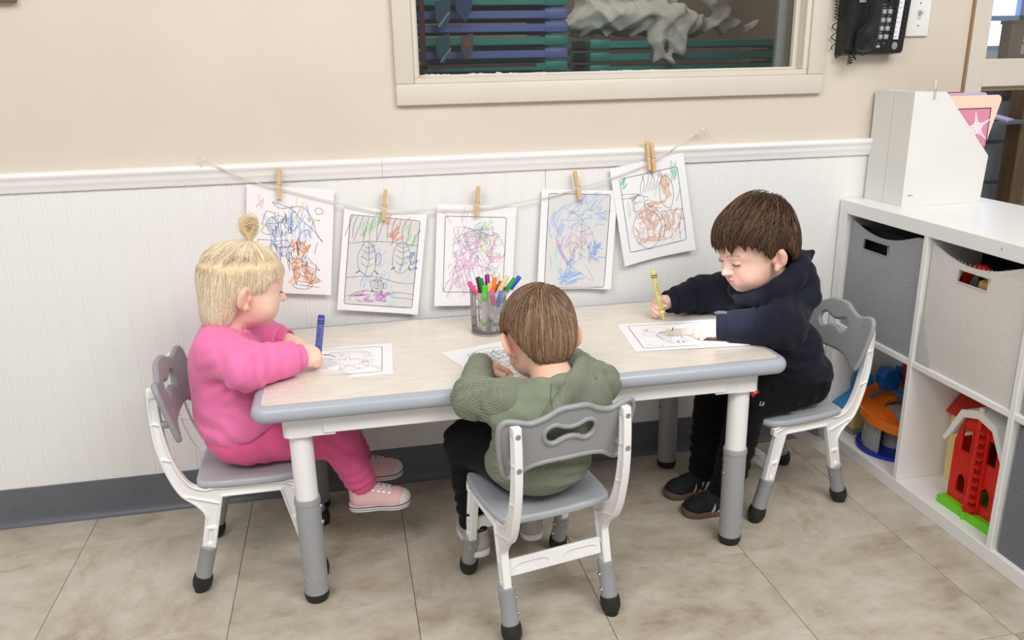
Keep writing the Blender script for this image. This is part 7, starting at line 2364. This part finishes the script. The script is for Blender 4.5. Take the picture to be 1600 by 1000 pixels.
    MB().lathe([(0.0018, 0), (0.0022, 0.001), (0.0012, 0.0022)], 10, Matrix.Translation(Vector(es)) @ Matrix.Rotation(R(90), 4, 'X')).build('ear_stud', mat('gold', '#d9b25a', 0.25, metal=1.0), root, smooth=60)
    # hair: thin and blonde, drawn up into a sprout, the rest hanging straight
    rng = np.random.default_rng(11)
    shell = [Ell((0, -0.012, 0.0225), (0.0718, 0.0865, 0.0728)), Ell((0, 0.030, 0.0245), (0.0590, 0.0492, 0.0512), k=0.03), Ell((0, -0.042, -0.028), (0.062, 0.046, 0.070), k=0.03), Ell((0, -0.050, -0.068), (0.050, 0.030, 0.042), k=0.02)]
    shell = xform(scale_prims(shell, S), Mh, H)
    cut = Cut([0, 25, 45, 60, 72, 84, 96, 108, 125, 150, 180], [0.046, 0.042, 0.034, 0.020, 0.000, 0.002, 0.006, -0.036, -0.082, -0.094, -0.098], Mh, H, S)
    knot = H + Mh @ (A_(0.0, 0.004, 0.0955) * S)
    down = A_(0, 0, -1.0)
    def flow(p, g, sv, u):
        L_ = ((p - H) @ Mh) / S
        up_ = L_[:, 2] > 0.050 + 0.012 * np.clip(L_[:, 1] / 0.08, -1, 1)
        tok = knot - p; tok /= np.linalg.norm(tok, axis=1)[:, None] + 1e-9
        dn = np.tile(down, (len(p), 1)) - 0.18 * Mh[:, 1] + 0.05 * sv
        fr_ = (L_[:, 1] > 0.045)
        dn = dn + fr_[:, None] * (Mh[:, 1] * 0.25 + np.sign(L_[:, 0])[:, None] * Mh[:, 0] * 0.35)
        return np.where(up_[:, None], tok + 0.04 * sv, dn)
    cols = ('#eedcbc', '#e6d0ac', '#f5e8d0', '#dcc29a', '#f8efde', '#ead6b6')
    hb, _ = hair_object(root, shell, cut, Mh, H, S, 7000, flow, 16, 0.0085, (-0.014, 0.018), 0.0030, rng, cols, '#e6cfa8', 0.00060, groove=0.0003, edge=0.012, clump=(9.0, 0.012))
    # sprout: a looped tuft tied with a clear band
    kn = knot; up3 = nrm(Mh[:, 2] * 0.85 + A_(0, 0, 0.4) - 0.12 * Mh[:, 1])
    fw = nrm(Mh[:, 1] - up3 * (Mh[:, 1] @ up3)); sd = np.cross(up3, fw)
    loop = [kn, kn + up3 * 0.012, kn + up3 * 0.024 + fw * 0.009, kn + up3 * 0.040 + fw * 0.010, kn + up3 * 0.048 - fw * 0.002, kn + up3 * 0.038 - fw * 0.013, kn + up3 * 0.022 - fw * 0.009, kn + up3 * 0.010]
    lp = spline(loop, 5, False)
    tuft = chain(list(lp), list(np.interp(np.linspace(0, 1, len(lp)), [0, 0.2, 0.5, 0.8, 1], [0.004, 0.0055, 0.0065, 0.006, 0.004])), 0.003)
    V, F = sdf_mesh(tuft, 0.0016)
    cc_ = np.tile(np.array(lin('#d9bd90')[:3]), (len(V), 1)) * RNG.uniform(0.85, 1.15, (len(V), 1))
    tf = link('hair_sprout', np_mesh('hair_sprout', V, F, hair_mat('hair_strands'), col=cc_), hb)
    mb = MB()
    for i in range(420):
        off = rng.normal(0, 0.0042, 3); k0 = rng.integers(0, 4); k1 = rng.integers(22, len(lp))
        seg = lp[k0:k1:3] + off * np.interp(np.arange(k0, k1, 3), [0, 8, 20, 36], [0.35, 1.0, 1.35, 0.8])[:, None]
        if rng.random() < 0.35:
            seg = seg[: max(4, len(seg) - 4)]; seg = np.vstack([seg, seg[-1] + nrm(seg[-1] - seg[-2] + rng.normal(0, 0.002, 3)) * rng.uniform(0.006, 0.022)])
        mb.tube(seg, [0.0004] * (len(seg) - 1) + [0.0001], 3, cap=False)
    for i in range(40):    # flyaways lying back from the knot
        a = rng.uniform(-0.6, 0.6)
        d = -fw * math.cos(a) + sd * math.sin(a)
        ln_ = rng.uniform(0.018, 0.036)
        mb.tube([kn + up3 * 0.002, kn + d * ln_ * 0.5 + up3 * 0.004, kn + d * ln_ + up3 * rng.uniform(-0.004, 0.006)], [0.0004, 0.0003, 0.0001], 3, cap=False)
    st_ = mb.build('sprout_strands', mat('blonde_strand', '#e6d0a8', 0.42, noise=0.12, scale=200), tf, smooth=80)
    MB().tube([kn + up3 * 0.008 + 0.0062 * (math.cos(a) * fw + math.sin(a) * sd) for a in np.linspace(0, 2 * math.pi, 16, endpoint=False)], 0.0012, 6, closed=True).build('hair_band', mat('clear_band', '#d8cfc0', 0.3), hb, smooth=60)
    return root
build_girl()
crayon_obj((-1.528, -0.352, 0.509), (-1.508, -0.338, 0.624), mat('indigo_wax', '#3f4690', 0.4), mat('indigo_paper', '#6068b4', 0.6), 'blue violet crayon upright in the fist of the child in pink')
# ================================================================ THINGS ON THE TABLE
ZP = TZ + 0.0008
def desk_page(label, c, rz, frame, lines, faint, crays, seed, heavy=None):
    return flat_page('coloring_page', label, None, frame, lines, faint, crays, seed, 0.0, parent_loc=(c[0], c[1], ZP), rot=(R(-90), 0, R(rz)), group='coloring pages on the table', heavy=heavy)
rg = np.random.default_rng(21)
def doodle(rg, box, n):
    out = []
    for _ in range(n):
        out.append(blob(rg.uniform(box[0], box[2]), rg.uniform(box[1], box[3]), rg.uniform(0.006, 0.026), rg.uniform(0.006, 0.026), rg, 0.28, 8, rg.uniform(0, 120), rg.uniform(200, 420)))
    return out
frm = (-0.088, -0.105, 0.088, 0.115)
ln = [blob(0.03, 0.035, 0.034, 0.05, rg, 0.1, 10), blob(-0.035, 0.03, 0.030, 0.055, rg, 0.12, 10), spline([(0.0, 0.10), (0.02, 0.07), (0.05, 0.085)], 5, False), spline([(0.05, 0.09), (0.07, 0.11)], 3, False), spline([(0.04, 0.09), (0.06, 0.112)], 3, False), spline([(-0.05, 0.09), (-0.03, 0.07), (-0.02, 0.10)], 4, False)] + doodle(rg, (-0.06, -0.05, 0.06, 0.08), 12)
hv = [spline([(-0.075, -0.06), (-0.055, -0.035), (-0.045, -0.01), (-0.03, 0.005)], 5, False)]
desk_page('page with grey line drawing under the fist of the child in pink', (-1.4935, -0.3225), -93, frm, [], ln, None, 21, hv)
rg = np.random.default_rng(22)
ln = [spline([(-0.07, 0.07), (-0.04, 0.10), (0.0, 0.108), (0.04, 0.10)], 5, False), spline([(-0.07, 0.07), (-0.03, 0.078), (0.03, 0.076)], 5, False), blob(-0.06, 0.045, 0.014, 0.012, rg), blob(-0.045, 0.02, 0.016, 0.014, rg)] + doodle(rg, (-0.06, -0.09, 0.06, 0.09), 34) + [np.array([(-0.02, -0.06), (0.05, -0.03)]), np.array([(-0.03, -0.08), (0.05, -0.06)]), np.array([(0.0, -0.10), (0.03, -0.02)])]
hv = [np.array([(-0.078, 0.055), (-0.070, 0.040)]), np.array([(-0.074, 0.055), (-0.066, 0.042)])]
desk_page('page with dense black line drawing before the child in olive green', (-1.092, -0.427), 17.5, None, ln, None, [('#7aa6e8', scribble(rg, (-0.05, 0.085, -0.04, 0.092), 5, 30, 10, 0.012), 0.002)], 22, hv)
rg = np.random.default_rng(23)
ln = [blob(-0.01, 0.03, 0.040, 0.03, rg, 0.12, 10), blob(0.045, 0.05, 0.022, 0.03, rg, 0.15, 9), spline([(-0.08, -0.02), (-0.02, 0.0), (0.04, -0.01)], 5, False)] + doodle(rg, (-0.06, -0.06, 0.06, 0.08), 16)
hv = [np.array([(0.062, 0.0), (0.035, 0.012)]), np.array([(-0.055, -0.085), (-0.045, -0.05)]), np.array([(-0.068, -0.085), (-0.060, -0.05)]), np.array([(-0.06, 0.02), (-0.045, 0.02)]), np.array([(-0.062, 0.008), (-0.045, 0.008)])]
desk_page('page with faint line drawing and yellow dabs before the child in black', (-0.636, -0.3450), 83.5, frm, [], ln, [('#e6dc8e', scribble(rg, (0.03, 0.06, 0.05, 0.08), 6, 20, 30, 0.012), 0.002), ('#e6d96a', scribble(rg, (0.035, 0.005, 0.045, 0.015), 6, 10, 20, 0.010), 0.002)], 23, hv)

# clear ribbed cup
def clear_plastic():
    m = bpy.data.materials.new('clear_ribbed_plastic'); m.use_nodes = True
    nt = m.node_tree; N, L = nt.nodes.new, nt.links.new
    nt.nodes.remove(nt.nodes['Principled BSDF'])
    t = N('ShaderNodeBsdfTransparent'); t.inputs[0].default_value = (0.985, 0.98, 0.975, 1)
    d = N('ShaderNodeBsdfDiffuse'); d.inputs[0].default_value = (0.92, 0.90, 0.88, 1)
    g = N('ShaderNodeBsdfGlossy'); g.inputs['Roughness'].default_value = 0.08
    f = N('ShaderNodeFresnel'); f.inputs[0].default_value = 1.5
    m1 = N('ShaderNodeMixShader'); m1.inputs[0].default_value = 0.10
    m2 = N('ShaderNodeMixShader')
    L(t.outputs[0], m1.inputs[1]); L(d.outputs[0], m1.inputs[2]); L(f.outputs[0], m2.inputs[0]); L(m1.outputs[0], m2.inputs[1]); L(g.outputs[0], m2.inputs[2])
    L(m2.outputs[0], nt.nodes['Material Output'].inputs[0])
    return m
M_cup = clear_plastic()
CX, CY, CRr = -1.097, -0.190, 0.046
cup = thing('marker_cup', 'clear plastic cup full of felt markers in the middle of the table', 'cup', (CX, CY, TZ + 0.0004))
def ribbed(r0, r1, z0, z1, amp, n=26):
    NR = n * 6
    vs, fs = [], []
    for (r_, z_) in ((r0, z0), (r1, z1)):
        for j in range(NR):
            a = 2 * math.pi * j / NR
            vs.append(((r_ + amp * math.cos(n * a)) * math.cos(a), (r_ + amp * math.cos(n * a)) * math.sin(a), z_))
    for j in range(NR): fs.append((j, (j + 1) % NR, NR + (j + 1) % NR, NR + j))
    return vs, fs
g = MB(); g.add(*ribbed(CRr - 0.002, CRr, 0.002, 0.112, 0.0006));
g.build('cup_wall', M_cup, cup, smooth=60)
MB().lathe([(CRr - 0.001, 0.0), (CRr - 0.0008, 0.002), (CRr - 0.002, 0.004)], 40).build('cup_base', M_cup, cup, smooth=60)
MB().tube([(CRr * math.cos(a), CRr * math.sin(a), 0.1125) for a in np.linspace(0, 2 * math.pi, 40, endpoint=False)], 0.0014, 6, closed=True).build('cup_rim', M_cup, cup, smooth=60)
MB().tube([((CRr - 0.001) * math.cos(a), (CRr - 0.001) * math.sin(a), 0.002) for a in np.linspace(0, 2 * math.pi, 40, endpoint=False)], 0.0016, 6, closed=True).build('base_ring', mat('smoky_ring', '#b0a49c', 0.3), cup, smooth=60)
M_mk = mat('white_marker_barrel', '#e9e7e2', 0.4)
mk = [('pink', '#f0559a', -1.147, -0.205, 0.641, 0.022, 0.012), ('brown', '#5a3526', -1.119, -0.172, 0.644, 0.004, 0.02), ('dark green', '#11843f', -1.114, -0.185, 0.643, 0.012, 0.01),
      ('lime green', '#4bd32c', -1.109, -0.214, 0.632, -0.014, -0.016), ('straw yellow', '#dcca78', -1.094, -0.206, 0.634, -0.018, -0.002), ('magenta', '#9c1d84', -1.094, -0.166, 0.648, 0.006, 0.016),
      ('orange', '#f5822a', -1.076, -0.180, 0.642, -0.006, 0.01), ('rose pink', '#ee64a2', -1.094, -0.226, 0.622, 0.022, -0.018), ('sky blue', '#4f8fe0', -1.070, -0.224, 0.617, 0.008, -0.024),
      ('rust', '#b0521c', -1.060, -0.176, 0.630, -0.016, 0.02), ('sand', '#e0d08c', -1.046, -0.190, 0.646, -0.024, 0.006), ('emerald green', '#179a50', -1.024, -0.182, 0.637, -0.026, 0.018), ('royal blue', '#2c49d0', -1.009, -0.170, 0.638, -0.020, 0.024)]
for nm, colr, x, y, z, bx_, by_ in mk:
    top = A_(x, y, z); bot = A_(CX + bx_, CY + by_, TZ + 0.0085)
    L_ = np.linalg.norm(top - bot); Bm = rot_to(top - bot)
    t = thing('felt_marker', f'felt marker with {nm} cap in the clear cup', 'marker', tuple(bot), 0, 'felt markers in the cup')
    t.matrix_world = Matrix([list(Bm[0]) + [bot[0]], list(Bm[1]) + [bot[1]], list(Bm[2]) + [bot[2]], [0, 0, 0, 1]])
    mc = mat('marker_' + nm.replace(' ', '_'), colr, 0.4)
    r = 0.0062; cl_ = 0.038
    MB().lathe([(r * 0.85, 0.0), (r, 0.002), (r, L_ - cl_)], 14).build('barrel', M_mk, t, smooth=40)
    MB().lathe([(r + 0.0001, 0.014), (r + 0.00025, 0.0142), (r + 0.00025, 0.024), (r + 0.0001, 0.0242)], 14, cap=False).build('colour_band', mc, t, smooth=40)
    MB().lathe([(r * 0.84, -0.0006), (r * 0.86, 0.0012)], 14).build('end_plug', mc, t, smooth=40)
    MB().lathe([(r + 0.0010, L_ - cl_ - 0.002), (r + 0.0010, L_ - cl_ + 0.002), (r + 0.0004, L_ - cl_ + 0.004), (r, L_ - 0.001), (r * 0.9, L_), (r * 0.62, L_), (r * 0.58, L_ - 0.004)], 16).build('cap', mc, t, smooth=40)
